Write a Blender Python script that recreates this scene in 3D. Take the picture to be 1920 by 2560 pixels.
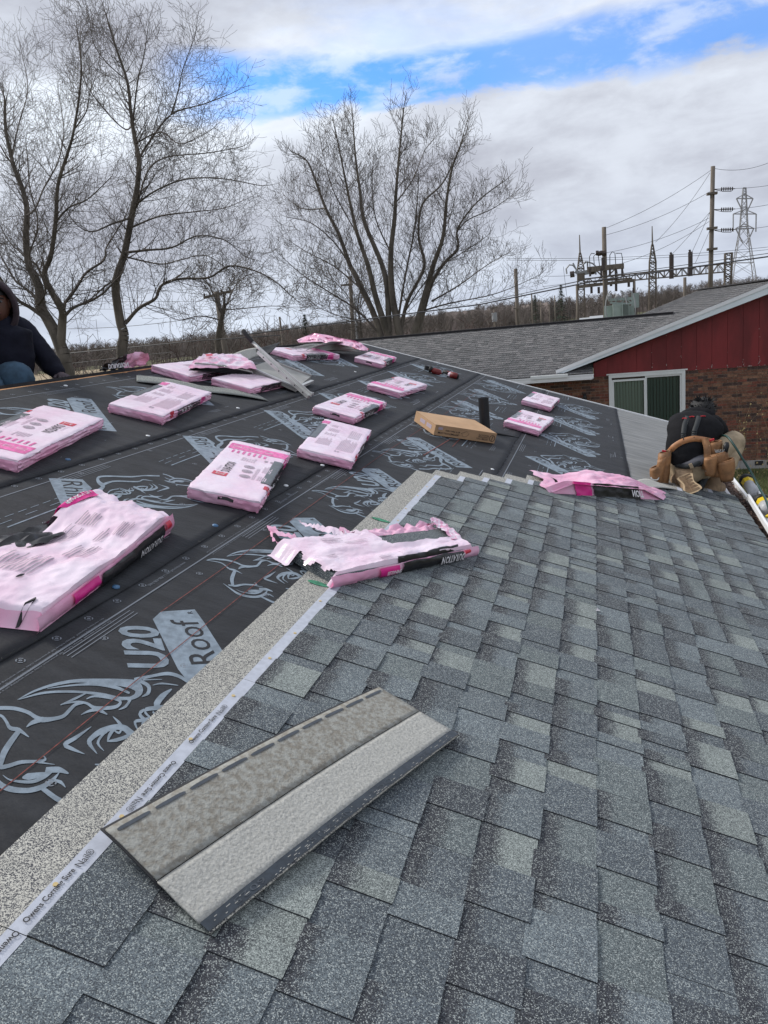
import bpy, bmesh, math, random
import numpy as np
from mathutils import Vector, Matrix, noise

random.seed(7); rng = np.random.default_rng(7)
scene = bpy.context.scene
for o in list(bpy.data.objects): bpy.data.objects.remove(o)

# ------------------------------------------------------------------ camera
YAW, PITCH, ROLL, TH = map(math.radians, (-15.70591, -13.27062, -5.20209, 18.09598))
FPX, CX, CY, HCAM = 1985.3, 960.0, 1280.0, 1.265
fw = Vector((math.sin(YAW)*math.cos(PITCH), math.cos(YAW)*math.cos(PITCH), math.sin(PITCH)))
r0 = Vector((math.cos(YAW), -math.sin(YAW), 0)); u0 = r0.cross(fw)
rt = r0*math.cos(ROLL)+u0*math.sin(ROLL); up = -r0*math.sin(ROLL)+u0*math.cos(ROLL)
NR = Vector((math.sin(TH), 0, math.cos(TH))); SD = Vector((math.cos(TH), 0, -math.sin(TH)))
CAM = NR*HCAM
cd = bpy.data.cameras.new('camera'); cam = bpy.data.objects.new('camera', cd)
scene.collection.objects.link(cam); scene.camera = cam
cam.matrix_world = Matrix(((rt.x, up.x, -fw.x, CAM.x), (rt.y, up.y, -fw.y, CAM.y), (rt.z, up.z, -fw.z, CAM.z), (0, 0, 0, 1)))
cd.sensor_fit = 'VERTICAL'; cd.sensor_height = 36; cd.lens = 36*FPX/2560
cd.clip_start = 0.05; cd.clip_end = 3000

# ------------------------------------------------------------------ light
SUN_EL, SUN_AZ = math.radians(42), math.radians(-75)       # azimuth measured from +Y towards +X
world = bpy.data.worlds.new('World'); scene.world = world; world.use_nodes = True
NT = world.node_tree; NT.nodes.clear()
class NB:
    """tiny helper for writing node maths"""
    def __init__(s, nt): s.nt = nt
    def n(s, typ, **kw):
        nd = s.nt.nodes.new(typ)
        for k, v in kw.items(): setattr(nd, k, v)
        return nd
    def put(s, sock, v):
        if hasattr(v, 'links'): s.nt.links.new(v, sock)
        else: sock.default_value = v
    def m(s, op, a, b=None, c=None, clamp=False):
        nd = s.n('ShaderNodeMath', operation=op); nd.use_clamp = clamp
        s.put(nd.inputs[0], a)
        if b is not None: s.put(nd.inputs[1], b)
        if c is not None: s.put(nd.inputs[2], c)
        return nd.outputs[0]
    def ss(s, v, a, b, lo=0.0, hi=1.0):
        nd = s.n('ShaderNodeMapRange', interpolation_type='SMOOTHSTEP')
        s.put(nd.inputs[0], v); s.put(nd.inputs[1], a); s.put(nd.inputs[2], b); s.put(nd.inputs[3], lo); s.put(nd.inputs[4], hi)
        return nd.outputs[0]
    def mix(s, f, a, b, bt='MIX'):
        nd = s.n('ShaderNodeMix', data_type='RGBA', blend_type=bt); nd.clamp_factor = True
        s.put(nd.inputs[0], f)
        for sk, v in ((nd.inputs[6], a), (nd.inputs[7], b)):
            if isinstance(v, (tuple, list)) and len(v) == 3: v = (*v, 1)
            s.put(sk, v)
        return nd.outputs[2]
    def noise(s, vec, scale, detail=4, rough=.55, dist=0.0):
        nd = s.n('ShaderNodeTexNoise'); s.put(nd.inputs['Vector'], vec); s.put(nd.inputs['Scale'], scale)
        s.put(nd.inputs['Detail'], detail); s.put(nd.inputs['Roughness'], rough); s.put(nd.inputs['Distortion'], dist)
        return nd.outputs[0]
    def vmul(s, vec, v, off=(0, 0, 0)):
        nd = s.n('ShaderNodeMapping'); s.put(nd.inputs[0], vec); nd.inputs['Scale'].default_value = v; nd.inputs['Location'].default_value = off
        return nd.outputs[0]
W_ = NB(NT)
tc = W_.n('ShaderNodeTexCoord'); D = tc.outputs['Generated']
sx = W_.n('ShaderNodeSeparateXYZ'); NT.links.new(D, sx.inputs[0])
el = W_.m('MULTIPLY', W_.m('ARCSINE', sx.outputs[2]), 57.2958)
az = W_.m('MULTIPLY', W_.m('ARCTAN2', sx.outputs[0], sx.outputs[1]), 57.2958)
wide = W_.vmul(D, (1, 1, 3.0))
n_big = W_.noise(wide, 4.2, 6, .55, .3)
n_mid = W_.noise(W_.vmul(D, (1, 1, 2.2), (3, 1, 0)), 13, 7, .6, .2)
n_far = W_.noise(W_.vmul(D, (1, 1, 6), (0, 5, 2)), 6, 5, .5)
sky = W_.n('ShaderNodeTexSky', sky_type='NISHITA'); sky.sun_disc = False
sky.sun_elevation = SUN_EL; sky.sun_rotation = SUN_AZ; sky.altitude = 200
blue = W_.mix(1.0, sky.outputs[0], (.60, 1.12, 1.85), 'MULTIPLY')
# distorted elevation decides where the gap in the clouds opens
eld = W_.m('ADD', el, W_.m('MULTIPLY', W_.m('SUBTRACT', n_mid, .5), 3.6))
eld2 = W_.m('ADD', el, W_.m('MULTIPLY', W_.m('SUBTRACT', n_big, .5), 3.0))
gap = W_.m('MULTIPLY', W_.ss(eld, 13.1, 14.1), W_.ss(eld2, 16.0, 17.6, 1, 0))
gap = W_.m('MULTIPLY', gap, W_.m('MULTIPLY', W_.ss(az, -29.0, -23.0), W_.ss(az, 40.0, 60.0, 1, 0)))
thin = W_.ss(n_mid, .44, .66, 1.0, .45)                      # wisps across the gap
rightthin = W_.ss(az, -12.0, -3.0, 1.0, .85)
gap = W_.m('MULTIPLY', W_.m('MULTIPLY', gap, thin), rightthin)
thin2 = W_.m('MULTIPLY', W_.m('MULTIPLY', W_.ss(el, 16, 17), W_.ss(el, 18.5, 21, 1, 0)), W_.m('MULTIPLY', W_.ss(n_big, .42, .62), .3))
thin2 = W_.m('MULTIPLY', thin2, W_.ss(az, -25, -18))
gap = W_.m('MAXIMUM', gap, thin2)
# how bright the clouds are
br = W_.ss(W_.m('ADD', W_.m('MULTIPLY', n_big, .6), W_.m('MULTIPLY', n_mid, .4)), .36, .66)
up_band = W_.m('MULTIPLY', W_.ss(el, 14.5, 16.5), W_.m('MULTIPLY', W_.ss(eld2, 17.6, 20.5, 1, 0), W_.ss(az, -27, -19)))
rim = W_.m('MULTIPLY', W_.m('MULTIPLY', W_.ss(el, 9.5, 13.6), W_.ss(el, 15, 17, 1, 0)), W_.ss(az, -17.0, -8.0, 1.0, .22))
low = W_.m('MULTIPLY', W_.ss(el, 0, 6, 1, 0), W_.ss(n_far, .38, .6))
lit = W_.m('ADD', W_.m('MULTIPLY', br, .55), W_.m('ADD', W_.m('MULTIPLY', up_band, .55), W_.m('ADD', W_.m('MULTIPLY', rim, .75), W_.m('MULTIPLY', low, .35))), clamp=True)
cloud = W_.mix(lit, (4.3, 4.5, 5.2), (8.0, 8.6, 9.5))
cloud = W_.mix(W_.m('MULTIPLY', W_.ss(el, 9, -1), .35), cloud, (5.2, 6.2, 7.9))
col = W_.mix(gap, cloud, blue)
bg = W_.n('ShaderNodeBackground'); NT.links.new(col, bg.inputs[0]); bg.inputs[1].default_value = 0.1
wo = W_.n('ShaderNodeOutputWorld'); NT.links.new(bg.outputs[0], wo.inputs[0])
sd = bpy.data.lights.new('sun', 'SUN'); sd.energy = 2.6; sd.angle = math.radians(16); sd.color = (1, .96, .9)
sun = bpy.data.objects.new('sun', sd); scene.collection.objects.link(sun)
sun.rotation_euler = Vector((math.sin(SUN_AZ)*math.cos(SUN_EL), math.cos(SUN_AZ)*math.cos(SUN_EL), math.sin(SUN_EL))).to_track_quat('Z', 'Y').to_euler()
vs = scene.view_settings; vs.view_transform = 'Standard'; vs.look = 'None'; vs.exposure = 0.25; vs.gamma = 1; vs.use_curve_mapping = False

# ------------------------------------------------------------------ helpers
def ray(px, py):
    return (rt*(px-CX) - up*(py-CY) + fw*FPX).normalized()
def at(px, py, y):                      # point seen at a photo pixel, at world distance y
    d = ray(px, py); return CAM + d*((y-CAM.y)/d.y)
def atx(px, py, x):
    d = ray(px, py); return CAM + d*((x-CAM.x)/d.x)
def st(px, py, h=0.0):                  # roof coordinates (down-slope, along-ridge) of a pixel
    d = ray(px, py); q = d*(-(HCAM-h)/d.dot(NR)) ; return q.dot(SD), q.y
def R(s, t, h=0.0): return SD*s + Vector((0, t, 0)) + NR*h
def roof_mat(s, t, h, ang):             # local x -> down-slope, y -> along ridge, rotated by ang
    m = Matrix(((SD.x, 0, NR.x, 0), (0, 1, 0, 0), (SD.z, 0, NR.z, 0), (0, 0, 0, 1)))
    m = m @ Matrix.Rotation(ang, 4, 'Z'); m.translation = R(s, t, h); return m

def link(o, parent=None):
    scene.collection.objects.link(o)
    if parent is not None: o.parent = parent
    return o
def thing(name, label, cat, loc=(0, 0, 0), group=None, mat=None):
    o = bpy.data.objects.new(name, None); o.empty_display_size = .2
    if mat is not None: o.matrix_world = mat
    else: o.location = loc
    o['label'] = label; o['category'] = cat
    if group: o['group'] = group
    return link(o)
def tag(o, label=None, cat=None, group=None, kind=None):
    for k, v in (('label', label), ('category', cat), ('group', group), ('kind', kind)):
        if v: o[k] = v
    return o
class MB:
    """vertex/face collector"""
    def __init__(s): s.v = []; s.f = []; s.mi = []; s.smooth = False
    def add(s, vs, fs, mi=0):
        b = len(s.v); s.v += [tuple(v) for v in vs]; s.f += [tuple(i+b for i in f) for f in fs]; s.mi += [mi]*len(fs); return s
    def box(s, a, b, mi=0, M=None):
        x0, y0, z0 = a; x1, y1, z1 = b
        vs = [Vector(p) for p in ((x0, y0, z0), (x1, y0, z0), (x1, y1, z0), (x0, y1, z0), (x0, y0, z1), (x1, y0, z1), (x1, y1, z1), (x0, y1, z1))]
        if M is not None: vs = [M @ v for v in vs]
        return s.add(vs, [(0, 3, 2, 1), (4, 5, 6, 7), (0, 1, 5, 4), (1, 2, 6, 5), (2, 3, 7, 6), (3, 0, 4, 7)], mi)
    def tube(s, pts, rad, n=8, mi=0, cap=True):
        pts = [Vector(p) for p in pts]; rads = rad if isinstance(rad, (list, tuple)) else [rad]*len(pts)
        vs = []; fs = []; pv = None
        for i, p in enumerate(pts):
            d = (pts[min(i+1, len(pts)-1)]-pts[max(i-1, 0)]).normalized()
            a = Vector((0, 0, 1)) if abs(d.z) < .9 else Vector((1, 0, 0))
            if pv is None: x = d.cross(a).normalized()
            else: x = (pv - d*pv.dot(d)).normalized()
            pv = x; y = d.cross(x)
            for k in range(n):
                an = 2*math.pi*k/n; vs.append(p + x*(math.cos(an)*rads[i]) + y*(math.sin(an)*rads[i]))
        for i in range(len(pts)-1):
            for k in range(n):
                k2 = (k+1) % n; fs.append((i*n+k, i*n+k2, (i+1)*n+k2, (i+1)*n+k))
        if cap: fs.append(tuple(range(n))[::-1]); fs.append(tuple((len(pts)-1)*n+k for k in range(n)))
        return s.add(vs, fs, mi)
    def bar(s, a, b, w, h, mi=0, upv=None):
        a = Vector(a); b = Vector(b); d = (b-a).normalized(); z = Vector(upv) if upv else Vector((0, 0, 1))
        if abs(d.dot(z)) > .98: z = Vector((0, 1, 0))
        x = d.cross(z).normalized(); z = x.cross(d)
        vs = [p + x*(i*w/2) + z*(j*h/2) for p in (a, b) for i, j in ((-1, -1), (1, -1), (1, 1), (-1, 1))]
        return s.add(vs, [(3, 2, 1, 0), (4, 5, 6, 7), (0, 1, 5, 4), (1, 2, 6, 5), (2, 3, 7, 6), (3, 0, 4, 7)], mi)
    def ball(s, c, r, M=None, nu=14, nv=9, mi=0):
        c = Vector(c); r = Vector(r) if not isinstance(r, (int, float)) else Vector((r, r, r)); vs = []; fs = []
        for j in range(nv+1):
            ph = math.pi*j/nv
            for i in range(nu):
                a = 2*math.pi*i/nu; v = Vector((math.cos(a)*math.sin(ph)*r.x, math.sin(a)*math.sin(ph)*r.y, math.cos(ph)*r.z))
                vs.append(c + (M @ v if M is not None else v))
        for j in range(nv):
            for i in range(nu): fs.append((j*nu+i, (j+1)*nu+i, (j+1)*nu+(i+1) % nu, j*nu+(i+1) % nu))
        return s.add(vs, fs, mi)
    def mesh(s, name, mats, smooth=False):
        me = bpy.data.meshes.new(name); me.from_pydata([tuple(v) for v in s.v], [], s.f)
        for m in (mats if isinstance(mats, (list, tuple)) else [mats]): me.materials.append(m)
        me.polygons.foreach_set('material_index', s.mi)
        if smooth: me.polygons.foreach_set('use_smooth', [True]*len(s.f))
        me.update(); return me
    def build(s, name, mats, parent=None, smooth=False):
        return link(bpy.data.objects.new(name, s.mesh(name, mats, smooth)), parent)
def grid(fn, us, vs_, flip=False):
    vs = [fn(u, v) for v in vs_ for u in us]; n = len(us); fs = []
    for j in range(len(vs_)-1):
        for i in range(n-1):
            q = (j*n+i, j*n+i+1, (j+1)*n+i+1, (j+1)*n+i); fs.append(q[::-1] if flip else q)
    return vs, fs
def lin(a, b, n): return [a+(b-a)*i/(n-1) for i in range(n)]
def nz(x, y, z=0.0): return noise.noise(Vector((x, y, z)))

def mat(name, color, rough=.8, var=.0, vscale=6, bump=0.0, bscale=60, metal=0.0, color2=None, stretch=(1, 1, 1), spec=.5, coords='obj', bdist=.004):
    m = bpy.data.materials.new(name); m.use_nodes = True; b = NB(m.node_tree); p = m.node_tree.nodes['Principled BSDF']
    p.inputs['Roughness'].default_value = rough; p.inputs['Metallic'].default_value = metal; p.inputs['Specular IOR Level'].default_value = spec
    if coords == 'obj': v = b.n('ShaderNodeTexCoord').outputs['Object']
    else: v = b.n('ShaderNodeNewGeometry').outputs['Position']
    v = b.vmul(v, stretch)
    if var or color2:
        f = b.ss(b.noise(v, vscale, 5), .32, .68)
        c2 = color2 or tuple(c*(1-var) for c in color)
        c1 = color if color2 else tuple(min(1, c*(1+var)) for c in color)
        b.put(p.inputs['Base Color'], b.mix(f, c2, c1))
    else: p.inputs['Base Color'].default_value = (*color, 1)
    if bump:
        bn = b.n('ShaderNodeBump'); b.put(bn.inputs['Height'], b.noise(v, bscale, 4)); bn.inputs['Strength'].default_value = bump; bn.inputs['Distance'].default_value = bdist
        m.node_tree.links.new(bn.outputs[0], p.inputs['Normal'])
    return m

def granule_mat(name, mode='tone', flat=None, amt=1.0):
    """mineral granules: cells a few millimetres wide, dark, base-coloured and pale"""
    m = bpy.data.materials.new(name); m.use_nodes = True; b = NB(m.node_tree); p = m.node_tree.nodes['Principled BSDF']
    p.inputs['Roughness'].default_value = .85; p.inputs['Specular IOR Level'].default_value = .35
    pos = b.n('ShaderNodeNewGeometry').outputs['Position']
    vo = b.n('ShaderNodeTexVoronoi'); b.put(vo.inputs['Vector'], pos); vo.inputs['Scale'].default_value = 520 if mode != 'tone' else 560
    sp = b.n('ShaderNodeSeparateColor'); b.put(sp.inputs[0], vo.outputs['Color'])
    r1, r2 = sp.outputs[0], sp.outputs[1]
    clump = b.noise(pos, 120, 3, .6); blot = b.noise(pos, 9, 4, .6)
    if mode == 'tone':
        at_ = b.n('ShaderNodeAttribute', attribute_name='tone'); base = at_.outputs['Color']; band = at_.outputs['Alpha']
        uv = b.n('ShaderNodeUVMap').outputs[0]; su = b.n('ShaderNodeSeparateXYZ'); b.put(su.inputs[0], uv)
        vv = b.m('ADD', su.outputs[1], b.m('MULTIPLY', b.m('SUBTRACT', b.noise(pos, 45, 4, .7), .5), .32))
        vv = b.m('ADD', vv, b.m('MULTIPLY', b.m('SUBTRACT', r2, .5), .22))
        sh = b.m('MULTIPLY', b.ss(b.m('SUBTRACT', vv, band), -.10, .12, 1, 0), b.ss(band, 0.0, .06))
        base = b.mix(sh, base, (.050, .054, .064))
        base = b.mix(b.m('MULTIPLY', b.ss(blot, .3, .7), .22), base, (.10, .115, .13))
        dark = b.mix(1.0, base, (.40, .40, .42), 'MULTIPLY')
        pale = b.mix(.55, base, (.60, .65, .62))
        thr = b.m('ADD', r1, b.m('MULTIPLY', b.m('SUBTRACT', clump, .5), .5))
        c = b.mix(b.ss(thr, .28, .44), dark, base)
        c = b.mix(b.ss(thr, .80, .93), c, pale)
    else:
        a_, b2 = flat
        thr = b.m('ADD', r1, b.m('MULTIPLY', b.m('SUBTRACT', clump, .5), .6))
        c = b.mix(b.ss(thr, .30, .66), a_, b2)
        c = b.mix(b.m('MULTIPLY', b.ss(blot, .4, .7), .25), c, tuple(x*.7 for x in b2))
    b.put(p.inputs['Base Color'], c)
    bn = b.n('ShaderNodeBump'); b.put(bn.inputs['Height'], r2); bn.inputs['Strength'].default_value = .55*amt; bn.inputs['Distance'].default_value = .0012
    m.node_tree.links.new(bn.outputs[0], p.inputs['Normal'])
    return m

M = {}
M['gran'] = granule_mat('shingle_granules')
M['headlap'] = granule_mat('headlap_granules', 'flat', ((.075, .078, .090), (.56, .55, .49)))
M['nailstrip'] = mat('woven_nailing_fabric', (.47, .50, .57), .55, .08, 40, .2, 900)
M['ink'] = mat('black_ink', (.02, .02, .022), .6)
M['gold'] = mat('nail_head', (.75, .58, .28), .35, metal=.6)
M['asphalt_edge'] = mat('asphalt_edge', (.025, .026, .03), .9, bump=.4, bscale=300)
M['synth'] = mat('synthetic_underlayment', (.025, .027, .031), .70, .22, 3.0, .6, 16, stretch=(1.6, 5, 1), coords='pos', bdist=.006, spec=.28)
M['print'] = mat('blue_grey_print', (.20, .25, .30), .7, .2, 30, .2, 200, coords='pos')
M['print_thin'] = mat('thin_grey_print', (.17, .19, .22), .6, coords='pos')
M['chalk'] = mat('red_chalk', (.17, .045, .038), .9, .45, 60, coords='pos')
M['felt'] = mat('grey_eave_membrane', (.245, .25, .245), .7, .0, 3, .5, 14, color2=(.15, .155, .155), stretch=(1.0, 6, 1), coords='pos', bdist=.006)
M['osb'] = mat('raw_roof_deck_wood', (.48, .24, .10), .8, .25, 20)
M['white_metal'] = mat('white_painted_metal', (.82, .83, .84), .4, .03, 3)
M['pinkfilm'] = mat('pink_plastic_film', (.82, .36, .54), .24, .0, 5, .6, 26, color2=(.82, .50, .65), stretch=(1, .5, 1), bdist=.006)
M['palefilm'] = mat('glare_paled_pink_film', (.86, .63, .76), .24, .0, 6, .55, 30, color2=(.90, .77, .87), stretch=(1, .6, 1), bdist=.005)  # pink film paled: sky sheen on bundle tops put into the colour
M['blackfilm'] = mat('black_plastic_print', (.014, .014, .016), .28, bump=.4, bscale=18, bdist=.006)
M['greyfilm'] = mat('greyed_black_print', (.10, .11, .115), .3, bump=.3, bscale=18)
M['magenta'] = mat('magenta_print', (.72, .02, .26), .35, bump=.25, bscale=20)
M['softmagenta'] = mat('faded_magenta_print', (.82, .16, .42), .4, .25, 40)
M['redpatch'] = mat('red_print', (.60, .02, .05), .35)
M['greytext'] = mat('grey_small_print', (.42, .35, .41), .5)
M['lightink'] = mat('faint_print', (.66, .54, .62), .5)
M['whiteink'] = mat('white_ink', (.78, .76, .78), .5)
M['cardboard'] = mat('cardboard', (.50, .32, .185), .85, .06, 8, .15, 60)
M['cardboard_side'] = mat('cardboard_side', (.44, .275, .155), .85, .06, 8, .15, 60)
M['back_light'] = mat('shingle_back_light', (.39, .39, .365), .9, .16, 140, 1.0, 120, coords='pos')
M['back_dark'] = mat('shingle_back_stained', (.33, .335, .31), .9, .0, 60, 1.0, 120, color2=(.21, .195, .165), coords='pos')
M['sealant'] = mat('black_sealant', (.055, .066, .08), .5, .15, 30, .3, 60)
M['adhesive'] = mat('navy_adhesive_strip', (.028, .038, .05), .35, .2, 60, .3, 50)
M['silver'] = mat('aluminium', (.55, .56, .55), .42, .08, 10, metal=.55)
M['greypaint'] = mat('weathered_grey_sheet', (.36, .36, .34), .6, .12, 7)
M['rubber'] = mat('black_rubber', (.014, .014, .015), .6)
M['redtool'] = mat('red_tool_plastic', (.16, .014, .014), .5)
M['pipe'] = mat('black_pipe', (.006, .007, .010), .5)

def text_geo(body, bold=0.0, res=3):
    cu = bpy.data.curves.new('lettering', 'FONT'); cu.body = body; cu.resolution_u = res; cu.offset = bold; cu.fill_mode = 'FRONT'
    o = bpy.data.objects.new('lettering', cu); scene.collection.objects.link(o)
    bpy.context.view_layer.update()
    dg = bpy.context.evaluated_depsgraph_get(); me = o.evaluated_get(dg).to_mesh()
    vs = [(v.co.x, v.co.y) for v in me.vertices]; fs = [tuple(p.vertices) for p in me.polygons]
    o.evaluated_get(dg).to_mesh_clear(); bpy.data.objects.remove(o); bpy.data.curves.remove(cu)
    x0 = min(v[0] for v in vs); x1 = max(v[0] for v in vs); y0 = min(v[1] for v in vs); y1 = max(v[1] for v in vs)
    return [((x-x0)/(x1-x0), (y-y0)/(y1-y0)) for x, y in vs], fs, (x1-x0)/(y1-y0)

# ================================================================== GROUND
GZ = -2.9
g = MB()
def gz(x, y):
    far = max(0.0, min(1.0, (y-120)/500)); return GZ + far*far*6 + max(0, x*.02*min(1, max(0, (y-70)/60)))*.5
xs = [-900, -400, -200, -100, -60, -30, -15, 0, 15, 30, 60, 120, 300, 900]; ys = [-200, -30, 0, 20, 40, 60, 90, 120, 160, 220, 300, 420, 700, 1500]
vs, fs = grid(lambda x, y: (x, y, gz(x, y)), xs, ys); g.add(vs, fs)
M['grass'] = mat('dormant_lawn', (.075, .085, .03), .95, 0, .35, .6, 14, color2=(.11, .095, .055), coords='pos', bdist=.05)
M['plough'] = mat('ploughed_field', (.30, .21, .13), .95, .0, .8, .5, 2, color2=(.20, .14, .085), stretch=(.3, 1, 1), coords='pos', bdist=.2)
M['stubble'] = mat('tan_stubble_field', (.33, .26, .16), .95, .0, .3, .4, 3, color2=(.24, .19, .12), coords='pos')
tag(g.build('ground', M['grass']), kind='structure')
def sheet(name, pts, m, dz):
    b = MB(); n = 10
    p = [Vector(q) for q in pts]
    def f(u, v):
        a = p[0].lerp(p[1], u); c = p[3].lerp(p[2], u); q = a.lerp(c, v); return (q.x, q.y, gz(q.x, q.y)+dz)
    vs, fs = grid(f, lin(0, 1, n), lin(0, 1, n)); b.add(vs, fs); return tag(b.build(name, m), kind='structure')
sheet('ploughed_field', [(-2, 78, 0), (40, 70, 0), (80, 190, 0), (4, 190, 0)], M['plough'], .12)
sheet('stubble_field', [(-75, 70, 0), (-18, 60, 0), (-25, 150, 0), (-170, 150, 0)], M['stubble'], .12)

# ================================================================== OUR HOUSE
EAVE, RIDGE, RAKE, T0 = 1.565, -3.262, 11.32, -2.5
house = thing('house', 'house being reshingled, black underlayment and grey shingles side by side', 'house', (0, 4, GZ))
def hp(o): o.parent = house; o.matrix_parent_inverse = house.matrix_world.inverted(); return o
bpy.context.view_layer.update()
def hbuild(mb, name, mats, smooth=False): return hp(mb.build(name, mats, None, smooth))
def sub(mb, name, mats, parent, smooth=False):
    o = mb.build(name, mats, None, smooth); o.parent = parent; o.matrix_parent_inverse = parent.matrix_world.inverted(); return o
b = MB()
def slab(b, s0, s1, t0, t1, h0, h1, mi=0):
    vs = [R(s, t, h) for h in (h0, h1) for s, t in ((s0, t0), (s1, t0), (s1, t1), (s0, t1))]
    return b.add(vs, [(0, 3, 2, 1), (4, 5, 6, 7), (0, 1, 5, 4), (1, 2, 6, 5), (2, 3, 7, 6), (3, 0, 4, 7)], mi)
slab(b, RIDGE+.03, EAVE-.02, T0, RAKE-.01, -.03, -.006)
hbuild(b, 'roof_deck', M['osb'])
RP = R(RIDGE, 0, 0)
def Rb(s, t, h=0.0):   # the slope beyond the ridge (mirror), s measured down from ridge
    return RP + Vector((-math.cos(TH)*s, t, -math.sin(TH)*s)) + Vector((-math.sin(TH), 0, math.cos(TH)))*h
b = MB(); vs = [Rb(s, t, h) for h in (-.03, -.002) for s, t in ((0.03, T0), (4.8, T0), (4.8, RAKE), (0.03, RAKE))]
b.add(vs, [(0, 1, 2, 3), (7, 6, 5, 4), (0, 4, 5, 1), (1, 5, 6, 2), (2, 6, 7, 3), (3, 7, 4, 0)])
hbuild(b, 'back_roof_slope', M['synth'])
b = MB()      # bare wood along the ridge and the black flap standing over it
for i in range(12):
    t0 = 1.5+i*.82; slab(b, RIDGE-.004, RIDGE+.022, t0, t0+.815, -.012, .010+.003*nz(i, .3))
hbuild(b, 'ridge_board', M['osb'])
b = MB()
us = lin(1.0, 8.6, 120); f = lambda t, v: RP + Vector((-.03-.05*v, t, .0+.030*(1-v)+.008*nz(t*2.1, v)))
vs, fs = grid(f, us, [0, .3, .6, 1]); b.add(vs, fs, 0); b.add([RP+Vector((-.028, t, z)) for z in (-.01, .031) for t in us], [(i, i+1, 120+i+1, 120+i) for i in range(119)])
hbuild(b, 'ridge_flap', M['synth'])
# walls (mostly out of sight)
M['brickwall'] = mat('brown_brick', (.17, .085, .06), .9, .3, 9, .4, 30, coords='pos')
b = MB(); xe = R(EAVE, 0).x-.45; xw = Rb(4.4, 0).x; b.box((xw, T0+.3, GZ), (xe, RAKE-.4, R(EAVE, 0).z-.12)); hbuild(b, 'wall', M['brickwall'])
# underlayment
def wr(s, t): return .0016*nz(s*1.3, t*4.2, 3.1)+.0012*nz(s*5, t*9, 8.0)
def ulay(s0, s1, t0, t1, h, name, m, wav=.012, endcut=0):
    b = MB(); ns = max(4, int((s1-s0)/.05)); ntt = int((t1-t0)/.055)
    def f(s, t):
        k = (s-s0)/(s1-s0); ss = s + (wav*nz(t*1.1, s1*3)+.3*wav*nz(t*6, s1))*(k**3)
        return R(ss, t, h + wr(s, t) + (.004*k**6*(1+nz(t*2.3, 5)))) if k > 0 else R(ss, t, h+wr(s, t))
    vs, fs = grid(f, lin(s0, s1, ns), lin(t0, t1, ntt), True); n = ns
    base = len(vs); edge = [j*n+n-1 for j in range(ntt)]
    low = [Vector(vs[i]) - NR*.006 for i in edge]; vs = vs+low
    fs += [(edge[j], edge[j+1], base+j+1, base+j) for j in range(ntt-1)]
    b.add(vs, [q[::-1] for q in fs])
    o = hbuild(b, name, m, True); return o
u_top = ulay(RIDGE+.012, -2.15, T0, RAKE, .010, 'underlayment_sheet', M['synth'])
u_mid = ulay(-2.25, -1.262, T0, RAKE, .0075, 'underlayment_sheet', M['synth'])
u_low = ulay(-1.36, -.325, T0, 7.08, .005, 'underlayment_sheet', M['synth'])
u_low2 = ulay(-1.36, -.325, 7.08, RAKE, .0052, 'underlayment_sheet', M['synth'], .004)
u_eave = ulay(-.42, .665, T0, RAKE, .0025, 'underlayment_sheet', M['synth'], .006)
o = ulay(.60, EAVE-.03, T0, RAKE, .0, 'eave_membrane', M['felt'], .003); o['label'] = 'grey streaked eave membrane'
HS = {'top': .010, 'mid': .0075, 'low': .005, 'eave': .0025}
# wrinkle / cut flap near the vent pipe
b = MB(); b.tube([R(-.60, 6.99, .012), R(-.50, 7.02, .016), R(-.42, 7.07, .013), R(-.32, 7.12, .012)], [.004, .009, .010, .004], 6); sub(b, 'cut_edge', M['ink'], u_low)

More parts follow.
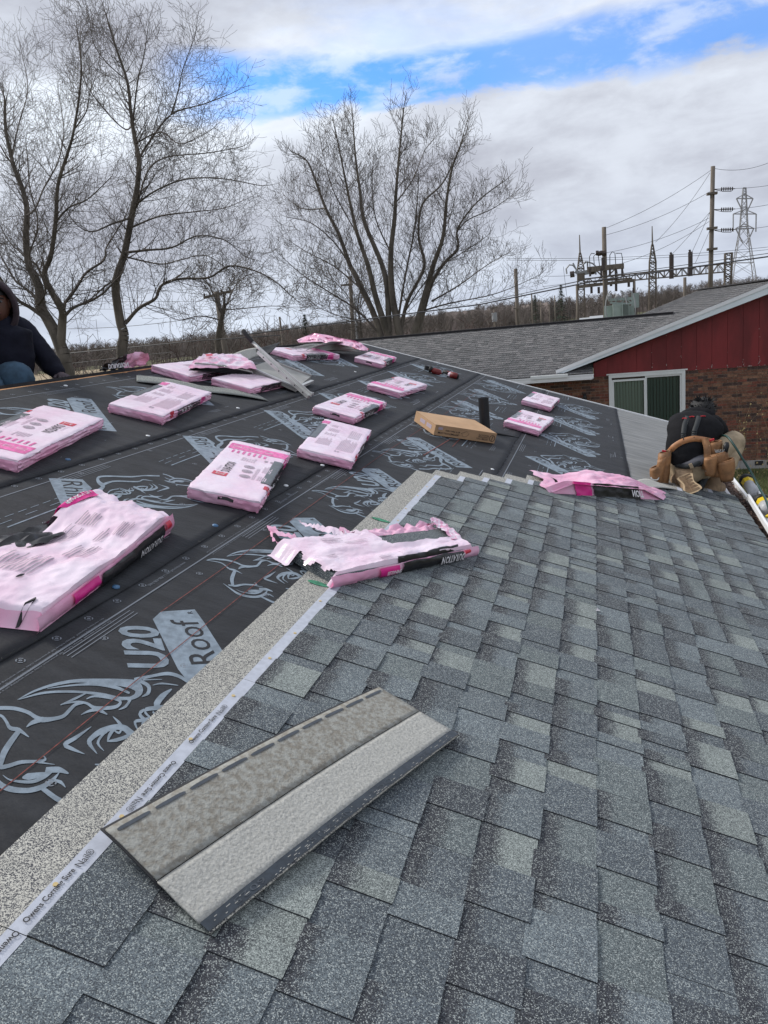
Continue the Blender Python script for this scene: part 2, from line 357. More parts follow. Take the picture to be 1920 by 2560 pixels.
# ---- the printed pattern: outlines measured once on the sheet, then repeated along every roll
S1 = .33755
def A(pts): return [(*st(p[0]*S1, 1500+p[1]*S1), p[2]*S1) for p in pts]
def pix_w(p, q_w):     # ribbon width: photo pixels to metres on the roof at that spot
    s, t = p; return q_w
strokes = [
 [(130,740,4),(250,678,14),(400,628,22),(560,600,24),(760,603,40),(905,612,56),(1000,630,74),(1030,672,60),(1005,712,34),(940,738,20)],
 [(140,738,4),(300,694,16),(450,680,18),(600,683,18),(750,700,24),(880,730,28),(960,728,22)],
 [(350,658,3),(520,634,12),(700,624,22),(850,645,28),(960,690,16)],
 [(640,690,10),(550,735,18),(448,780,6)],[(448,778,4),(560,757,16),(640,767,18),(700,800,26),(800,802,28),(868,788,24),(890,752,20),(820,725,26),(700,714,16),(640,735,6)],
 [(600,852,4),(650,828,16),(720,812,30),(750,825,26),(795,850,6)],[(878,815,4),(930,790,20),(965,740,18)],
 [(1050,717,4),(1096,690,26),(1102,640,28),(1050,605,26),(1000,590,30),(1130,562,20),(1240,545,26),(1330,567,26),(1410,620,20)],
 [(1060,590,12),(1200,588,4)],[(1130,630,4),(1200,618,14),(1320,633,4)],
 [(-170,830,8),(-80,800,22),(0,800,28),(100,803,28),(200,830,28),(262,868,30),(312,888,42),(400,880,28),(470,860,26),(520,812,26),(560,777,22),(620,764,14)],[(310,885,40),(240,910,30),(195,944,4)],
 [(-170,828,6),(-60,840,14),(10,860,20),(45,900,22),(75,950,28),(140,965,32),(215,1018,4)],
 [(140,972,34),(80,1050,42),(30,1130,46),(8,1200,40),(0,1240,34),(60,1232,30),(160,1202,28),(280,1196,22),(335,1182,20),(320,1150,4)],[(280,1202,16),(405,1219,4)],
 [(-60,1235,30),(8,1238,26)],
 [(20,1300,4),(70,1335,12),(160,1350,22),(250,1347,26),(330,1310,30),(397,1267,4)],[(165,1322,10),(210,1312,52),(300,1298,40),(360,1285,20),(397,1268,4)],
 [(-120,1210,4),(-60,1290,26),(0,1368,42),(80,1405,44),(200,1415,38),(300,1392,38),(380,1345,32),(440,1278,4)],[(400,1338,20),(450,1352,26),(485,1390,4)],
 [(310,1395,34),(370,1440,38),(430,1480,38),(500,1502,26)],
 [(677,937,3),(560,1020,28),(482,1070,34),(540,1105,26),(627,1141,3)],
 [(720,1140,3),(662,1060,34),(682,1018,34),(750,972,44),(850,942,40),(920,950,46),(960,980,50),(1000,1000,34)],[(770,1117,3),(725,1060,20),(758,1000,18),(792,975,16)],
 [(795,1050,6),(812,1000,26),(842,962,22),(880,950,14)],[(795,1045,10),(860,1037,26),(930,1015,28),(960,990,16)],[(835,864,3),(880,908,22),(920,960,20)],[(845,965,10),(880,985,18),(900,960,12)],
 [(1272,660,8),(1205,710,42),(1162,770,48),(1182,800,34),(1235,800,8)],[(1150,862,10),(1060,890,26),(1000,905,22),(1025,972,4)],[(1050,940,6),(1062,902,16),(1130,872,10)]]
LOGO_V = []; LOGO_F = []
def ribbon(pts, V, F, sub_=4):
    P = [Vector((p[0], p[1])) for p in pts]; Wd = [p[2] for p in pts]; Q = []; WW = []
    for i in range(len(P)-1):
        p0 = P[max(i-1, 0)]; p1 = P[i]; p2 = P[i+1]; p3 = P[min(i+2, len(P)-1)]
        for k in range(sub_):
            u = k/sub_; Q.append(.5*((2*p1)+(p2-p0)*u+(2*p0-5*p1+4*p2-p3)*u*u+(3*p1-p0-3*p2+p3)*u**3)); WW.append(Wd[i]*(1-u)+Wd[i+1]*u)
    Q.append(P[-1]); WW.append(Wd[-1]); b0 = len(V)
    for i, q in enumerate(Q):
        d = (Q[min(i+1, len(Q)-1)]-Q[max(i-1, 0)]); d = d.normalized() if d.length > 1e-9 else Vector((1, 0)); n = Vector((-d.y, d.x))*WW[i]*.5
        V.append(tuple(q+n)); V.append(tuple(q-n))
    for i in range(len(Q)-1): F.append((b0+2*i, b0+2*i+1, b0+2*i+3, b0+2*i+2))
rv = []; rf = []
for sk in strokes:      # ribbons drawn in photo space of the measured sheet, then unprojected onto it
    ribbon(sk, rv, rf)
LOGO_V += [st(x*S1, 1500+y*S1, .006) for x, y in rv]; LOGO_F += rf
# snout and mouth as measured on the neighbouring roll (turned by half a turn)
S2 = .2411
def Dm(x, y): s, t = st(100+x*S2, 1160+y*S2, .008); return (-2.60-s, 4.797-t)
rv = []; rf = []
for sk in [[(1240,125,14),(1080,122,12),(950,135,14),(760,128,14),(640,130,16),(600,150,30),(610,190,36),(655,225,40),(630,260,36),(560,305,44),(565,350,50),(600,360,20)],
           [(650,215,30),(720,190,18),(800,178,14),(1010,185,12),(1070,165,10),(1170,178,3)],
           [(590,350,22),(680,325,12),(730,275,10),(820,258,10)],[(680,326,8),(780,310,16),(900,312,14),(890,290,8),(830,262,4)],
           [(820,250,3),(900,275,10),(940,300,16),(910,312,8)],[(770,295,4),(830,285,8),(860,300,8)],[(1290,170,3),(1340,185,14),(1400,190,16)]]:
    ribbon(sk, rv, rf)
b0 = len(LOGO_V); LOGO_V += [Dm(x, y) for x, y in rv]; LOGO_F += [tuple(i+b0 for i in f) for f in rf]
# banner
ban = [(-1.074, 2.143), (-1.081, 2.207), (-1.002, 2.294), (-.93, 2.226), (-.80, 2.094), (-.66, 1.955), (-.492, 1.787), (-.592, 1.680), (-.69, 1.750), (-.705, 1.80), (-.862, 1.922)]
b0 = len(LOGO_V); LOGO_V += ban; LOGO_F.append(tuple(b0+i for i in range(len(ban))))
def aff(BL, BR, TL): return lambda x, y: (BL[0]+(BR[0]-BL[0])*x+(TL[0]-BL[0])*y, BL[1]+(BR[1]-BL[1])*x+(TL[1]-BL[1])*y)
tv, tf, _ = text_geo('U20', .03); fU = aff((-.878, 1.915), (-1.036, 2.108), (-.982, 1.846))
b0 = len(LOGO_V); LOGO_V += [fU(x, y) for x, y in tv]; LOGO_F += [tuple(i+b0 for i in f) for f in tf]
tv, tf, _ = text_geo('RhinoRoof', .0); fR = aff((-.545, 1.772), (-.962, 2.232), (-.612, 1.712))
LET_V = [fR(x, y) for x, y in tv]; LET_F = tf
tv, tf, _ = text_geo('R', .01); fr = aff((-.992, 2.262), (-1.004, 2.275), (-1.004, 2.25)); b1 = len(LET_V); LET_V += [fr(x, y) for x, y in tv]; LET_F = LET_F+[tuple(i+b1 for i in f) for f in tf]
def orient(me, nrm):
    bm = bmesh.new(); bm.from_mesh(me); bmesh.ops.recalc_face_normals(bm, faces=bm.faces[:])
    for f in bm.faces:
        if f.normal.dot(nrm) < 0: f.normal_flip()
    bm.to_mesh(me); bm.free()
def place_logo(parent, row_h, turned, ds, dt):
    for V, F, m, name, dh in ((LOGO_V, LOGO_F, M['print'], 'printed_rhino_logo', .0013), (LET_V, LET_F, M['synth'], 'printed_lettering', .0020)):
        b = MB(); pts = []
        for s, t in V:
            s2, t2 = ((-2.60-s, 4.797-t) if turned else (s, t)); s2 += ds; t2 += dt; pts.append(R(s2, t2, row_h+dh+wr(s2, t2)))
        b.add(pts, F)
        o = sub(b, name, m, parent); orient(o.data, NR)
P_ = 1.2335
for k in range(-1, 8):
    if k < 4: place_logo(u_low, HS['low'], False, -.002*k, k*P_)
    elif k < 8: place_logo(u_low2, HS['low'], False, -.022, k*P_)
for k in range(-1, 7): place_logo(u_mid, HS['mid'], True, 0.0, (k+.0)*P_)
for k in range(0, 8): place_logo(u_top, HS['top'], False, -1.872, -1.516+3.683-3*P_+k*P_)
for k in range(0, 5): place_logo(u_eave, HS['eave'], True, 1.902, 2.17+k*P_)
def rib_line(b, s, t0, t1, w, h, step=.25):
    n = max(2, int((t1-t0)/step)+1); vs = [R(s+sg*w/2, t, h+wr(s, t)) for t in lin(t0, t1, n) for sg in (-1, 1)]
    b.add(vs, [(2*i, 2*i+1, 2*i+3, 2*i+2) for i in range(n-1)])
def lines_for(parent, s_edge_top, s_edge_low, h, t0, t1, mirror):
    b = MB(); c = MB(); hh = h+.0013
    for s in (s_edge_low-.105, s_edge_top+.12):
        rib_line(b, s, t0, t1, .006, hh)
    t = t0
    while t < t1-.5:       # groups of broken guide lines beside the laps
        for k, off in enumerate((.018, .032, .046)):
            rib_line(b, s_edge_low-.105-off, t+.05, t+.40, .003, hh); rib_line(b, s_edge_top+.12+off, t+.6, t+.95, .003, hh)
        t += P_
    mid = (s_edge_low+s_edge_top)/2
    # dashed guides between the logos
    t = t0
    while t < t1-.2:
        side = 1 if mirror else -1
        for off, ln, gp in ((.0, .05, .075), (.035, .07, .15)):
            tt = t
            while tt < t+P_*.36: rib_line(c, mid - side*(.20-off), tt, min(tt+ln, t1), .0035, hh, .1); tt += gp
        rib_line(c, mid - side*.128, t, min(t+.34, t1), .0075, hh, .1)
        t += P_
    circ = MB()
    def ring(s, t, r):
        for ra, rb_ in ((r, r*.72), (r*.36, r*.1)):
            vs = []; n = 16
            for i in range(n):
                a = 2*math.pi*i/n
                for q in (ra, rb_): vs.append(R(s+q*math.cos(a), t+q*math.sin(a), hh+.0002+wr(s, t)))
            circ.add(vs, [(2*i, 2*i+1, (2*i+3) % (2*n), (2*i+2) % (2*n)) for i in range(n) if i % 4 != 3 or ra < r])
        
    t = t0+.1
    while t < t1-.05:
        ring(s_edge_low-.045, t, .0135); ring(s_edge_top+.07, t, .0135)
        t += .158
    t = t0+.13; 
    while t < t1-.05:
        for sm in (s_edge_low-.27, s_edge_low-.53, s_edge_low-.8):
            if sm > s_edge_top+.1: ring(sm, t, .0125)
        t += .3085*2
    sub(b, 'printed_guide_lines', M['print_thin'], parent); sub(c, 'printed_dashes', M['print'], parent)['kind'] = 'stuff'; o = sub(circ, 'printed_nail_targets', M['print_thin'], parent); o['kind'] = 'stuff'
lines_for(u_low, -1.30, -.325, HS['low'], T0, 7.05, False)
lines_for(u_low2, -1.30, -.325, HS['low'], 7.12, RAKE-.05, False)
lines_for(u_mid, -2.2, -1.262, HS['mid'], T0, RAKE-.05, True)
lines_for(u_top, -3.22, -2.15, HS['top'], T0, RAKE-.05, False)
lines_for(u_eave, -.40, .665, HS['eave'], 3.5, RAKE-.05, True)
# web address and small print beside the lap
def roof_text(body, s, t, size_t, hgt, m, parent, name, h, flip=True, bold=0.0):
    tv, tf, asp = text_geo(body, bold); ln = hgt*asp if size_t is None else size_t
    b = MB()
    for (x, y) in tv: pass
    sg = -1 if flip else 1
    vs = [R(s - sg*y*hgt, t + sg*x*ln, h+wr(s, t)) for x, y in tv]; b.add(vs, tf); o = sub(b, name, m, parent); orient(o.data, NR); return o
for k in range(-1, 5):
    roof_text('www.rhinoroof.com | 1-800-438-7465', -1.222, 2.62+k*P_, None, .016, M['print_thin'], u_low, 'printed_text', HS['low']+.0016)
    for j in range(3): roof_text('Do not leave exposed  Always follow fall protection rules when working on a roof', -1.20+j*.013, 2.05+k*P_, .52, .008, M['print_thin'], u_low, 'small_print', HS['low']+.0016)
# red chalk lines
b = MB()
for pts in ([(-.93, .5), (-.926, 1.26), (-.921, 2.35), (-.92, 3.05)], [(-1.078, 2.2), (-1.075, 2.955), (-1.078, 3.4), (-1.083, 4.2), (-1.085, 5.2), (-1.07, 6.3), (-1.05, 7.2), (-1.04, 9.5)]):
    for (s0, t0), (s1, t1) in zip(pts[:-1], pts[1:]):
        b.add([R(s0-.0014, t0, .0085), R(s0+.0014, t0, .0085), R(s1+.0014, t1, .0085), R(s1-.0014, t1, .0085)], [(0, 1, 2, 3)])
for s in (-.74, ): b.add([R(s-.003, 6.0, .0088), R(s+.003, 6.0, .0088), R(s+.003, 6.6, .0088), R(s-.003, 6.6, .0088)], [(0, 1, 2, 3)])
b.add([R(-.86, 5.45, .0088), R(-.853, 5.45, .0088), R(-.80, 6.25, .0088), R(-.807, 6.25, .0088)], [(0, 1, 2, 3)])
sub(b, 'chalk_line', M['chalk'], u_low)
# plastic cap nails actually driven
M['cap_blue'] = mat('blue_plastic_cap', (.06, .16, .30), .4); M['cap_white'] = mat('white_plastic_cap', (.75, .78, .8), .4)
for i, (px, py, c) in enumerate([(290, 1469, 'b'), (538, 1315, 'b'), (715, 1215, 'w'), (170, 1150, 'b'), (164, 965, 'w'), (370, 1091, 'w'), (806, 1164, 'w'), (692, 930, 'b'), (595, 1021, 'w'), (888, 930, 'w'), (1231, 1174, 'w')]):
    s, t = st(px, py, .01); b = MB(); n = 14
    vs = [R(s, t, .0175)]+[R(s+.0125*math.cos(2*math.pi*k/n), t+.0125*math.sin(2*math.pi*k/n), .0155) for k in range(n)]+[R(s+.013*math.cos(2*math.pi*k/n), t+.013*math.sin(2*math.pi*k/n), .011) for k in range(n)]
    b.add(vs, [(0, 1+k, 1+(k+1) % n) for k in range(n)]+[(1+k, 1+n+k, 1+n+(k+1) % n, 1+(k+1) % n) for k in range(n)])
    hbuild(b, 'nail_cap', M['cap_blue' if c == 'b' else 'cap_white'], True)

# ---- shingles
PAL = [((.255, .290, .275), .14), ((.158, .190, .208), .32), ((.108, .130, .148), .29), ((.150, .180, .184), .17), ((.072, .083, .097), .08)]
PALN = [((.125, .115, .118), .34), ((.095, .088, .092), .33), ((.17, .158, .16), .2), ((.065, .06, .064), .13)]
def pick(pal, r):
    x = r.random(); a = 0
    for c, w in pal:
        a += w
        if x < a: return c
    return pal[0][0]
def strip_mesh(name, L, r, fn, pal=PAL, full=.330, expo=.1432, thick=.0030, mats=None, detail=True):
    """one laminated shingle: fn(s,t,h) -> world; s=0 at the butt edge, negative up-slope"""
    vs = []; fs = []; tone = []; uvs = []; mi = []
    top = -full
    def base_h(s): return .0022 + (s+full)/full*.0075
    def quad(pts, c, band, m_, uv=None):
        b0 = len(vs); vs.extend(pts); fs.append((b0, b0+1, b0+2, b0+3)); tone.append((*c, band)); mi.append(m_); uvs.extend(uv or [(0, 0), (0, 1), (1, 1), (1, 0)])
    def slab_(t0, t1, s0, s1, dh, c, band, m_, v0=0., v1=1.):
        P = lambda s, t, d: fn(s, t, base_h(s)+d)
        quad([P(s0, t0, dh), P(s1, t0, dh), P(s1, t1, dh), P(s0, t1, dh)], c, band, m_, [(0, v0), (0, v1), (1, v1), (1, v0)])
        quad([P(s1, t0, dh), P(s1, t0, dh-thick), P(s1, t1, dh-thick), P(s1, t1, dh)], (.02, .02, .024), 0, 3)
        if detail:
            quad([P(s0, t0, dh), P(s0, t0, dh-thick), P(s1, t0, dh-thick), P(s1, t0, dh)], (.02, .02, .024), 0, 3)
            quad([P(s1, t1, dh), P(s1, t1, dh-thick), P(s0, t1, dh-thick), P(s0, t1, dh)], (.02, .02, .024), 0, 3)
    t = 0.0; raised = r.random() < .5
    while t < L-.001:
        w = r.choice((.055, .075, .10, .12, .14, .165)) if detail else r.choice((.10, .14, .18, .24))
        t1 = min(L, t+w)
        if L-t1 < .05: t1 = L
        c = pick(pal, r); k = r.uniform(.88, 1.12); c = tuple(x*k for x in c)
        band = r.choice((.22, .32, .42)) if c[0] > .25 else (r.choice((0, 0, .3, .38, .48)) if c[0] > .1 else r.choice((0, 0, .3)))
        if pal is PALN: band = 0
        jit = r.uniform(-.003, .0005) if raised else -.004
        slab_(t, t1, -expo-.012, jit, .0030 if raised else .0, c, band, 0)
        t = t1; raised = not raised
    if full > .2:
        slab_(0, L, top, -expo-.050, .0, (1, 1, 1), 0, 1)
        slab_(0, L, -expo-.050, -expo-.010, .0008, (1, 1, 1), 0, 2)
    me = bpy.data.meshes.new(name); me.from_pydata([tuple(v) for v in vs], [], fs)
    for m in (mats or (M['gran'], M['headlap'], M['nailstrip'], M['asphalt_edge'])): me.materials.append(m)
    me.polygons.foreach_set('material_index', mi)
    a = me.attributes.new('tone', 'FLOAT_COLOR', 'CORNER'); a.data.foreach_set('color', [x for c in tone for _ in range(4) for x in c])
    uvl = me.uv_layers.new(name='UVMap'); uvl.data.foreach_set('uv', [x for u in uvs for x in u]); me.update()
    return me
shr = random.Random(21); BUTT0 = .377; EX = .1432
course_end = {}
for j in range(-8, 7):
    sb = BUTT0 - EX*j if j > -8 else EAVE
    tend = 4.97 + (6-j)*.150; course_end[j] = tend
    t = tend; first = True
    while t > -1.2:
        L = 1.0 if not first else shr.choice((.72, .86, 1.0))
        first = False
        a = t-L
        if a < .4 - .3*(6-j) - 2.0: pass
        dz_ = shr.uniform(0, .0008); lift = shr.uniform(-.0015, .0015)
        fn = lambda s, tt, h, sb=sb, a=a, dz_=dz_, lift=lift: R(sb+s, a+tt, h+.010+dz_+lift*(tt-.5)*2*max(0, (s+.3)))
        me = strip_mesh('shingle', L-.0015, shr, fn, full=(.318 if j == 6 else .36), expo=(EX if j > -8 else EAVE-BUTT0-7*EX+.004))
        o = hp(link(bpy.data.objects.new('shingle', me)))
        if j == 6:
            for q in (.12, .37, .63, .88):
                b = MB(); c = R(sb-EX-.032+shr.uniform(-.008, .008), a+q*L+shr.uniform(-.05, .05), .0185+dz_); n = 8
                vs = [c+SD*(.0052*math.cos(2*math.pi*k/n))+Vector((0, .0052*math.sin(2*math.pi*k/n), 0)) for k in range(n)]+[c-NR*.003+SD*(.0056*math.cos(2*math.pi*k/n))+Vector((0, .0056*math.sin(2*math.pi*k/n), 0)) for k in range(n)]
                b.add(vs, [tuple(range(n))]+[(k, k+n, (k+1) % n+n, (k+1) % n) for k in range(n)])
                q_ = sub(b, 'nail_head', M['gold'], o); orient(q_.data, NR)
        t = a - .0
# top course lettering on the nailing fabric
sb6 = BUTT0-EX*6
for k, (px, py, flip) in enumerate([(128, 2292, True), (383, 2020, False), (515, 1855, True)]):
    pass
def strip_text(tmid, flip, words=(('Owens Corning', .06, .0), ('SureNail\u00ae', .04, .0))):
    h = .0200; s_c = sb6-EX-.031
    tv, tf, asp = text_geo('Owens Corning Sure', .02); tv2, tf2, asp2 = text_geo('Nail\u00ae', .0)
    hg = .016; L1 = hg*asp; L2 = hg*asp2; sg = -1 if flip else 1
    b = MB(); b.add([R(s_c+sg*(-hg/2+y*hg)*-1, tmid+sg*(x*L1-(L1+L2)/2), h) for x, y in tv], tf)
    b.add([R(s_c+sg*(-hg/2+y*hg)*-1, tmid+sg*(L1+.010+x*L2-(L1+L2)/2), h) for x, y in tv2], tf2)
    o = hbuild(b, 'printed_brand_text', M['ink']); orient(o.data, NR)
for px, py, fl in ((200, 2235, False), (548, 1820, False), (400, 1965, True), (20, 2470, True)):
    s, t = st(px, py, .02); strip_text(t, fl)
# green spray smears on the headlap
M['green'] = mat('green_paint_smear', (.05, .22, .13), .8, .3, 60)
for px, py, w in ((795, 1460, .045), (952, 1301, .05)):
    s, t = st(px, py, .014); b = MB(); n = 20
    b.add([R(s+w*(1+.3*nz(k*1.3, px))*math.cos(2*math.pi*k/n), t+w*.4*(1+.3*nz(k, px+3))*math.sin(2*math.pi*k/n), .0172) for k in range(n)], [tuple(range(n))]); o = hbuild(b, 'paint_smear', M['green']); orient(o.data, NR)

# rake edge metal
b = MB(); slab(b, RIDGE+.02, EAVE-.01, RAKE-.03, RAKE+.004, -.07, .016); hbuild(b, 'rake_drip_edge', M['white_metal'])
# drip edge at the eave, visible beyond the last shingles
b = MB(); slab(b, EAVE-.055, EAVE-.022, 6.9, RAKE-.04, .0, .006); hbuild(b, 'eave_drip_edge', M['white_metal'])
# fascia & gutter
gx = R(EAVE, 0).x; gzv = R(EAVE, 0).z
M['leaves'] = mat('wet_leaf_litter', (.06, .030, .022), .7, .5, 60, coords='pos'); M['leaf_pale'] = mat('pale_dead_leaves', (.30, .19, .14), .7, .3, 40)
b = MB(); prof = [(-.02, -.02), (-.02, -.135), (.07, -.135), (.118, -.075), (.118, -.032), (.130, -.028), (.130, -.042)]
n = len(prof); vs = [(gx+x, t, gzv+z) for t in (T0, 11.25) for x, z in prof]; b.add(vs, [(i, i+1, n+i+1, n+i) for i in range(n-1)])
vs = [(gx+x*.98+.002, t, gzv+z+.003) for t in (T0, 11.25) for x, z in prof[:5]]; b.add(vs, [(i, i+1, 5+i+1, 5+i) for i in range(4)])
gut = thing('gutter', 'white gutter full of dead leaves along the eave', 'gutter', (gx, 4, gzv)); bpy.context.view_layer.update()
sub(b, 'trough', M['white_metal'], gut)
b = MB(); b.box((gx+.112, T0, gzv-.036), (gx+.136, 11.25, gzv-.024)); sub(b, 'front_lip', M['white_metal'], gut)
b = MB(); lr = random.Random(3)
vs, fs = grid(lambda t, x: (gx+x, t, gzv-.070+.014*nz(x*30, t*14)), lin(2, 11.2, 300), lin(-.015, .115, 6)); b.add(vs, fs, 0)
for i in range(2600):
    t = lr.uniform(2.5, 11); x = lr.uniform(-.03, .108); c = Vector((gx+x, t, gzv-.060+lr.uniform(0, .018))); a = lr.uniform(0, 6.3); l = lr.uniform(.008, .026); w = l*lr.uniform(.25, .6)
    d1 = Vector((math.cos(a), math.sin(a), lr.uniform(-.5, .5)))*l; d2 = Vector((-math.sin(a), math.cos(a), lr.uniform(-.5, .5)))*w
    b.add([c-d1, c+d2, c+d1, c-d2], [(0, 1, 2, 3)], 1 if lr.random() < .16 else 0)
o = sub(b, 'leaf_litter', [M['leaves'], M['leaf_pale']], gut); o['kind'] = 'stuff'

# ================================================================== BUNDLES OF SHINGLES
BL, BW, BH = 1.0, .338, .066
GB = 'pink wrapped shingle bundles laid out on the black underlayment'
def bpoint(u, v, seed, off=0.0, Hh=BH, L=BL, Wd=BW, slump=1.0):
    """u runs along the bundle, v across; values past the edges run down the sides"""
    eu = max(0.0, -u, u-L); ev = max(0.0, -v, v-Wd); e = min(max(eu, ev), Hh)
    y = min(max(u, 0), L); x = min(max(v, 0), Wd)
    z = Hh - e
    du = min(y, L-y); dv = min(x, Wd-x)
    if e == 0: z -= .004*math.exp(-dv/.006)+.006*math.exp(-du/.010)
    top = 1 if e == 0 else 0
    z += top*slump*(.0026*nz(u*3.2, v*5, seed)+.0018*nz(u*13, v*11, seed+5)-.0030*abs(nz(u*9+v*5, v*14-u*3, seed+2))-.0016*abs(nz(u*27-v*9, v*20, seed+4)))
    nx = (-1 if v < 0 else 1 if v > Wd else 0); ny = (-1 if u < 0 else 1 if u > L else 0)
    if eu < ev: ny = 0
    elif eu > ev: nx = 0
    k = e/Hh; bul = .007*math.sin(math.pi*min(1, k)) - .006*k*k
    wrk = .006*nz(u*7+v*4, e*40, seed+9)+.0042*abs(nz((u-v)*30+e*60, e*30, seed+3))*2-.003
    lay = .0036*math.sin(e*330+7*nz(u*3, v*2, seed)) if nx else .0014*math.sin(e*260)
    x += nx*(bul+wrk+lay+off)*(1 if e > 0 else 0); y += ny*(bul+wrk*1.3+lay+off)*(1 if e > 0 else 0)
    if top: z += off
    return Vector((x-Wd/2, y-L/2, max(z, .0006)))
def bundle(s, t, dx, dt, kind, flip, label, h=.012, seed=1, Hh=BH, tilt=None, group=GB, cat='shingle bundle'):
    ang = math.atan2(-dx, dt) + (math.pi if flip else 0)
    Mx = roof_mat(s, t, h, ang)
    if tilt is not None: Mx = Mx @ Matrix.Rotation(tilt, 4, 'X')
    root = thing('shingle_bundle', label, cat, mat=Mx, group=group)
    f = lambda u, v, off=0.0: bpoint(u, v, seed, off, Hh)
    us = [-Hh+i*Hh/8 for i in range(8)]+lin(0, .03, 4)+lin(.05, BL-.05, 60)+lin(BL-.03, BL, 4)+[BL+(i+1)*Hh/8 for i in range(8)]
    vv = [-Hh+i*Hh/9 for i in range(9)]+lin(0, .02, 4)+lin(.035, BW-.035, 22)+lin(BW-.02, BW, 4)+[BW+(i+1)*Hh/9 for i in range(9)]
    b = MB(); vs, fs = grid(f, us, vv); top_side = []
    for q in fs:
        c = sum((vs[i] for i in q), Vector())/4; top_side.append(0 if c.z < Hh*.80 else 1)  # paler top over deeper pink sides, light and shade set by material
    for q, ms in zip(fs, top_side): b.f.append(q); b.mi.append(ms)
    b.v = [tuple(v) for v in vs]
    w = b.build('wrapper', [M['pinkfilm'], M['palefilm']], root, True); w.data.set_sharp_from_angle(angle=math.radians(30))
    def patch(name, u0, u1, v0, v1, m, off=.0012, rag=0.0):
        b = MB(); nu = max(2, int(abs(u1-u0)/.012)+2); nv = max(2, int(abs(v1-v0)/.008)+2)
        vs, fs = grid(lambda u, v: f(u, v+(rag*nz(u*40, v*30, seed) if rag else 0), off), lin(u0, u1, nu), lin(v0, v1, nv)); b.add(vs, fs); return b.build(name, m, root, True)
    def words(body, u0, u1, v0, v1, m, name='printed_word', off=.0022, bold=.0):
        tv, tf, _ = text_geo(body, bold, 2); b = MB(); b.add([f(u0+(u1-u0)*x, v0+(v1-v0)*y, off) for x, y in tv], tf); o = b.build(name, m, root)
        if (u1-u0)*(v1-v0) > 0: o.data.flip_normals()
        return o
    def smalllines(u0, u1, v0, v1, n, along=True, m=None, frac=.55):
        b = MB(); r_ = random.Random(int(seed*10+u0*100))
        for i in range(n):
            if along:
                va = v0+(v1-v0)*(i+.2)/n; vb = v0+(v1-v0)*(i+.2+frac)/n; ue = u1-(u1-u0)*r_.uniform(0, .35)
                vs, fs = grid(lambda u, v: f(u, v, .0018), lin(u0, ue, max(2, int(abs(ue-u0)/.02))), [va, vb])
            else:
                ua = u0+(u1-u0)*(i+.2)/n; ub = u0+(u1-u0)*(i+.2+frac)/n; ve = v1-(v1-v0)*r_.uniform(0, .35)
                vs, fs = grid(lambda u, v: f(u, v, .0018), [ua, ub], lin(v0, ve, max(2, int(abs(ve-v0)/.02))))
            b.add(vs, fs)
        o = b.build('small_print', m or M['lightink'], root); o['kind'] = 'stuff'; return o
    if kind == 'front':
        patch('magenta_panel', .80, .915, .012, BW+.002, M['softmagenta'], rag=.0)
        for i in range(4): words(('LIMITED', 'LIFETIME', 'WARRANTY', '130 MPH')[i], .875, .835, .03+i*.06, .08+i*.06, M['palefilm'], 'panel_word')
        patch('logo_patch', .255, .315, .045, .118, M['redpatch']); words('OC', .268, .302, .108, .058, M['whiteink'], 'logo_letters')
        words('DURATION', .335, .52, .118, .072, M['ink'], 'printed_name', bold=.01)
        words('TruDefinition', .34, .43, .062, .05, M['greytext'], 'printed_name')
        for k, (uc, vc) in enumerate(((.325, .20), (.415, .195), (.50, .19))):
            b = MB(); n = 22
            for ra, rb_ in ((.028, .022), (.019, .005)):
                vs = [f(uc+r_*math.cos(2*math.pi*i/n), vc+r_*math.sin(2*math.pi*i/n), .002) for i in range(n) for r_ in (ra, rb_)]
                b.add(vs, [(2*i, 2*i+1, (2*i+3) % (2*n), (2*i+2) % (2*n)) for i in range(n)])
            b.build('printed_badge', M['greytext'], root)
        smalllines(.30, .52, .232, .25, 2); smalllines(.30, .38, .26, .31, 5); smalllines(.45, .60, .262, .31, 6); smalllines(.60, .68, .12, .20, 6)
        smalllines(.66, .70, .235, .30, 2, m=M['greytext']); smalllines(.72, .79, .04, .25, 7, m=M['softmagenta'], frac=.4)
        patch('black_band', .27, .72, BW-.048, BW+Hh*.92, M['blackfilm']); patch('greyed_band', .275, .715, BW-.047, BW-.001, M['greyfilm'], .0018)
        words('DURATION', .30, .55, BW+.058, BW+.020, M['whiteink'], 'side_name', bold=.02)
        patch('magenta_tab', .73, .86, BW+.004, BW+Hh*.9, M['magenta']); patch('red_tab', .18, .235, BW-.02, BW+Hh*.6, M['redpatch'])
    elif kind == 'back':
        patch('magenta_tab', .83, .93, -.03, .052, M['softmagenta']); patch('black_band', .33, .80, -Hh*.8, .045, M['blackfilm']); patch('greyed_band', .335, .795, .002, .044, M['greyfilm'], .0018)
        smalllines(.20, .44, .06, .15, 10); smalllines(.50, .58, .07, .15, 5); smalllines(.62, .74, .075, .15, 7); smalllines(.78, .86, .075, .12, 4)
        smalllines(.16, .52, .20, .31, 11, m=M['lightink']); smalllines(.55, .80, .22, .30, 6)
        patch('black_band', .25, .72, BW+.012, BW+Hh*.85, M['blackfilm']); words('DURATION', .32, .58, BW+.056, BW+.020, M['whiteink'], 'side_name', bold=.02); patch('magenta_tab', .74, .84, BW+.006, BW+Hh*.85, M['magenta']); patch('red_tab', .12, .18, BW, BW+Hh*.7, M['redpatch'])
        smalllines(.10, .14, .20, .235, 2, m=M['greytext'])
    elif kind == 'plain':
        patch('red_tab', .80, .90, BW+.004, BW+Hh*.85, M['redpatch']); smalllines(.3, .7, .08, .2, 6); patch('magenta_tab', .86, .95, .1, .16, M['softmagenta'])
        patch('black_band', .2, .6, BW+.006, BW+Hh*.85, M['blackfilm'])
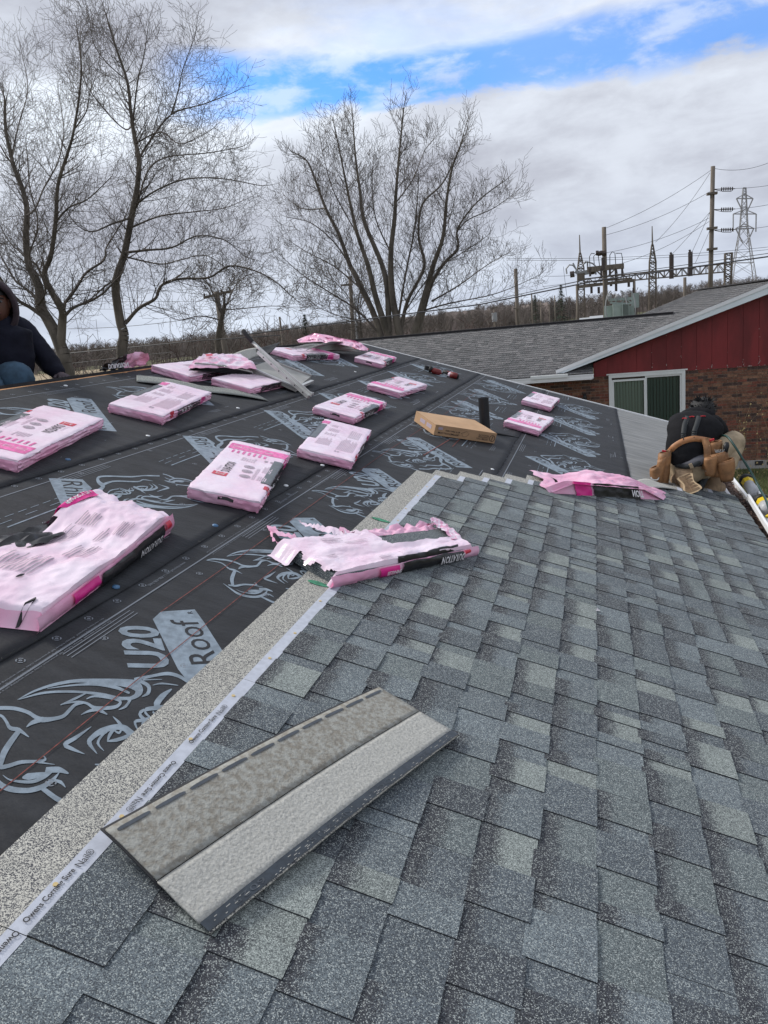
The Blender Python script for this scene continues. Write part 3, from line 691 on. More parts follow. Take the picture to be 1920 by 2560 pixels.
    return root, f, patch, words
def handle_slot(root, f, u=-.030, v0=.14, v1=.215):
    b = MB(); vs, fs = grid(lambda v, u_: f(u_+.006*math.sin((v-v0)/(v1-v0)*math.pi), v, .002), lin(v0, v1, 8), [u-.007, u+.007]); b.add(vs, fs); o = b.build('handle_slot', M['ink'], root); return o
L_ = [('B1', -2.467, 3.36, -.214, .974, 'front', True, 'pink bundle cut off by the left edge, magenta panel at its near end'),
 ('B2', -2.51, 4.73, -.172, .993, 'back', False, 'pink bundle in front of the narrow grey strip, right of the one cut off'),
 ('B3', -1.484, 3.742, -.225, .946, 'front', False, 'pink bundle in mid roof with a clear black handle slot facing the camera'),
 ('B4', -1.643, 6.213, -.01, .995, 'front', False, 'pink bundle with a crumpled near end right behind the bundle of text columns'),
 ('B5', -1.354, 4.93, -.164, 1.0, 'back', False, 'pink bundle printed with columns of small text, magenta tab at its far left corner'),
 ('B6', -1.66, 7.91, .06, 1.0, 'front', True, 'pink bundle midway between the grey metal cutter and the red power tool'),
 ('B7', -2.356, 9.57, -.075, 1.0, 'front', False, 'pink bundle close to the top of the white rake edge'),
 ('B8', -.288, 7.85, .08, 1.0, 'front', True, 'pink bundle right of the vent pipe, magenta panel across its near part'),
 ('B9', -.29, 9.64, .055, 1.0, 'back', False, 'pink bundle farthest to the right, next to the white rake edge'),
 ('B10', -2.93, 6.10, .06, 1.0, 'plain', False, 'pink bundle at the ridge partly under the opened bundle'),
 ('B12', -2.50, 6.24, .02, 1.0, 'plain', False, 'pink bundle half covered by the grey metal cutter'),
 ('B13', -2.91, 8.50, .225, 1.02, 'front', False, 'long pink bundle behind the grey metal cutter, black band on its side')]
for i, (nm, s, t, dx, dt, kind, fl, lab) in enumerate(L_):
    k_ = (HCAM-.075)/(HCAM-.09); root, f, patch, words = bundle(s*k_, t*k_, dx, dt, kind, fl, lab, seed=i*3.7+1)
    if nm in ('B3', 'B4', 'B7'): handle_slot(root, f)

# free-form sheets lying on the roof -------------------------------------------------
def fr(x, s_): return 1.2*nz(x*3.3, s_)+.7*nz(x*9.7, s_+1)+.28*nz(x*23, s_+2)+.12*abs(nz(x*47, s_+3))
def film(name, mats, parent, P4, nu, nv, hfn, jag=(0, 0, 0, 0), thick=.0, seed=0, holes=None, matfn=None, smooth=True, inv=None):
    """patch between four roof points (s,t); hfn(u,v) gives height; jag roughens the four borders"""
    vs = []
    for j in range(nv):
        for i in range(nu):
            u = i/(nu-1); v = j/(nv-1)
            uu = u + jag[3]*(1-u)**6*fr(v, seed)+jag[1]*u**6*fr(v, seed+4)
            v2 = v + jag[0]*(1-v)**6*fr(u, seed+2)+jag[2]*v**6*fr(u, seed+7)
            a = Vector(P4[0]).lerp(Vector(P4[1]), uu); c = Vector(P4[3]).lerp(Vector(P4[2]), uu); q = a.lerp(c, v2)
            h = hfn(u, v); vs.append(R(q[0], q[1], h))
    fs = []; mi = []
    for j in range(nv-1):
        for i in range(nu-1):
            u = (i+.5)/(nu-1); v = (j+.5)/(nv-1)
            if holes and holes(u, v): continue
            fs.append((j*nu+i, j*nu+i+1, (j+1)*nu+i+1, (j+1)*nu+i)); mi.append(matfn(u, v) if matfn else 0)
    b = MB(); b.v = [tuple(v) for v in vs]; b.f = fs; b.mi = mi
    o = b.build(name, mats, None, smooth); orient(o.data, NR)
    if parent is not None: o.parent = parent; o.matrix_parent_inverse = parent.matrix_world.inverted()
    if smooth: o.data.set_sharp_from_angle(angle=math.radians(38))
    if thick:
        md = o.modifiers.new('thickness', 'SOLIDIFY'); md.thickness = thick; md.offset = 1
    return o
def rthing(name, label, cat, s, t, h=0.01, ang=0, group=None):
    o = thing(name, label, cat, mat=roof_mat(s, t, h, ang), group=group); bpy.context.view_layer.update(); return o
def crease(u, v, seed, k=1.0):
    return k*(.016*abs(nz(u*4.2+v*2, v*3.4, seed)) + .010*nz(u*9, v*7, seed+2) + .006*abs(nz(u*20+v*6, v*15, seed+6)))

# -- big torn bundle at the left edge
c1 = rthing('opened_bundle', 'large crumpled opened pink bundle at the left edge, nearest the camera', 'shingle bundle', -1.45, 2.2)
def h1(u, v):        # u from near end to far end, v from up-slope to down-slope side
    e = min(v/.06, (1-v)/.05, u/.05, 1); e = max(0, min(1, e)); e = e*e*(3-2*e)
    body = .056 + .045*math.exp(-((u-.86)/.16)**2)*(1-.4*v) - .040*math.exp(-((u-.62)/.17)**2)*(1-v)**1.5*1.6
    fold = .020*abs(nz(u*3.6-v*2.2, v*2.2+u, 2.2))+.010*abs(nz(u*8+v*5, v*6, 5.1))+.004*nz(u*24, v*18, 7)
    return .013 + e*(body+fold)
def st2(px, py, h): return st(px, py, h)
P1 = [(-1.72, 1.62), (-1.70, 2.80), (-1.345, 2.76), (-1.215, 1.70)]
P1 = [(-1.72, 1.66), (-1.765, 2.82), (-1.395, 2.83), (-1.28, 1.86)]
film('wrapper', [M['palefilm'], M['pinkfilm']], c1, P1, 120, 46, h1, (.02, .03, 0, 0), seed=3, holes=lambda u, v: (v < .12+.04*nz(u*6, 1) and .30 < u < .74) , matfn=lambda u, v: 1 if u < .03 or v > .975 else 0)
film('black_band', [M['blackfilm']], c1, [(-1.80, 1.55), (-1.76, 2.64), (-1.63, 2.58), (-1.58, 1.60)], 90, 16, lambda u, v: .022+.030*abs(nz(u*8, v*3, 4))+.03*v*(1-abs(2*u-1)**3)+.008*nz(u*25, v*8), (.12, .1, 0, .1), seed=8)
film('magenta_tab', [M['magenta']], c1, [tuple(Vector(P1[0]).lerp(Vector(P1[1]), u).lerp(Vector(P1[3]).lerp(Vector(P1[2]), u), v)) for u, v in ((.76, -.01), (.96, -.01), (.94, .19), (.79, .13))], 24, 16, lambda u, v: h1(.77+.17*u, max(.012, .17*v))+.006)
def wrap_on(fnh, P4, u0, u1, v0, v1, off): 
    def F(x, y):
        u = u0+(u1-u0)*x; v = v0+(v1-v0)*y; a = Vector(P4[0]).lerp(Vector(P4[1]), u); c = Vector(P4[3]).lerp(Vector(P4[2]), u); q = a.lerp(c, v); return R(q[0], q[1], fnh(u, v)+off)
    return F
def film_words(body, parent, fnh, P4, u0, u1, v0, v1, m, off=.006, bold=0, name='printed_word'):
    tv, tf, _ = text_geo(body, bold, 2); F = wrap_on(fnh, P4, u0, u1, v0, v1, off); b = MB(); b.add([F(x, y) for x, y in tv], tf)
    o = sub(b, name, m, parent); orient(o.data, NR); return o
film_words('PROTECTION', c1, h1, P1, .80, .935, .115, .045, M['whiteink'], off=.010, bold=.02)
def film_lines(parent, fnh, P4, u0, u1, v0, v1, n, m, seed=1):
    b = MB(); r_ = random.Random(seed)
    for i in range(n):
        va = v0+(v1-v0)*(i+.2)/n; vb = va+(v1-v0)*.38/n; ue = u1-(u1-u0)*r_.uniform(0, .3); k = 14
        F = wrap_on(fnh, P4, 0, 1, 0, 1, .004); vs, fs = grid(F, lin(u0, ue, k), [va, vb]); b.add(vs, fs)
    o = sub(b, 'small_print', m, parent); o['kind'] = 'stuff'; orient(o.data, NR)
for a in ((.72, .80, .30, .50, 7), (.55, .72, .28, .44, 8), (.25, .42, .30, .62, 11), (.44, .58, .60, .78, 7), (.62, .72, .62, .70, 3), (.68, .80, .72, .84, 6), (.06, .22, .15, .4, 7)):
    film_lines(c1, h1, P1, *a, M['greytext'], seed=int(a[0]*100))
# side with black band and lettering (faces down-slope)
def side_film(name, m, parent, ts, s_at, h0, h1_, seed, push=.006, n=60, rag=.004):
    """upright strip along t; s_at(t) gives its foot; h0/h1_ heights as functions of t"""
    b = MB(); k = 8
    vs, fs = grid(lambda t, q: R(s_at(t)+push+.012*math.sin(q*math.pi)+.004*nz(t*30, q*3, seed)+rag*nz(t*9, q, seed), t, h0(t)+(h1_(t)-h0(t))*q), ts, lin(0, 1, k)); b.add(vs, fs)
    o = sub(b, name, m, parent, True); orient(o.data, SD); return o
sA = lambda t: -1.28 + (t-1.86)/(2.83-1.86)*(-1.395+1.28)
top1 = lambda t: .066+.008*nz(t*5, 1)+.025*max(0, (t-2.4)/.4)
side_film('side_film', M['pinkfilm'], c1, lin(1.84, 2.84, 70), sA, lambda t: .010, top1, 1, push=-.006)
side_film('black_side_band', M['blackfilm'], c1, lin(2.22, 2.73, 40), sA, lambda t: .012, lambda t: top1(t)-.004, 2, push=.004)
side_film('magenta_side_tab', M['magenta'], c1, lin(2.03, 2.20, 16), sA, lambda t: .022, lambda t: top1(t)-.001, 3, push=.003)
side_film('red_side_tab', M['redpatch'], c1, lin(2.74, 2.78, 6), sA, lambda t: .045, lambda t: top1(t)-.002, 4, push=.006)
def side_words(body, parent, s_at, ta, tb, ha, hb, m, push, bold=.02, seed=0):
    tv, tf, _ = text_geo(body, bold, 2); b = MB()
    for x, y in tv: pass
    b.add([R(s_at(ta+(tb-ta)*x)+push+.012*math.sin((ha+(hb-ha)*y)/.09*math.pi), ta+(tb-ta)*x, ha+(hb-ha)*y) for x, y in tv], tf)
    o = sub(b, 'side_name', m, parent); orient(o.data, SD); return o
side_words('DURATION', c1, sA, 2.69, 2.50, .055, .026, M['whiteink'], .012)
# black tears in the film
for (u, v, w) in ((.22, .60, .010), (.08, .55, .014), (.05, .86, .02), (.2, .35, .008)):
    F = wrap_on(h1, P1, 0, 1, 0, 1, .005); n = 12; b = MB(); b.add([F(u+w*2.2*math.cos(2*math.pi*k/n)*(1+.5*nz(k, u*9)), v+w*math.sin(2*math.pi*k/n)*(1+.5*nz(k, v*9))) for k in range(n)], [tuple(range(n))]); o = sub(b, 'tear', M['ink'], c1); orient(o.data, NR)

# -- torn bundle lying over the top course
c2 = rthing('opened_bundle', 'torn open pink bundle across the pale top course, dark shingles showing', 'shingle bundle', -.55, 3.25)
Q2 = [st(697, 1361, .07), st(835, 1440, .07), st(1191, 1365, .07), st(1120, 1310, .07)]
a0, a1_, a2, a3 = [Vector((q[0], q[1])) for q in Q2]     # left-back, front-left, right-front, right-back
back_left = a0 + (a3-a0)*.0
def P2q(u, v):           # u along the length from the left end, v from back to front
    return (a0.lerp(a3, u)).lerp(a1_.lerp(a2, u), v)
for k in range(5):       # the shingles still inside
    b = MB(); zf = .012+k*.009
    def cf(u, v, top): q = P2q(u, v); return R(q.x, q.y, zf+(.010 if top else 0)+.003*nz(u*3, v, k)-.012*max(0, u-.9)*3)
    us = lin(.035+.01*nz(k, 2), .965, 24); vs_ = lin(.05, .97, 6)
    vt, ft = grid(lambda u, v: cf(u, v, True), us, vs_); n0 = len(vt); vb = [cf(u, v, False) for v in vs_ for u in us]
    b.add(vt+vb, ft+[tuple(i+n0 for i in q[::-1]) for q in ft]); n = len(us); m_ = len(vs_)
    rim_ = [i for i in range(n)]+[j*n+n-1 for j in range(1, m_)]+[(m_-1)*n+i for i in range(n-2, -1, -1)]+[j*n for j in range(m_-2, 0, -1)]
    b.f += [(rim_[i], rim_[(i+1) % len(rim_)], rim_[(i+1) % len(rim_)]+n0, rim_[i]+n0) for i in range(len(rim_))]; b.mi += [0]*len(rim_)
    o = b.build('packed_shingle', [M['gran']], None); o.parent = c2; o.matrix_parent_inverse = c2.matrix_world.inverted()
    at_ = o.data.attributes.new('tone', 'FLOAT_COLOR', 'CORNER'); cl = (.12, .14, .155, .0); at_.data.foreach_set('color', [x for _ in o.data.loops for x in cl]); orient(o.data, NR)
hs2 = lambda u, v: (.070+.010*nz(u*5, v*4, 1)+crease(u, v, 12, .55))*max(0.12, min(1, (1.02-v)/.10, (u+.01)/.05, (1.03-u)/.06, 1))+.002
def film2(name, m, u0, u1, v0, v1, hfn, jag, nu=70, nv=34, seed=0, holes=None, matfn=None):
    P4 = [tuple(P2q(u0, v0)), tuple(P2q(u1, v0)), tuple(P2q(u1, v1)), tuple(P2q(u0, v1))]
    return film(name, m, c2, P4, nu, nv, lambda u, v: hfn(u0+(u1-u0)*u, v0+(v1-v0)*v), jag, seed=seed, holes=holes, matfn=matfn)
film2('wrapper', [M['palefilm'], M['pinkfilm']], -.02, .50, -.10, 1.03, hs2, (.10, .05, 0, .03), 90, 50, 4, holes=lambda u, v: (v > .30+.05*nz(u*6, 3) and v < .90 and u < .10+.07*nz(v*5, 2)+.02*nz(v*19, 4)), matfn=lambda u, v: 1 if v > .93 else 0)
film2('wrapper_front', [M['palefilm'], M['pinkfilm']], .48, 1.04, .50, 1.03, hs2, (.09, .02, 0, .0), 80, 30, 6, matfn=lambda u, v: 1 if u > .9 else 0)
film2('wrapper_end', [M['pinkfilm'], M['palefilm']], .90, 1.05, -.18, .62, lambda u, v: hs2(u, v)+.02*abs(nz(u*12, v*9, 3)), (.16, .06, 0, .08), 30, 50, 7, matfn=lambda u, v: 1 if nz(u*8, v*8, 4) > 0 else 0)
film2('wrapper_back', [M['pinkfilm'], M['palefilm']], .48, .93, -.26, .08, lambda u, v: .045+.035*abs(nz(u*16, v*6, 5))+.01*nz(u*30, v*9, 2)*(v < 0), (.45, .1, .15, .1), 90, 16, 8, matfn=lambda u, v: 0)
# ragged flaps reaching over the underlayment
def flap(parent, pts, w, m, seed, h=.03, name='torn_flap'):
    V = []; F = []; ribbon([(*st(x, y, h), ww) for x, y, ww in pts], V, F, 6)
    b = MB(); b.add([R(s+.004*nz(i*1.7, seed), t+.006*nz(i*2.3, seed+3), h+.025*abs(nz(i*.23, seed))+.012*nz(i*.9, seed+1)) for i, (s, t) in enumerate(V)], F)
    o = sub(b, name, m, parent, True); orient(o.data, NR); return o
flap(c2, [(672, 1315, .02), (690, 1332, .05), (730, 1345, .055), (775, 1358, .05), (810, 1362, .03), (825, 1366, .01)], 0, M['pinkfilm'], 3)
flap(c2, [(676, 1325, .006), (683, 1350, .010), (700, 1366, .014), (716, 1372, .02)], 0, M['pinkfilm'], 5)
flap(c2, [(745, 1302, .015), (765, 1312, .03), (790, 1320, .05), (830, 1330, .09), (870, 1338, .10), (920, 1342, .08)], 0, M['palefilm'], 7, .05)
flap(c2, [(855, 1318, .02), (862, 1330, .05), (880, 1338, .05)], 0, M['pinkfilm'], 9, .05)
# front face
fA = lambda t: a1_.x + (a2.x-a1_.x)*(t-a1_.y)/(a2.y-a1_.y)
topf = lambda t: .064+.006*nz(t*7, 2)
side_film('side_film', M['pinkfilm'], c2, lin(a1_.y-.01, a2.y+.02, 70), fA, lambda t: .012, topf, 21, push=-.004, rag=.008)
tt_ = lambda k: a1_.y+(a2.y-a1_.y)*k
side_film('magenta_side_tab', M['magenta'], c2, lin(tt_(.27), tt_(.40), 14), fA, lambda t: .020, lambda t: topf(t)-.002, 22, push=.008, rag=.008)
side_film('black_side_band', M['blackfilm'], c2, lin(tt_(.42), tt_(.87), 40), fA, lambda t: .020, lambda t: topf(t)+.004, 23, push=.009, rag=.008)
side_film('red_side_tab', M['redpatch'], c2, lin(tt_(.885), tt_(.93), 6), fA, lambda t: .045, lambda t: topf(t)+.002, 24, push=.010, rag=.008)
b = MB()
for nm, ta, tb, ha, hb, m_ in (('DURATION', .86, .68, .064, .028, 'whiteink'), ('ESTATE GRAY', .265, .16, .034, .020, 'ink'), ('SHINGLES', .385, .29, .052, .036, 'whiteink')):
    side_words(nm, c2, fA, tt_(ta), tt_(tb), ha, hb, M[m_], .020, .03)
film('black_top_band', [M['blackfilm']], c2, [tuple(P2q(.42, .90)), tuple(P2q(.87, .88)), tuple(P2q(.87, 1.0)), tuple(P2q(.42, 1.0))], 50, 8, lambda u, v: hs2(.42+.45*u, .9+.1*v)+.007, (.3, 0, 0, 0), seed=5)
for a in ((.20, .30, .02, .2, 5), (.28, .42, .20, .32, 4), (.33, .42, .80, .92, 4), (.10, .16, .5, .6, 3)):
    P4 = [tuple(P2q(0, 0)), tuple(P2q(1, 0)), tuple(P2q(1, 1)), tuple(P2q(0, 1))]; film_lines(c2, hs2, P4, *a, M['greytext'], seed=int(a[0]*77))

# -- empty crumpled wrapper by the kneeling worker
c3 = rthing('crumpled_wrapper', 'long crumpled pink wrapper lying left of the kneeling worker', 'plastic wrapper', .35, 5.7)
p0, p1_, p2_, p3 = [st(*q) for q in ((1322, 1205, .02), (1392, 1232, .02), (1648, 1256, .02), (1660, 1232, .02))]
pa, pb, pc, pd = Vector(st(1322, 1180, .02)), Vector(st(1655, 1236, .02)), Vector(st(1660, 1252, .02)), Vector(st(1372, 1232, .02))
P3 = [tuple(pa), tuple(pb), tuple(pc), tuple(pd)]
def eh(k): return .022+.070*max(0, min(1, k/.16, (1-k)/.22))
def h3(u, v):
    w_ = min(1, (1-v)/.30); prof = .030 + .078*math.exp(-((u-.56)/.27)**4)*(1-.25*v) + .02*math.exp(-((u-.9)/.08)**2)
    return .012+prof*w_+eh(u)*(1-w_)+(.25+.75*w_)*(crease(u*1.6, v, 31, .9)+.018*abs(nz(u*9, v*4, 2)))-.01
film('wrapper', [M['pinkfilm'], M['palefilm']], c3, P3, 120, 36, h3, (.05, .03, 0, .05), seed=14, holes=lambda u, v: .10 < u < .125 and .3 < v < .55, matfn=lambda u, v: 0)
dA = lambda k: pd.lerp(pc, k)
def front3(name, m, k0, k1, hb, hb2, push, seed):
    b = MB(); vs, fs = grid(lambda k, q: (lambda p: R(p.x+push*.6-.05*q+.008*nz(k*20, q*3, seed), p.y-push*.6, .010+(eh(k)*1.02+(hb-.085)*.3+.006*nz(k*9, 4, seed))*q))(dA(k)), lin(k0, k1, 40), lin(hb2, 1, 9)); b.add(vs, fs)
    o = sub(b, name, m, c3, True); orient(o.data, (SD+NR*.6).normalized()); return o
front3('front_film', M['pinkfilm'], .02, 1.0, .085, 0, .0, 2)
front3('magenta_tab', M['magenta'], .22, .36, .098, .06, .012, 2)
front3('black_band', M['blackfilm'], .38, .78, .094, .06, .012, 2)
tv, tf, _ = text_geo('NOIT', .03, 2); b = MB()
def F3(x, y): k = .79-.10*(1-x); p = dA(k); q = .25+.5*y; return R(p.x+.024-.05*q, p.y-.020, .014+eh(k)*q+.004)
b.add([F3(x, 1-y) for x, y in tv], tf); o = sub(b, 'side_name', M['whiteink'], c3); orient(o.data, (SD+NR).normalized())

# -- bundle opened on the ridge, bent shingles beneath it
M['shingle_back_bent'] = M['back_light']
s11 = [st(466, 904, .16), st(636, 911, .16), st(600, 884, .16), st(510, 884, .16)]
c4 = rthing('opened_bundle', 'opened pink bundle sagging over dark shingles, left of the grey metal cutter', 'shingle bundle', -2.95, 6.3)
P4 = [s11[0], s11[1], s11[2], s11[3]]
film('wrapper', [M['pinkfilm'], M['palefilm']], c4, [s11[3], s11[2], (s11[1][0]+.03, s11[1][1]), (s11[0][0]+.04, s11[0][1]-.03)], 60, 30, lambda u, v: .155+crease(u, v, 41, 1.0)-.03*v**4, (.04, .03, .10, .02), seed=5, matfn=lambda u, v: 1 if nz(u*5, v*5, 3) > -.05 and v < .9 else 0)
for k in range(5):
    film('packed_shingle', [M['synth'] if k < 4 else M['back_light']], c4, [(s11[3][0], s11[3][1]+.05), (s11[2][0]+.02, s11[2][1]), (s11[1][0]-.02+.01*k, s11[1][1]-.05), (s11[0][0]+.03, s11[0][1]+.02*k)], 20, 8, lambda u, v, k=k: .096+.012*k-.05*u*u*v, thick=.006)
film('red_tab', [M['redpatch']], c4, [st(512, 889, .17), st(530, 888, .17), st(532, 893, .17), st(516, 894, .17)], 6, 5, lambda u, v: .182)
# grey shingle sheets slumped on the ridge
c5 = rthing('loose_shingles', 'bent grey shingles along the ridge behind the lever of the cutter', 'shingles', -3.1, 7.4)
def bent(P, hs, parent, name, m, th=.005, nu=26, nv=8): return film(name, [m], parent, P, nu, nv, hs, thick=th)
bent([st(575, 884, .12), st(690, 862, .16), st(672, 880, .12), st(612, 896, .1)], lambda u, v: .10+.07*u+.02*math.sin(u*5)-.05*v, c5, 'shingle', M['back_light'])
bent([st(640, 872, .15), st(700, 860, .19), st(676, 884, .14), st(650, 892, .1)], lambda u, v: .145+.06*u-.06*v, c5, 'shingle', M['synth'])
c6 = rthing('loose_shingles', 'grey shingles lying back side up under a wrapper, far end of the ridge', 'shingles', -3.0, 9.6)
for k, (P, h0) in enumerate((([st(690, 866, .1), st(830, 850, .16), st(905, 874, .06), st(760, 872, .05)], .03), ([st(745, 862, .12), st(880, 846, .18), st(920, 872, .06), st(815, 876, .05)], .05), ([st(770, 852, .2), st(875, 833, .28), (st(888, 858, .12)), st(800, 858, .12)], .09))):
    bent(P, lambda u, v, h0=h0: h0+.09*math.sin(math.pi*min(1, u*.8))*(1-v)+.01*nz(u*4, v*3), c6, 'shingle', M['back_light'])
c7 = rthing('crumpled_wrapper', 'twisted pink wrapper draped over grey shingles, far end of the ridge', 'plastic wrapper', -3.0, 9.8)
zz = lambda x, y: (380+x*.3375, 820+y*.3375)
tp_ = [(1072, 88), (1130, 64), (1200, 38), (1300, 52), (1400, 76), (1500, 94), (1550, 112), (1598, 150)]; bt_ = [(1085, 108), (1170, 104), (1250, 100), (1310, 118), (1400, 122), (1490, 140), (1540, 165), (1600, 172)]
def FC(u, v):
    f = u*(len(tp_)-1); i = min(int(f), len(tp_)-2); w_ = f-i; a = Vector(tp_[i]).lerp(Vector(tp_[i+1]), w_); c = Vector(bt_[i]).lerp(Vector(bt_[i+1]), w_); q = a.lerp(c, v)
    return at(*zz(q.x, q.y), 9.75-.35*v+.10*nz(u*9, v*3)+.05*nz(u*26, v*6))
b = MB(); vs, fs = grid(FC, lin(0, 1, 70), lin(0, 1, 12)); b.add(vs, fs); o = sub(b, 'film', M['pinkfilm'], c7, True)
flap(c7, [(880, 870, .05), (900, 872, .09), (920, 874, .05)], 0, M['redpatch'], 3, .09, 'red_tab')
c8 = rthing('crumpled_wrapper', 'pink and black wrapper resting on the ridge right of the hooded worker', 'plastic wrapper', RIDGE, 5.4)
b = MB()
def RW(px, py): d = ray(px, py); k = (R(RIDGE, 0).x-.06-CAM.x)/d.x; return CAM+d*k
vs, fs = grid(lambda u, v: RW(248+115*u, 931-16*u) + Vector((.03*nz(u*6, v*4)+.05*v, .0, .005+(.05+.10*math.sin(math.pi*u)**.5*u+.02*nz(u*9, 3))*v+.012*nz(u*14, v*7))), lin(0, 1, 50), lin(0, 1, 10)); b.add(vs, fs)
for i, q in enumerate(b.f):
    u = (i % 49)/49; b.mi[i] = 1 if u < .52 else 0
sub(b, 'film', [M['pinkfilm'], M['blackfilm']], c8, True)
b = MB(); tv, tf, _ = text_geo('DURATION', .03, 2)
b.add([RW(258+50*x, 931-16*(.1+.43*x)) + Vector((.065, -.02, .012+.035*(1-y)+.004)) for x, y in tv], tf); sub(b, 'side_name', M['whiteink'], c8)

# ================================================================== LOOSE THINGS ON THE ROOF
# the shingle turned face down in the foreground
ls = rthing('loose_shingle', 'single grey shingle lying face down across the new shingles in the foreground', 'shingle', -.34, 1.66)
C4 = [Vector(q) for q in (st(262, 2083, .055), st(949, 1713, .05), st(1150, 1832, .048), st(530, 2318, .046))]
def lsp(u, v, off=0.0):     # u along the metre, v across
    q = C4[0].lerp(C4[1], u).lerp(C4[3].lerp(C4[2], u), v)
    h = .044+.018*math.sin(math.pi*u)*(1-.3*v)+.010*math.cos(v*math.pi)*(1-u)+.012*(1-u)**3*(1-v)+.0008*nz(u*20, v*9) + (-.004 if v > .515 else 0.0)*1
    return R(q.x, q.y, h+off)
def ls_part(name, m, u0, u1, v0, v1, off, nu=60, nv=10, th=.0, rag=0):
    b = MB(); vs, fs = grid(lambda u, v: lsp(u, v+(rag*nz(u*14, v*2, 5)), off), lin(u0, u1, nu), lin(v0, v1, nv)); b.add(vs, fs); o = sub(b, name, m, ls, True); orient(o.data, NR)
    if th: md = o.modifiers.new('thickness', 'SOLIDIFY'); md.thickness = th; md.offset = -1
    return o
ls_part('top_layer', M['asphalt_edge'], -.003, 1.003, -.032, .55, -.005, th=.004)
b = MB()
M['gran_edge'] = granule_mat('edge_granules', 'flat', ((.04, .042, .05), (.30, .30, .27)))
ls_part('back_upper', M['back_dark'], 0, 1, 0, .512, .0, th=.004)
ls_part('back_lower', M['back_light'], 0, 1, .518, .905, .002, th=.005, rag=.0)
ls_part('adhesive_strip', M['adhesive'], 0, 1, .905, .985, .0024, rag=.002)
ls_part('granule_edge', M['gran_edge'], 0, 1, .985, 1.0, .0015, th=.004, rag=.002)
for k in range(10):
    a = .015+k*.0985; b_ = a+.085; off = .0016
    b = MB(); n = 18; ring = []
    for i in range(n):
        an = 2*math.pi*i/n; cu = math.cos(an); su = math.sin(an); uu = (a+b_)/2+(b_-a)/2*(abs(cu)**.5)*(1 if cu > 0 else -1); vv = .058+.016*(abs(su)**.7)*(1 if su > 0 else -1)+.004*nz(i, k); ring.append(lsp(uu, vv, off))
    b.add(ring, [tuple(range(n))]); o = sub(b, 'sealant_dash', M['sealant'], ls); orient(o.data, NR)
for k, txt in enumerate(('6025', 'NP72415', 'OC 2', '725')):
    tv, tf, _ = text_geo(txt, 0, 2); b = MB(); u0 = .08+k*.24; wd = .022*len(txt)
    b.add([lsp(u0+wd*(1-x), .968-.042*(1-y), .0034) for x, y in tv], tf); o = sub(b, 'stamped_code', M['sealant'], ls); orient(o.data, NR)
b = MB(); r_ = random.Random(4)
for i in range(70):
    u = r_.uniform(.02, .98); v = r_.choice((.93, .95, .962, .975)); l = r_.uniform(.003, .012); b.add([lsp(u, v, .0031), lsp(u+l, v, .0031), lsp(u+l, v+.005, .0031), lsp(u, v+.005, .0031)], [(0, 1, 2, 3)])
o = sub(b, 'scuff_marks', M['greypaint'], ls); o['kind'] = 'stuff'; orient(o.data, NR)

# narrow grey strip
cc = [st(341, 940, .012), st(643, 989, .012), st(671, 1005, .012), st(341, 956, .012)]
gs = rthing('cut_strip', 'long narrow grey shingle strip passing behind a pink bundle', 'shingle strip', -2.7, 5.5)
film('strip', [granule_mat('pale_granules', 'flat', ((.09, .10, .10), (.34, .36, .34)))], gs, cc, 60, 4, lambda u, v: .016+.012*abs(math.sin(u*6)), thick=.004)
# grey shingle piece under the worker's near knee
gp = rthing('loose_shingle', 'grey shingle piece between the crumpled wrapper and the kneeling worker', 'shingle', .9, 6.4)
film('sheet', [M['back_light']], gp, [st(1570, 1205, .05), st(1640, 1196, .05), st(1692, 1226, .02), st(1600, 1226, .02)], 20, 8, lambda u, v: .022+.035*math.sin(math.pi*u)*(1-v*.5), thick=.005)

# cardboard box
bx = [Vector(q) for q in (st(1054, 1031.8, .09), st(1197.8, 1055, .09), st(1228.3, 1083.5, .09), st(1075, 1062, .09))]
cen = sum(bx, Vector((0, 0)))/4; dl = ((bx[1]-bx[0])+(bx[2]-bx[3])).normalized(); ang = math.atan2(dl.y, dl.x)
Lb = ((bx[1]-bx[0]).length+(bx[2]-bx[3]).length)/2; Wb = ((bx[3]-bx[0]).length+(bx[2]-bx[1]).length)/2
box = thing('cardboard_box', 'flat brown cardboard box with black printing lying beside the black vent pipe', 'cardboard box', mat=roof_mat(cen.x, cen.y, .012, ang)); bpy.context.view_layer.update()
hb = .085
b = MB(); x0, x1, y0, y1 = -Lb/2, Lb/2, -Wb/2, Wb/2
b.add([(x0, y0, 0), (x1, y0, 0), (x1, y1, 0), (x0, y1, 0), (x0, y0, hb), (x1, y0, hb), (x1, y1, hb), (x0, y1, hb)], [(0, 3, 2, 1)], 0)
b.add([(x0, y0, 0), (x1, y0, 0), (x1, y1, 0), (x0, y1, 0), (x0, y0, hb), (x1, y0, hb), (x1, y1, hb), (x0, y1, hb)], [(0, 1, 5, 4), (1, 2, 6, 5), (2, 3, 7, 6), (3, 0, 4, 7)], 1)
b.build('body', [M['cardboard'], M['cardboard_side']], box)
b = MB(); vs, fs = grid(lambda x, y: (x, y, hb+.0015+.004*nz(x*3, y*3)), lin(x0-.002, x1+.002, 24), lin(y0-.002, y1+.002, 14)); b.add(vs, fs); b.build('lid', M['cardboard'], box, True)
b = MB(); b.box((x0-.0015, y0-.0015, hb-.012), (x1+.0015, y0-.0005, hb+.003)); b.build('lid_edge', M['cardboard_side'], box)
def boxtext(body, xa, xb, za, zb, name='side_print', bold=.015):
    tv, tf, _ = text_geo(body, bold, 2); b = MB(); b.add([(xa+(xb-xa)*x, y0-.0025, za+(zb-za)*y) for x, y in tv], tf); o = b.build(name, M['ink'], box)
    return o
e = Lb
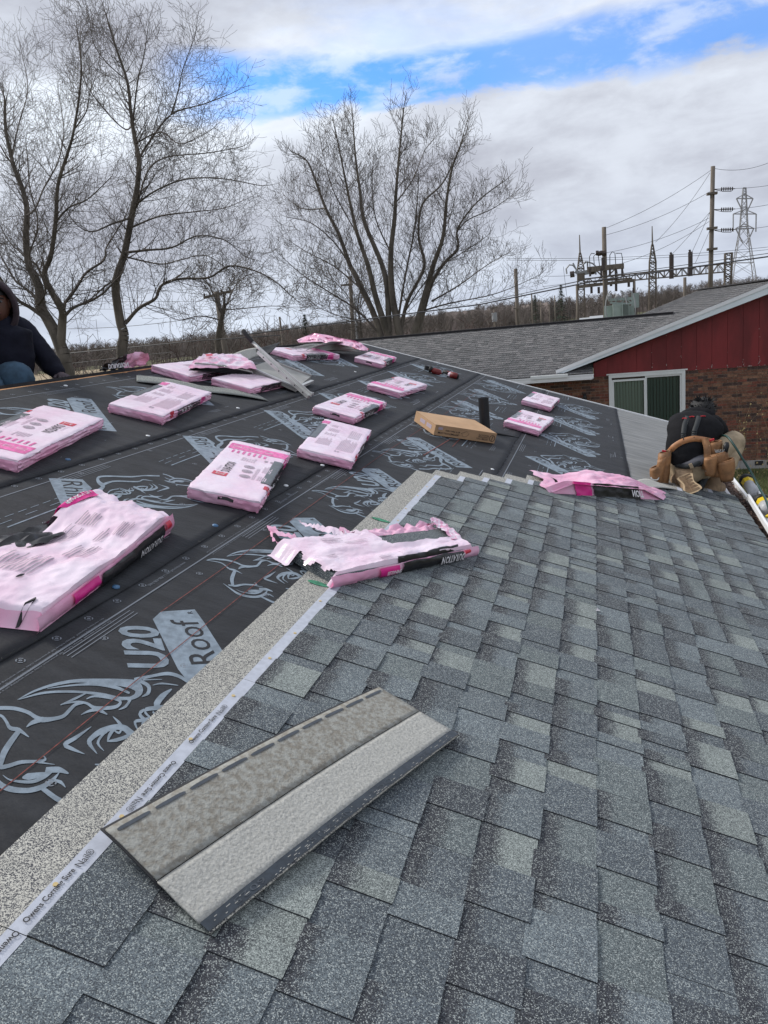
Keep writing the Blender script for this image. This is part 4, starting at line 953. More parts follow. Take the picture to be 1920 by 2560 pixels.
boxtext('LIFETIMETOOL.COM', x0+.40*e, x0+.06*e, .033, .018); boxtext('877.904.1003', x0+.40*e, x0+.17*e, .056, .043)
boxtext('LIFETIME TOOL', x1-.12*e, x1-.32*e, .030, .017); boxtext('& BUILDING', x1-.12*e, x1-.29*e, .045, .033); boxtext('PRODUCTS', x1-.12*e, x1-.29*e, .062, .049)
def ringp(cx_, cz_, ra, rb_, n=28): 
    b = MB(); vs = [(cx_+r*math.cos(2*math.pi*i/n), y0-.0025, cz_+r*math.sin(2*math.pi*i/n)) for i in range(n) for r in (ra, rb_)]; b.add(vs, [(2*i, 2*i+1, (2*i+3) % (2*n), (2*i+2) % (2*n)) for i in range(n)]); return b
b = ringp(x1-.058*e, .040, .027, .022); b.add([(x1-.066*e, y0-.0025, .022), (x1-.058*e, y0-.0025, .020), (x1-.050*e, y0-.0025, .056), (x1-.060*e, y0-.0025, .058)], [(0, 1, 2, 3)]); b.build('round_logo', M['ink'], box)
b = MB(); k = [(x0+.43*e, .045), (x0+.50*e, .068), (x0+.555*e, .050), (x0+.52*e, .026), (x0+.46*e, .020), (x0+.45*e, .034)]
for (xa, za), (xb, zb) in zip(k, k[1:]+k[:1]): b.bar((xa, y0-.0028, za), (xb, y0-.0028, zb), .0006, .0022, 0, (0, 1, 0))
b.build('outline_logo', M['ink'], box)
b = MB(); b.box((x0+.05*e, y0-.003, .050), (x0+.12*e, y0-.002, .072)); b.build('printed_square', M['greytext'], box)
b = MB()
for j in range(4):
    for i in range(14):
        if (i+j) % 5 != 4: xx = x0+e*(.2+.045*i); yy = y0+Wb*(.18+.09*j); b.add([(xx, yy, hb+.008), (xx+.018, yy, hb+.008), (xx+.018, yy+.006, hb+.008), (xx, yy+.006, hb+.008)], [(0, 1, 2, 3)])
o = b.build('top_small_print', M['cardboard_side'], box); o['kind'] = 'stuff'
for i, w_ in enumerate((.3, .62)):
    b = MB(); b.add([(x0-.0015, y0+Wb*(w_+.1), .03), (x0-.0015, y0+Wb*(w_-.14), .03), (x0-.0015, y0+Wb*(w_-.14), .062), (x0-.0015, y0+Wb*(w_+.1), .062)], [(0, 1, 2, 3)]); b.build('end_print', M['greytext'], box)

# vent pipe
ps, pt = st(1214, 1079, 0); base = R(ps, pt-.02, 0); pp = thing('vent_pipe', 'black vent pipe standing upright through the underlayment behind the cardboard box', 'vent pipe', base); bpy.context.view_layer.update()
ht = at(1209, 994, base.y).z-base.z
b = MB(); b.tube([(0, 0, -.1), (0, 0, ht)], .046, 24, cap=False); b.tube([(0, 0, ht), (0, 0, ht-.3)], .040, 24, cap=False); n = 24
b.add([(r*math.cos(2*math.pi*i/n), r*math.sin(2*math.pi*i/n), ht) for i in range(n) for r in (.046, .040)], [(2*i, 2*i+1, (2*i+3) % (2*n), (2*i+2) % (2*n)) for i in range(n)])
b.build('tube', M['pipe'], pp, True)
# guillotine style shingle cutter
sc = rthing('shingle_cutter', 'grey metal shingle cutter with long aluminium lever and black grip', 'shingle cutter', -2.45, 6.6)
pl = [st(623, 921, .11), st(673.6, 904, .15), st(776.6, 946.6, .05), st(739.4, 980, .02)]
b = MB(); top = [R(*pl[0], .12), R(*pl[1], .16), R(*pl[2], .075), R(*pl[3], .055)]
b.add(top+[p-NR*.035 for p in top], [(0, 1, 2, 3), (7, 6, 5, 4), (0, 4, 5, 1), (1, 5, 6, 2), (2, 6, 7, 3), (3, 7, 4, 0)]); o = sub(b, 'table', M['greypaint'], sc)
bm = bmesh.new(); bm.from_mesh(o.data); bmesh.ops.recalc_face_normals(bm, faces=bm.faces[:]); bm.to_mesh(o.data); bm.free()
b = MB(); b.bar(top[0]+NR*.006, top[3]+NR*.006, .03, .012, 0, NR); sub(b, 'near_rail', M['silver'], sc)
b = MB(); b.bar(top[1]+NR*.006, top[2]+NR*.006, .02, .012, 0, NR); sub(b, 'far_rail', M['silver'], sc)
yb = R(*pl[3], 0).y
la = at(646, 880, top[0].y+.12); lb_ = R(*st(772, 994, .03), .035)
b = MB(); b.bar(la, lb_, .030, .030, 0, NR); b.bar(la+Vector((.026, .0, .012)), lb_+Vector((.026, 0, .012)), .008, .032, 0, NR); lever = sub(b, 'lever', M['silver'], sc)
for k in range(6):
    p = la.lerp(lb_, .12+k*.155); b = MB(); b.tube([p-Vector((0, .020, -.0)), p+Vector((0, .020, 0))], .0055, 8); sub(b, 'bolt', M['rubber'], lever)
hA = at(606, 825, la.y+.06); hB = at(631.5, 855.5, la.y+.05); hC = at(672, 892.6, la.y)
b = MB(); b.tube([hB, hC], .014, 12); sub(b, 'handle_tube', M['silver'], sc, True)
b = MB(); b.tube([hA, hA.lerp(hB, .06), hB.lerp(hA, .06), hB], [.014, .020, .020, .016], 12); sub(b, 'grip', M['rubber'], sc, True)
b = MB(); q0 = R(*st(742, 970, .05), .05); q1 = R(*st(781, 953, .05), .05); b.bar(q0, q1, .03, .022, 0, NR); q0 = R(*st(752, 978, .03), .03); q1 = R(*st(784, 984, .03), .03); b.bar(q0, q1, .02, .02, 0, NR); sub(b, 'stop_bars', M['silver'], sc)
b = MB(); q0 = R(*st(620, 934, .07), .07); b.tube([q0-SD*.02, q0+SD*.03], .022, 14); sub(b, 'foot', M['rubber'], sc, True)

# red and black cordless power tool with its battery
q = [st(*p) for p in ((1066, 923, .02), (1106, 936, .02), (1088, 925, .06), (1112, 928, .06), (1121, 932, .05), (1136, 938, .05))]
pt_ = rthing('power_tool', 'red and black cordless power tool lying near the white rake edge', 'power tool', *q[1])
def RR(i, h): return R(*q[i], h)
b = MB(); b.bar(RR(0, .03), RR(1, .03), .035, .02, 0, NR); b.bar(RR(0, .05), RR(1, .05).lerp(RR(0, .05), .1), .010, .02, 0, NR); sub(b, 'bar', M['rubber'], pt_)
b = MB(); b.tube([RR(0, .03)-NR*.02, RR(0, .03)+NR*.035], .03, 14); sub(b, 'nose', M['rubber'], pt_)
b = MB(); b.tube([RR(2, .055)-SD*.04, RR(2, .045)-SD*.02, RR(2, .045)+SD*.06, RR(2, .055)+SD*.08], [.030, .040, .038, .026], 10); sub(b, 'motor_housing', M['redtool'], pt_, True)
b = MB(); b.tube([RR(2, .055)-SD*.075, RR(2, .055)-SD*.045], .042, 10); sub(b, 'housing_cap', M['rubber'], pt_, True)
b = MB(); b.tube([RR(3, .05)-SD*.02, RR(3, .045)+SD*.08, RR(4, .045)+SD*.02], [.020, .016, .021], 12); sub(b, 'grip', M['rubber'], pt_, True)
b = MB(); b.tube([RR(4, .045)-SD*.03, RR(4, .045)+SD*.04], [.024, .030], 12); sub(b, 'collar', M['redtool'], pt_, True)
b = MB(); b.tube([RR(4, .045)+SD*.04, RR(5, .045)-SD*.05], [.030, .036], 12); sub(b, 'pale_ring', M['palefilm'], pt_, True)
b = MB(); b.tube([RR(5, .045)-SD*.05, RR(5, .045)+SD*.03, RR(5, .045)+SD*.045], [.038, .040, .030], 14); sub(b, 'battery', M['redtool'], pt_, True)
b = MB(); b.tube([RR(5, .045)+SD*.045, RR(5, .045)+SD*.06], [.035, .026], 14); sub(b, 'battery_end', M['rubber'], pt_, True)
# bits of litter
M['litter'] = mat('torn_white_scrap', (.75, .72, .74), .6)
s_, t_ = st(1494, 1528, .02); b = MB(); b.add([R(s_-.008, t_-.01, .022), R(s_+.01, t_-.004, .030), R(s_+.004, t_+.012, .024), R(s_-.006, t_+.006, .034)], [(0, 1, 2, 3)]); tag(b.build('paper_scrap', M['litter']), 'tiny white scrap lying on the grey shingles right of centre', 'scrap')

# ================================================================== NEIGHBOURING HOUSE
YW = 20.2
nb = thing('neighbour_house', 'brick house with a red gable, grey shingle roof and white trim beyond the rake', 'house', (0, YW, GZ)); bpy.context.view_layer.update()
M['nshingle_dark'] = mat('dark_roof_edge', (.03, .028, .03), .9)  # dark colour for roof slabs, shingle edges, ridge caps and vents
M['ngran'] = M['gran']
M['fascia'] = mat('pale_blue_white_fascia', (.74, .81, .84), .5, .05, 2)
M['redwall'] = mat('red_painted_siding', (.18, .017, .019), .6, .25, 3, .3, 30, stretch=(1, 1, .3), coords='pos')
M['redgroove'] = mat('red_groove', (.13, .014, .016), .8)
M['flake'] = mat('flaking_paint', (.5, .45, .42), .8)
M['mortar'] = mat('mortar', (.27, .21, .165), .95, .15, 20, coords='pos')
BR = [mat('brick_'+n, c, .9, .3, 14, .4, 60, coords='pos') for n, c in (('brown', (.165, .078, .050)), ('dark', (.075, .045, .038)), ('tan', (.23, .12, .075)), ('red', (.19, .066, .044)))]
zt = -.50
peak = at(1953, 698, 19.85); tip = at(1398, 925, 19.85); ztop_r = peak.z; xpk = peak.x
slope_g = (peak.z-tip.z)/(peak.x-tip.x)
yfar = atx(1750, 725, xpk).y
rl = at(900, 851, 23.3); rr = at(1691, 778, 23.3); zr = (rl.z+rr.z)/2; YE = 19.72; zE = at(1285, 949, YE).z+.02; YR = 23.3
xl = at(640, 875, YR).x; xrm = 3.2; xcut = at(1484, 940, YE).x-.01
# main roof
sl = math.hypot(YR-YE, zr-zE); ux = Vector((0, (YR-YE)/sl, (zr-zE)/sl)); un = Vector((0, -ux.z, ux.y))
def RN(s, x, h=0.0): return Vector((x, YE, zE)) + ux*s + un*h     # s up-slope
b = MB(); vs = [RN(s, x, h) for h in (-.12, -.004) for s, x in ((0, xl), (sl, xl), (sl, xcut), (0, xcut))]
b.add(vs, [(0, 1, 2, 3), (7, 6, 5, 4), (0, 4, 5, 1), (1, 5, 6, 2), (2, 6, 7, 3), (3, 7, 4, 0)])
vs = [RN(s, x, h) for h in (-.12, -.004) for s, x in ((.62, xcut), (sl, xcut), (sl, xrm), (.62, xrm))]
b.add(vs, [(0, 1, 2, 3), (7, 6, 5, 4), (0, 4, 5, 1), (1, 5, 6, 2), (2, 6, 7, 3), (3, 7, 4, 0)]); sub(b, 'main_roof', M['nshingle_dark'], nb)
nr = random.Random(5); mroof = [o for o in bpy.data.objects if o.name == 'main_roof'][0]
nc = int(sl/EX)
for c in range(nc+1):
    s0 = c*EX; x = xl - nr.random()
    xr_c = min(xrm, 2.6) if s0 > .75 else xcut
    while x < xr_c-.02:
        L = min(1.0, xr_c-x); fn = lambda s, t, h, s0=s0, x=x: RN(min(s0-s, sl), x+t, h)
        if x > xl-.9:
            me = strip_mesh('shingle', L-.002, nr, fn, pal=PALN, full=.17, thick=.006, mats=[M['ngran']]*3+[M['nshingle_dark']], detail=False)
            o = link(bpy.data.objects.new('shingle', me)); o.parent = mroof; o.matrix_parent_inverse = mroof.matrix_world.inverted()
        x += L
b = MB(); b.bar(RN(sl, xl-.1, .01), RN(sl, 2.4, .01), .30, .03, 0, (0, 0, 1)); b.bar(RN(sl, xl-.1, -.004)+Vector((0, -.13, -.02)), RN(sl, 2.4, -.004)+Vector((0, -.13, -.02)), .03, .045); sub(b, 'ridge_cap', M['nshingle_dark'], nb)
# back slope
b = MB(); b.add([(xl, YR, zr-.02), (xrm, YR, zr-.02), (xrm, YR+3.6, zE), (xl, YR+3.6, zE)], [(0, 1, 2, 3)]); sub(b, 'back_roof', M['nshingle_dark'], nb)
# gable roof: two slopes meeting at a ridge along y
ug = Vector((1, 0, slope_g)).normalized(); ng = Vector((-ug.z, 0, ug.x)); gl = (Vector((xpk, 0, ztop_r))-Vector((tip.x, 0, tip.z))).length
def RG(s, y, h=0.0): return Vector((tip.x, y, tip.z+.02)) + ug*s + ng*h
b = MB(); vs = [RG(s, y, h) for h in (-.10, -.004) for s, y in ((.0, 19.85), (.0, yfar), (gl, yfar), (gl, 19.85))]
b.add(vs, [(0, 1, 2, 3), (7, 6, 5, 4), (0, 4, 5, 1), (1, 5, 6, 2), (2, 6, 7, 3), (3, 7, 4, 0)])
b.add([RG(gl, 19.85), RG(gl, yfar), RG(gl, yfar)+Vector((5.5, 0, -5.5*slope_g)), RG(gl, 19.85)+Vector((5.5, 0, -5.5*slope_g))], [(0, 1, 2, 3)]); sub(b, 'gable_roof', M['nshingle_dark'], nb)
allv = []; allf = []; allt = []; allu = []; allm = []
for c in range(int(gl/EX)+1):
    s0 = c*EX; y = 19.83 - 0.0
    while y < yfar:
        L = min(1.0+nr.choice((0, .2)), yfar-y); fn = lambda s, t, h, s0=s0, y=y: RG(min(s0-s, gl), y+t, h)
        if L > .1:
            me = strip_mesh('tmp', L, nr, fn, pal=PALN, full=.17, thick=.006, mats=[M['ngran']]*3+[M['nshingle_dark']], detail=False)
            b0 = len(allv); allv += [tuple(v.co) for v in me.vertices]; allf += [tuple(i+b0 for i in p.vertices) for p in me.polygons]; allm += [p.material_index for p in me.polygons]
            allt += [x for d in me.attributes['tone'].data for x in d.color]; allu += [x for d in me.uv_layers[0].data for x in d.uv]; bpy.data.meshes.remove(me)
        y += L
me = bpy.data.meshes.new('gable_shingles'); me.from_pydata(allv, [], allf)
for m in [M['ngran']]*3+[M['nshingle_dark']]: me.materials.append(m)
me.polygons.foreach_set('material_index', allm); a = me.attributes.new('tone', 'FLOAT_COLOR', 'CORNER'); a.data.foreach_set('color', allt); me.uv_layers.new(name='UVMap').data.foreach_set('uv', allu)
o = link(bpy.data.objects.new('gable_shingles', me)); o['kind'] = 'stuff'; o.parent = nb; o.matrix_parent_inverse = nb.matrix_world.inverted()
b = MB(); b.bar(RG(gl, 19.8, .012), RG(gl, yfar, .012), .3, .03); sub(b, 'gable_ridge_cap', M['nshingle_dark'], nb)
# rake fascia and soffit
b = MB(); e0 = RG(-.08, 19.84, -.006); e1 = RG(gl+.1, 19.84, -.006); dn = Vector((0, 0, -.225))
b.add([e0, e1, e1+dn, e0+dn*.55, e0+Vector((0, .025, 0)), e1+Vector((0, .025, 0)), e1+dn+Vector((0, .025, 0)), e0+dn*.55+Vector((0, .025, 0))], [(0, 3, 2, 1), (4, 5, 6, 7), (3, 7, 6, 2), (0, 1, 5, 4)]); sub(b, 'rake_fascia', M['fascia'], nb)
b = MB(); b.bar(e0+Vector((0, -.012, -.03)), e1+Vector((0, -.012, -.03)), .02, .075); sub(b, 'rake_trim', M['white_metal'], nb)
b = MB(); b.add([e0+dn*.6+Vector((0, .02, 0)), e1+dn+Vector((0, .02, .02)), e1+dn+Vector((0, .40, .02)), e0+dn*.6+Vector((0, .40, 0))], [(0, 1, 2, 3)]); sub(b, 'soffit', M['fascia'], nb)
# red siding boards over the brick
xs0 = at(1483, 900, YW-.02).x; xx = xs0; sidx = 0
def zrake(x): return RG(0, 0, 0).z + (x-tip.x)*slope_g - .215
while xx < xpk+3:
    x1_ = xx+ (.335 if sidx else .33); b = MB()
    za, zb = (zrake(xx+.006), zrake(x1_-.006)) if x1_ < xpk else (zrake(2*xpk-xx), zrake(2*xpk-x1_))
    fr = [(xx+.003, YW-.035, zt), (x1_-.003, YW-.035, zt), (x1_-.003, YW-.035, zb), (xx+.003, YW-.035, za)]
    bk = [(x, y+.03, z) for x, y, z in fr]; b.add(fr+bk, [(0, 1, 2, 3), (7, 6, 5, 4), (0, 4, 5, 1), (1, 5, 6, 2), (3, 2, 6, 7), (0, 3, 7, 4)]); o = sub(b, 'siding_board', M['redwall'], nb)
    xx = x1_; sidx += 1
b = MB(); b.add([(xs0, YW-.012, zt), (xpk, YW-.012, zt), (xpk, YW-.012, zrake(xpk)), (xs0, YW-.012, zrake(xs0))], [(0, 1, 2, 3)]); sub(b, 'siding_backing', M['redgroove'], nb)
b = MB(); fr_ = random.Random(2)
for i in range(70):
    k = fr_.randint(4, 12); x = xs0+k*.335+fr_.gauss(0, .012); z = zt+abs(fr_.gauss(0, .10)) if fr_.random() < .7 else zt+fr_.uniform(0, .9)
    if i < 30: x = xs0+fr_.uniform(1.9, 5); z = zt+.004
    w, h = fr_.uniform(.004, .02), fr_.uniform(.006, .03); b.add([(x, YW-.037, z), (x+w, YW-.037, z+.002), (x+w*.6, YW-.037, z+h), (x-w*.2, YW-.037, z+h*.7)], [(0, 1, 2, 3)])
o = sub(b, 'flaking_paint', M['flake'], nb); o['kind'] = 'stuff'
# brick wall
GZ2 = at(1860, 1160, YW).z
wx0, wx1 = at(1150, 960, YW).x, xpk*2-tip.x
b = MB(); win = (at(1521.6, 946, YW).x, at(1712.8, 931.7, YW).x); wz1 = zt+.02; wz0 = wz1-1.75
b.box((wx0, YW, GZ2-.2), (win[0]+.02, YW+.2, zt)); b.box((win[1]-.02, YW, GZ2-.2), (wx1, YW+.2, zt)); b.box((win[0]+.02, YW, GZ2-.2), (win[1]-.02, YW+.2, wz0+.01)); b.box((win[0]+.02, YW+.16, wz0), (win[1]-.02, YW+.2, zt))
wall = sub(b, 'wall', M['mortar'], nb); wall_l = wall
brr = random.Random(8); cnt = 0; rest = MB(); CH, BLn = .0677, .203
bm_cache = {}
def brick_mesh(L, mi, k):
    key = (round(L, 3), mi, k)
    if key not in bm_cache:
        q = MB(); q.box((0, -.010, 0), (L, .004, CH-.011)); bm_cache[key] = q.mesh('brick', BR[mi])
    return bm_cache[key]
places = []
ncou = int((zt-GZ2)/CH)
for c in range(ncou):
    z = zt-.004-(c+1)*CH; x = wx0 + (0 if c % 2 else BLn/2+.005)
    while x < 6.2:
        L = BLn
        if x+L > win[0] and x < win[1] and z+CH > wz0: 
            if x < win[0]-.03: L = win[0]-x-.004
            elif x+L > win[1]+.03: nx_ = win[1]+.004; L = x+L-nx_; x0_ = nx_; places.append((x0_, z, L, c)); x += BLn+.011; continue
            else: x += BLn+.011; continue
        places.append((x, z, L, c)); x += BLn+.011
def vis(p):
    x, z = p[0], p[1]
    # in the open part of the picture and above our own roof edge
    v = Vector((x, YW, z))-CAM; f = v.dot(fw); px = CX+v.dot(rt)/f*FPX; py = CY-v.dot(up)/f*FPX
    return px < 1935 and py > 930 and (px > 1700 or py < 957+.257*(px-1285)) and not (px > 1560 and px < 1700)
order = sorted(places, key=lambda p: (not vis(p), p[3]))
for i, (x, z, L, c) in enumerate(order):
    mi = brr.choices((0, 1, 2, 3), (.42, .28, .16, .14))[0]
    if i < 300:
        o = link(bpy.data.objects.new('brick', brick_mesh(L, mi, 0)), None); o.location = (x, YW-brr.uniform(0, .003), z+brr.uniform(-.001, .001)); o.parent = wall; o.matrix_parent_inverse = wall.matrix_world.inverted()
    else: rest.box((x, YW-.010-brr.uniform(0, .003), z), (x+L, YW+.004, z+CH-.011), mi)
o = sub(rest, 'farther_bricks', BR, nb); o['kind'] = 'stuff'
b = MB(); b.box((win[1]+.4, YW-.10, GZ2-.3), (wx1, YW-.03, GZ2+.09)); M['concrete'] = mat('concrete', (.36, .35, .33), .9, .1, 5, .2, 40); sub(b, 'foundation', M['concrete'], nb)
b = MB()
for k in range(2): xg = at(1885+k*30, 1165, YW).x; b.box((xg, YW-.11, GZ2-.02), (xg+.18, YW-.09, GZ2+.08))
sub(b, 'foundation_vent', M['nshingle_dark'], nb)
# window
M['white_frame'] = mat('white_window_frame', (.74, .76, .75), .45, .03, 4)
gm = bpy.data.materials.new('window_glass'); gm.use_nodes = True; nb_ = NB(gm.node_tree); gm.node_tree.nodes.remove(gm.node_tree.nodes['Principled BSDF'])
tr = nb_.n('ShaderNodeBsdfTransparent'); tr.inputs[0].default_value = (.86, .90, .87, 1); gl_ = nb_.n('ShaderNodeBsdfGlossy'); gl_.inputs['Roughness'].default_value = .03
lw = nb_.n('ShaderNodeFresnel'); lw.inputs[0].default_value = 1.45; mx = nb_.n('ShaderNodeMixShader'); gm.node_tree.links.new(lw.outputs[0], mx.inputs[0]); gm.node_tree.links.new(tr.outputs[0], mx.inputs[1]); gm.node_tree.links.new(gl_.outputs[0], mx.inputs[2])
gm.node_tree.links.new(mx.outputs[0], gm.node_tree.nodes['Material Output'].inputs[0])
M['screen'] = mat('dark_insect_screen', (.03, .05, .045), .6)
M['blind'] = mat('green_grey_blind', (.40, .47, .40), .7); M['blind_d'] = mat('screen_dimmed_blind', (.13, .18, .155), .7)  # right slats darker, the insect screen's dimming put into their colour
b = MB(); w0, w1 = win; wm = w0+(w1-w0)*.485; fwid = .075
b.box((w0, YW-.05, wz1-fwid), (w1, YW+.03, wz1)); b.box((w0, YW-.05, wz0), (w0+fwid, YW+.03, wz1-fwid)); b.box((w1-fwid, YW-.05, wz0), (w1, YW+.03, wz1-fwid)); b.box((w0+fwid, YW-.05, wz0), (w1-fwid, YW+.03, wz0+fwid)); wf = sub(b, 'window', M['white_frame'], nb)
for (xa, xb, yy, m_) in ((w0+fwid, wm+.01, YW-.03, 0), (wm-.01, w1-fwid, YW-.012, 1)):
    b = MB(); q = .045; za, zb = wz0+fwid, wz1-fwid-(.05 if m_ == 0 else 0)
    b.box((xa, yy-.012, zb-q), (xb, yy+.012, zb)); b.box((xa, yy-.012, za), (xb, yy+.012, za+q)); b.box((xa, yy-.012, za+q), (xa+q, yy+.012, zb-q)); b.box((xb-q, yy-.012, za+q), (xb, yy+.012, zb-q)); sub(b, 'sash', M['white_frame'], wf)
    b = MB(); b.add([(xa+q, yy, za+q), (xb-q, yy, za+q), (xb-q, yy, zb-q), (xa+q, yy, zb-q)], [(0, 1, 2, 3)]); sub(b, 'pane', gm, wf)
    nbl = 10; wv = (xb-xa-2*q)/nbl
    for k in range(nbl):
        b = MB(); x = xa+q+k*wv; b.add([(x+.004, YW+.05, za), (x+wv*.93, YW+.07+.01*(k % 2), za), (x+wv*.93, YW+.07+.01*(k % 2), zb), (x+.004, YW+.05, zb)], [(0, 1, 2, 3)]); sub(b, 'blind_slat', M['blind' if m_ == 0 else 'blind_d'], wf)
b = MB(); b.box((w0-.05, YW-.06, wz1), (w1+.05, YW-.036, wz1+.03)); sub(b, 'window_head_trim', M['white_frame'], nb)
# gutter of the main roof
b = MB(); gxr = at(1484, 940, YE-.1).x
b.box((xl, YE-.13, zE-.10), (gxr, YE-.01, zE-.015)); b.box((xl, YE-.14, zE-.03), (gxr+.005, YE-.128, zE-.002)); b.box((xl, YE-.125, zE-.13), (gxr-.03, YE-.03, zE-.10)); sub(b, 'gutter', M['white_metal'], nb)
b = MB(); b.box((at(1326, 940, YE-.15).x, YE-.17, zE-.035), (at(1419, 935, YE-.15).x, YE-.05, zE+.035)); sub(b, 'gutter_guard', M['white_frame'], nb)
b = MB(); b.add([(xl, YE-.02, zE-.13), (gxr, YE-.02, zE-.13), (gxr, YW, zE-.13), (xl, YW, zE-.13)], [(0, 1, 2, 3)]); sub(b, 'eave_soffit', M['fascia'], nb)
b = MB(); p = at(1462, 995, YW-.08); b.ball(p, (.05, .05, .09)); b.box((p.x-.03, p.y, p.z+.06), (p.x+.03, YW, p.z+.10)); sub(b, 'wall_lamp', M['rubber'], nb, True)

# ================================================================== TREES
M['bark'] = mat('grey_brown_bark', (.125, .108, .088), .95, .35, 4, .8, 14, stretch=(1, 1, .35), coords='pos', bdist=.03)
M['twig'] = mat('dark_twig', (.120, .102, .088), .9, .25, 1.2, coords='pos')
M['twig_red'] = mat('reddish_twig', (.085, .050, .043), .9, .3, .5, coords='pos')
def tubes_mesh(name, segs, m, n=3):
    """segs: (p0, p1, r0, r1) rows -> one mesh of n-sided tapered sticks"""
    A_ = np.array([[*a, *b_, ra, rb] for a, b_, ra, rb in segs], dtype=np.float64); p0 = A_[:, :3]; p1 = A_[:, 3:6]; ra = A_[:, 6:7]; rb = A_[:, 7:8]
    d = p1-p0; d /= np.linalg.norm(d, axis=1, keepdims=True)+1e-9
    ref = np.where(np.abs(d[:, 2:3]) > .9, np.array([[1., 0, 0]]), np.array([[0, 0, 1.]])); x = np.cross(d, ref); x /= np.linalg.norm(x, axis=1, keepdims=True); y = np.cross(d, x)
    vs = []
    for k in range(n):
        a = 2*math.pi*k/n; o_ = x*math.cos(a)+y*math.sin(a); vs.append(p0+o_*ra); vs.append(p1+o_*rb)
    V = np.stack(vs, 1).reshape(-1, 3); N = len(A_); base = (np.arange(N)*2*n)[:, None]
    F = []
    for k in range(n):
        k2 = (k+1) % n; F.append(base+np.array([[2*k, 2*k2, 2*k2+1, 2*k+1]]))
    F = np.concatenate(F, 0)
    me = bpy.data.meshes.new(name); me.vertices.add(len(V)); me.vertices.foreach_set('co', V.ravel()); me.loops.add(F.size); me.loops.foreach_set('vertex_index', F.ravel())
    me.polygons.add(len(F)); me.polygons.foreach_set('loop_start', np.arange(len(F))*4); me.polygons.foreach_set('loop_total', np.full(len(F), 4)); me.materials.append(m); me.update(calc_edges=True); me.validate(); me.polygons.foreach_set('use_smooth', [True]*len(me.polygons)); return me
def smooth_pts(P, k=4):
    out = []
    for i in range(len(P)-1):
        p0 = P[max(i-1, 0)]; p1 = P[i]; p2 = P[i+1]; p3 = P[min(i+2, len(P)-1)]
        for j in range(k):
            u = j/k; out.append(.5*((2*p1)+(p2-p0)*u+(2*p0-5*p1+4*p2-p3)*u*u+(3*p1-p0-3*p2+p3)*u**3))
    out.append(P[-1]); return out
def grow(segs, p, d, L, r, lvl, tr, up_=.25, minr=.0045, spread=.95, kids=None):
    n = 5 if lvl > 0 else 4; step = L/n; q = p; rr = r
    for i in range(n):
        d = (d + Vector((tr.gauss(0, .085), tr.gauss(0, .085), tr.gauss(0, .07)+up_*.30))).normalized(); q2 = q+d*step; r2 = max(minr, r*(1-.75*(i+1)/n)); segs.append((tuple(q), tuple(q2), rr, r2))
        if lvl > 0:
            for _ in range(1 if tr.random() < .82 else 0):
                az_ = tr.uniform(0, 6.283); s = d.orthogonal().normalized(); s = (Matrix.Rotation(az_, 3, d) @ s); cd_ = (d*(1-spread*.45)+s*spread*tr.uniform(.6, 1.1)).normalized()
                grow(segs, q2, cd_, L*tr.uniform(.38, .72), r2*.62, lvl-1, tr, up_, minr, spread)
        q = q2; rr = r2
def tree(name, label, limbs, Y, seed, trunkr, group=None, dens=1.0, minr=.0055, up_=.3, sub_len=1.0, cat='tree'):
    """limbs: photo-pixel polylines with start and end radius; each has its own sweep in depth so the crown is round"""
    tr = random.Random(seed); base = None; trunk = []; crown = []
    for (pts, ra, rb, dy0, dy1) in limbs:
        P = [at(px, py, Y+dy0+(dy1-dy0)*i/max(1, len(pts)-1)) for i, (px, py) in enumerate(pts)]
        if base is None: base = Vector((P[0].x, P[0].y, GZ)); P = [Vector((P[0].x, P[0].y, GZ))]+P if P[0].z > GZ+.3 else P
        P = smooth_pts(P, 5); n = len(P)
        rs = [(ra+(rb-ra)*(i/(n-1))**.7)*(1.0 if ra > trunkr*.9 else .78) for i in range(n)]
        tgt = trunk if ra > trunkr*.55 else crown
        tot = sum((P[i+1]-P[i]).length for i in range(n-1)); acc = 0
        for i in range(n-1):
            j_ = Vector((tr.gauss(0, .02), tr.gauss(0, .02), 0)); tgt.append((tuple(P[i]), tuple(P[i+1]), rs[i], rs[i+1])); L_ = (P[i+1]-P[i]).length; acc += L_; fr = acc/tot; d = (P[i+1]-P[i]).normalized()
            if rs[i] > trunkr*.55 and fr < .6: continue
            k = L_*dens*(5.6+5.6*fr); k = int(k)+(1 if tr.random() < k % 1 else 0)
            for _ in range(k):
                u = tr.random(); q = P[i].lerp(P[i+1], u); s = Matrix.Rotation(tr.uniform(0, 6.283), 3, d) @ d.orthogonal().normalized()
                cdv = (d*tr.uniform(.35, .9)+s*.8+Vector((0, 0, .1))).normalized(); ln = sub_len*tr.uniform(.5, 1.25)*(1.2-.55*fr)
                grow(crown, q, cdv, ln, min(rs[i]*.36, .016), 2 if ln > .5*sub_len else 1, tr, up_, minr)
        grow(crown, P[-1], (P[-1]-P[-2]).normalized(), sub_len*.5, rb*.8, 1, tr, up_, minr)
    o = thing(name, label, cat, base, group); bpy.context.view_layer.update(); inv = o.matrix_world.inverted()
    for nm, sg, m, n in (('trunk', trunk, M['bark'], 9), ('crown', crown, M['twig'], 3)):
        if sg: c = link(bpy.data.objects.new(nm, tubes_mesh(nm, sg, m, n)), o); c.matrix_parent_inverse = inv
    return o, len(crown)
c6 = lambda P: [(x*.5787, y*.5787) for x, y in P]
c7_ = lambda P: [(600+(x+(820-x)*.035)*.4822, 200+(y+(1100-y)*.055)*.4822) for x, y in P]
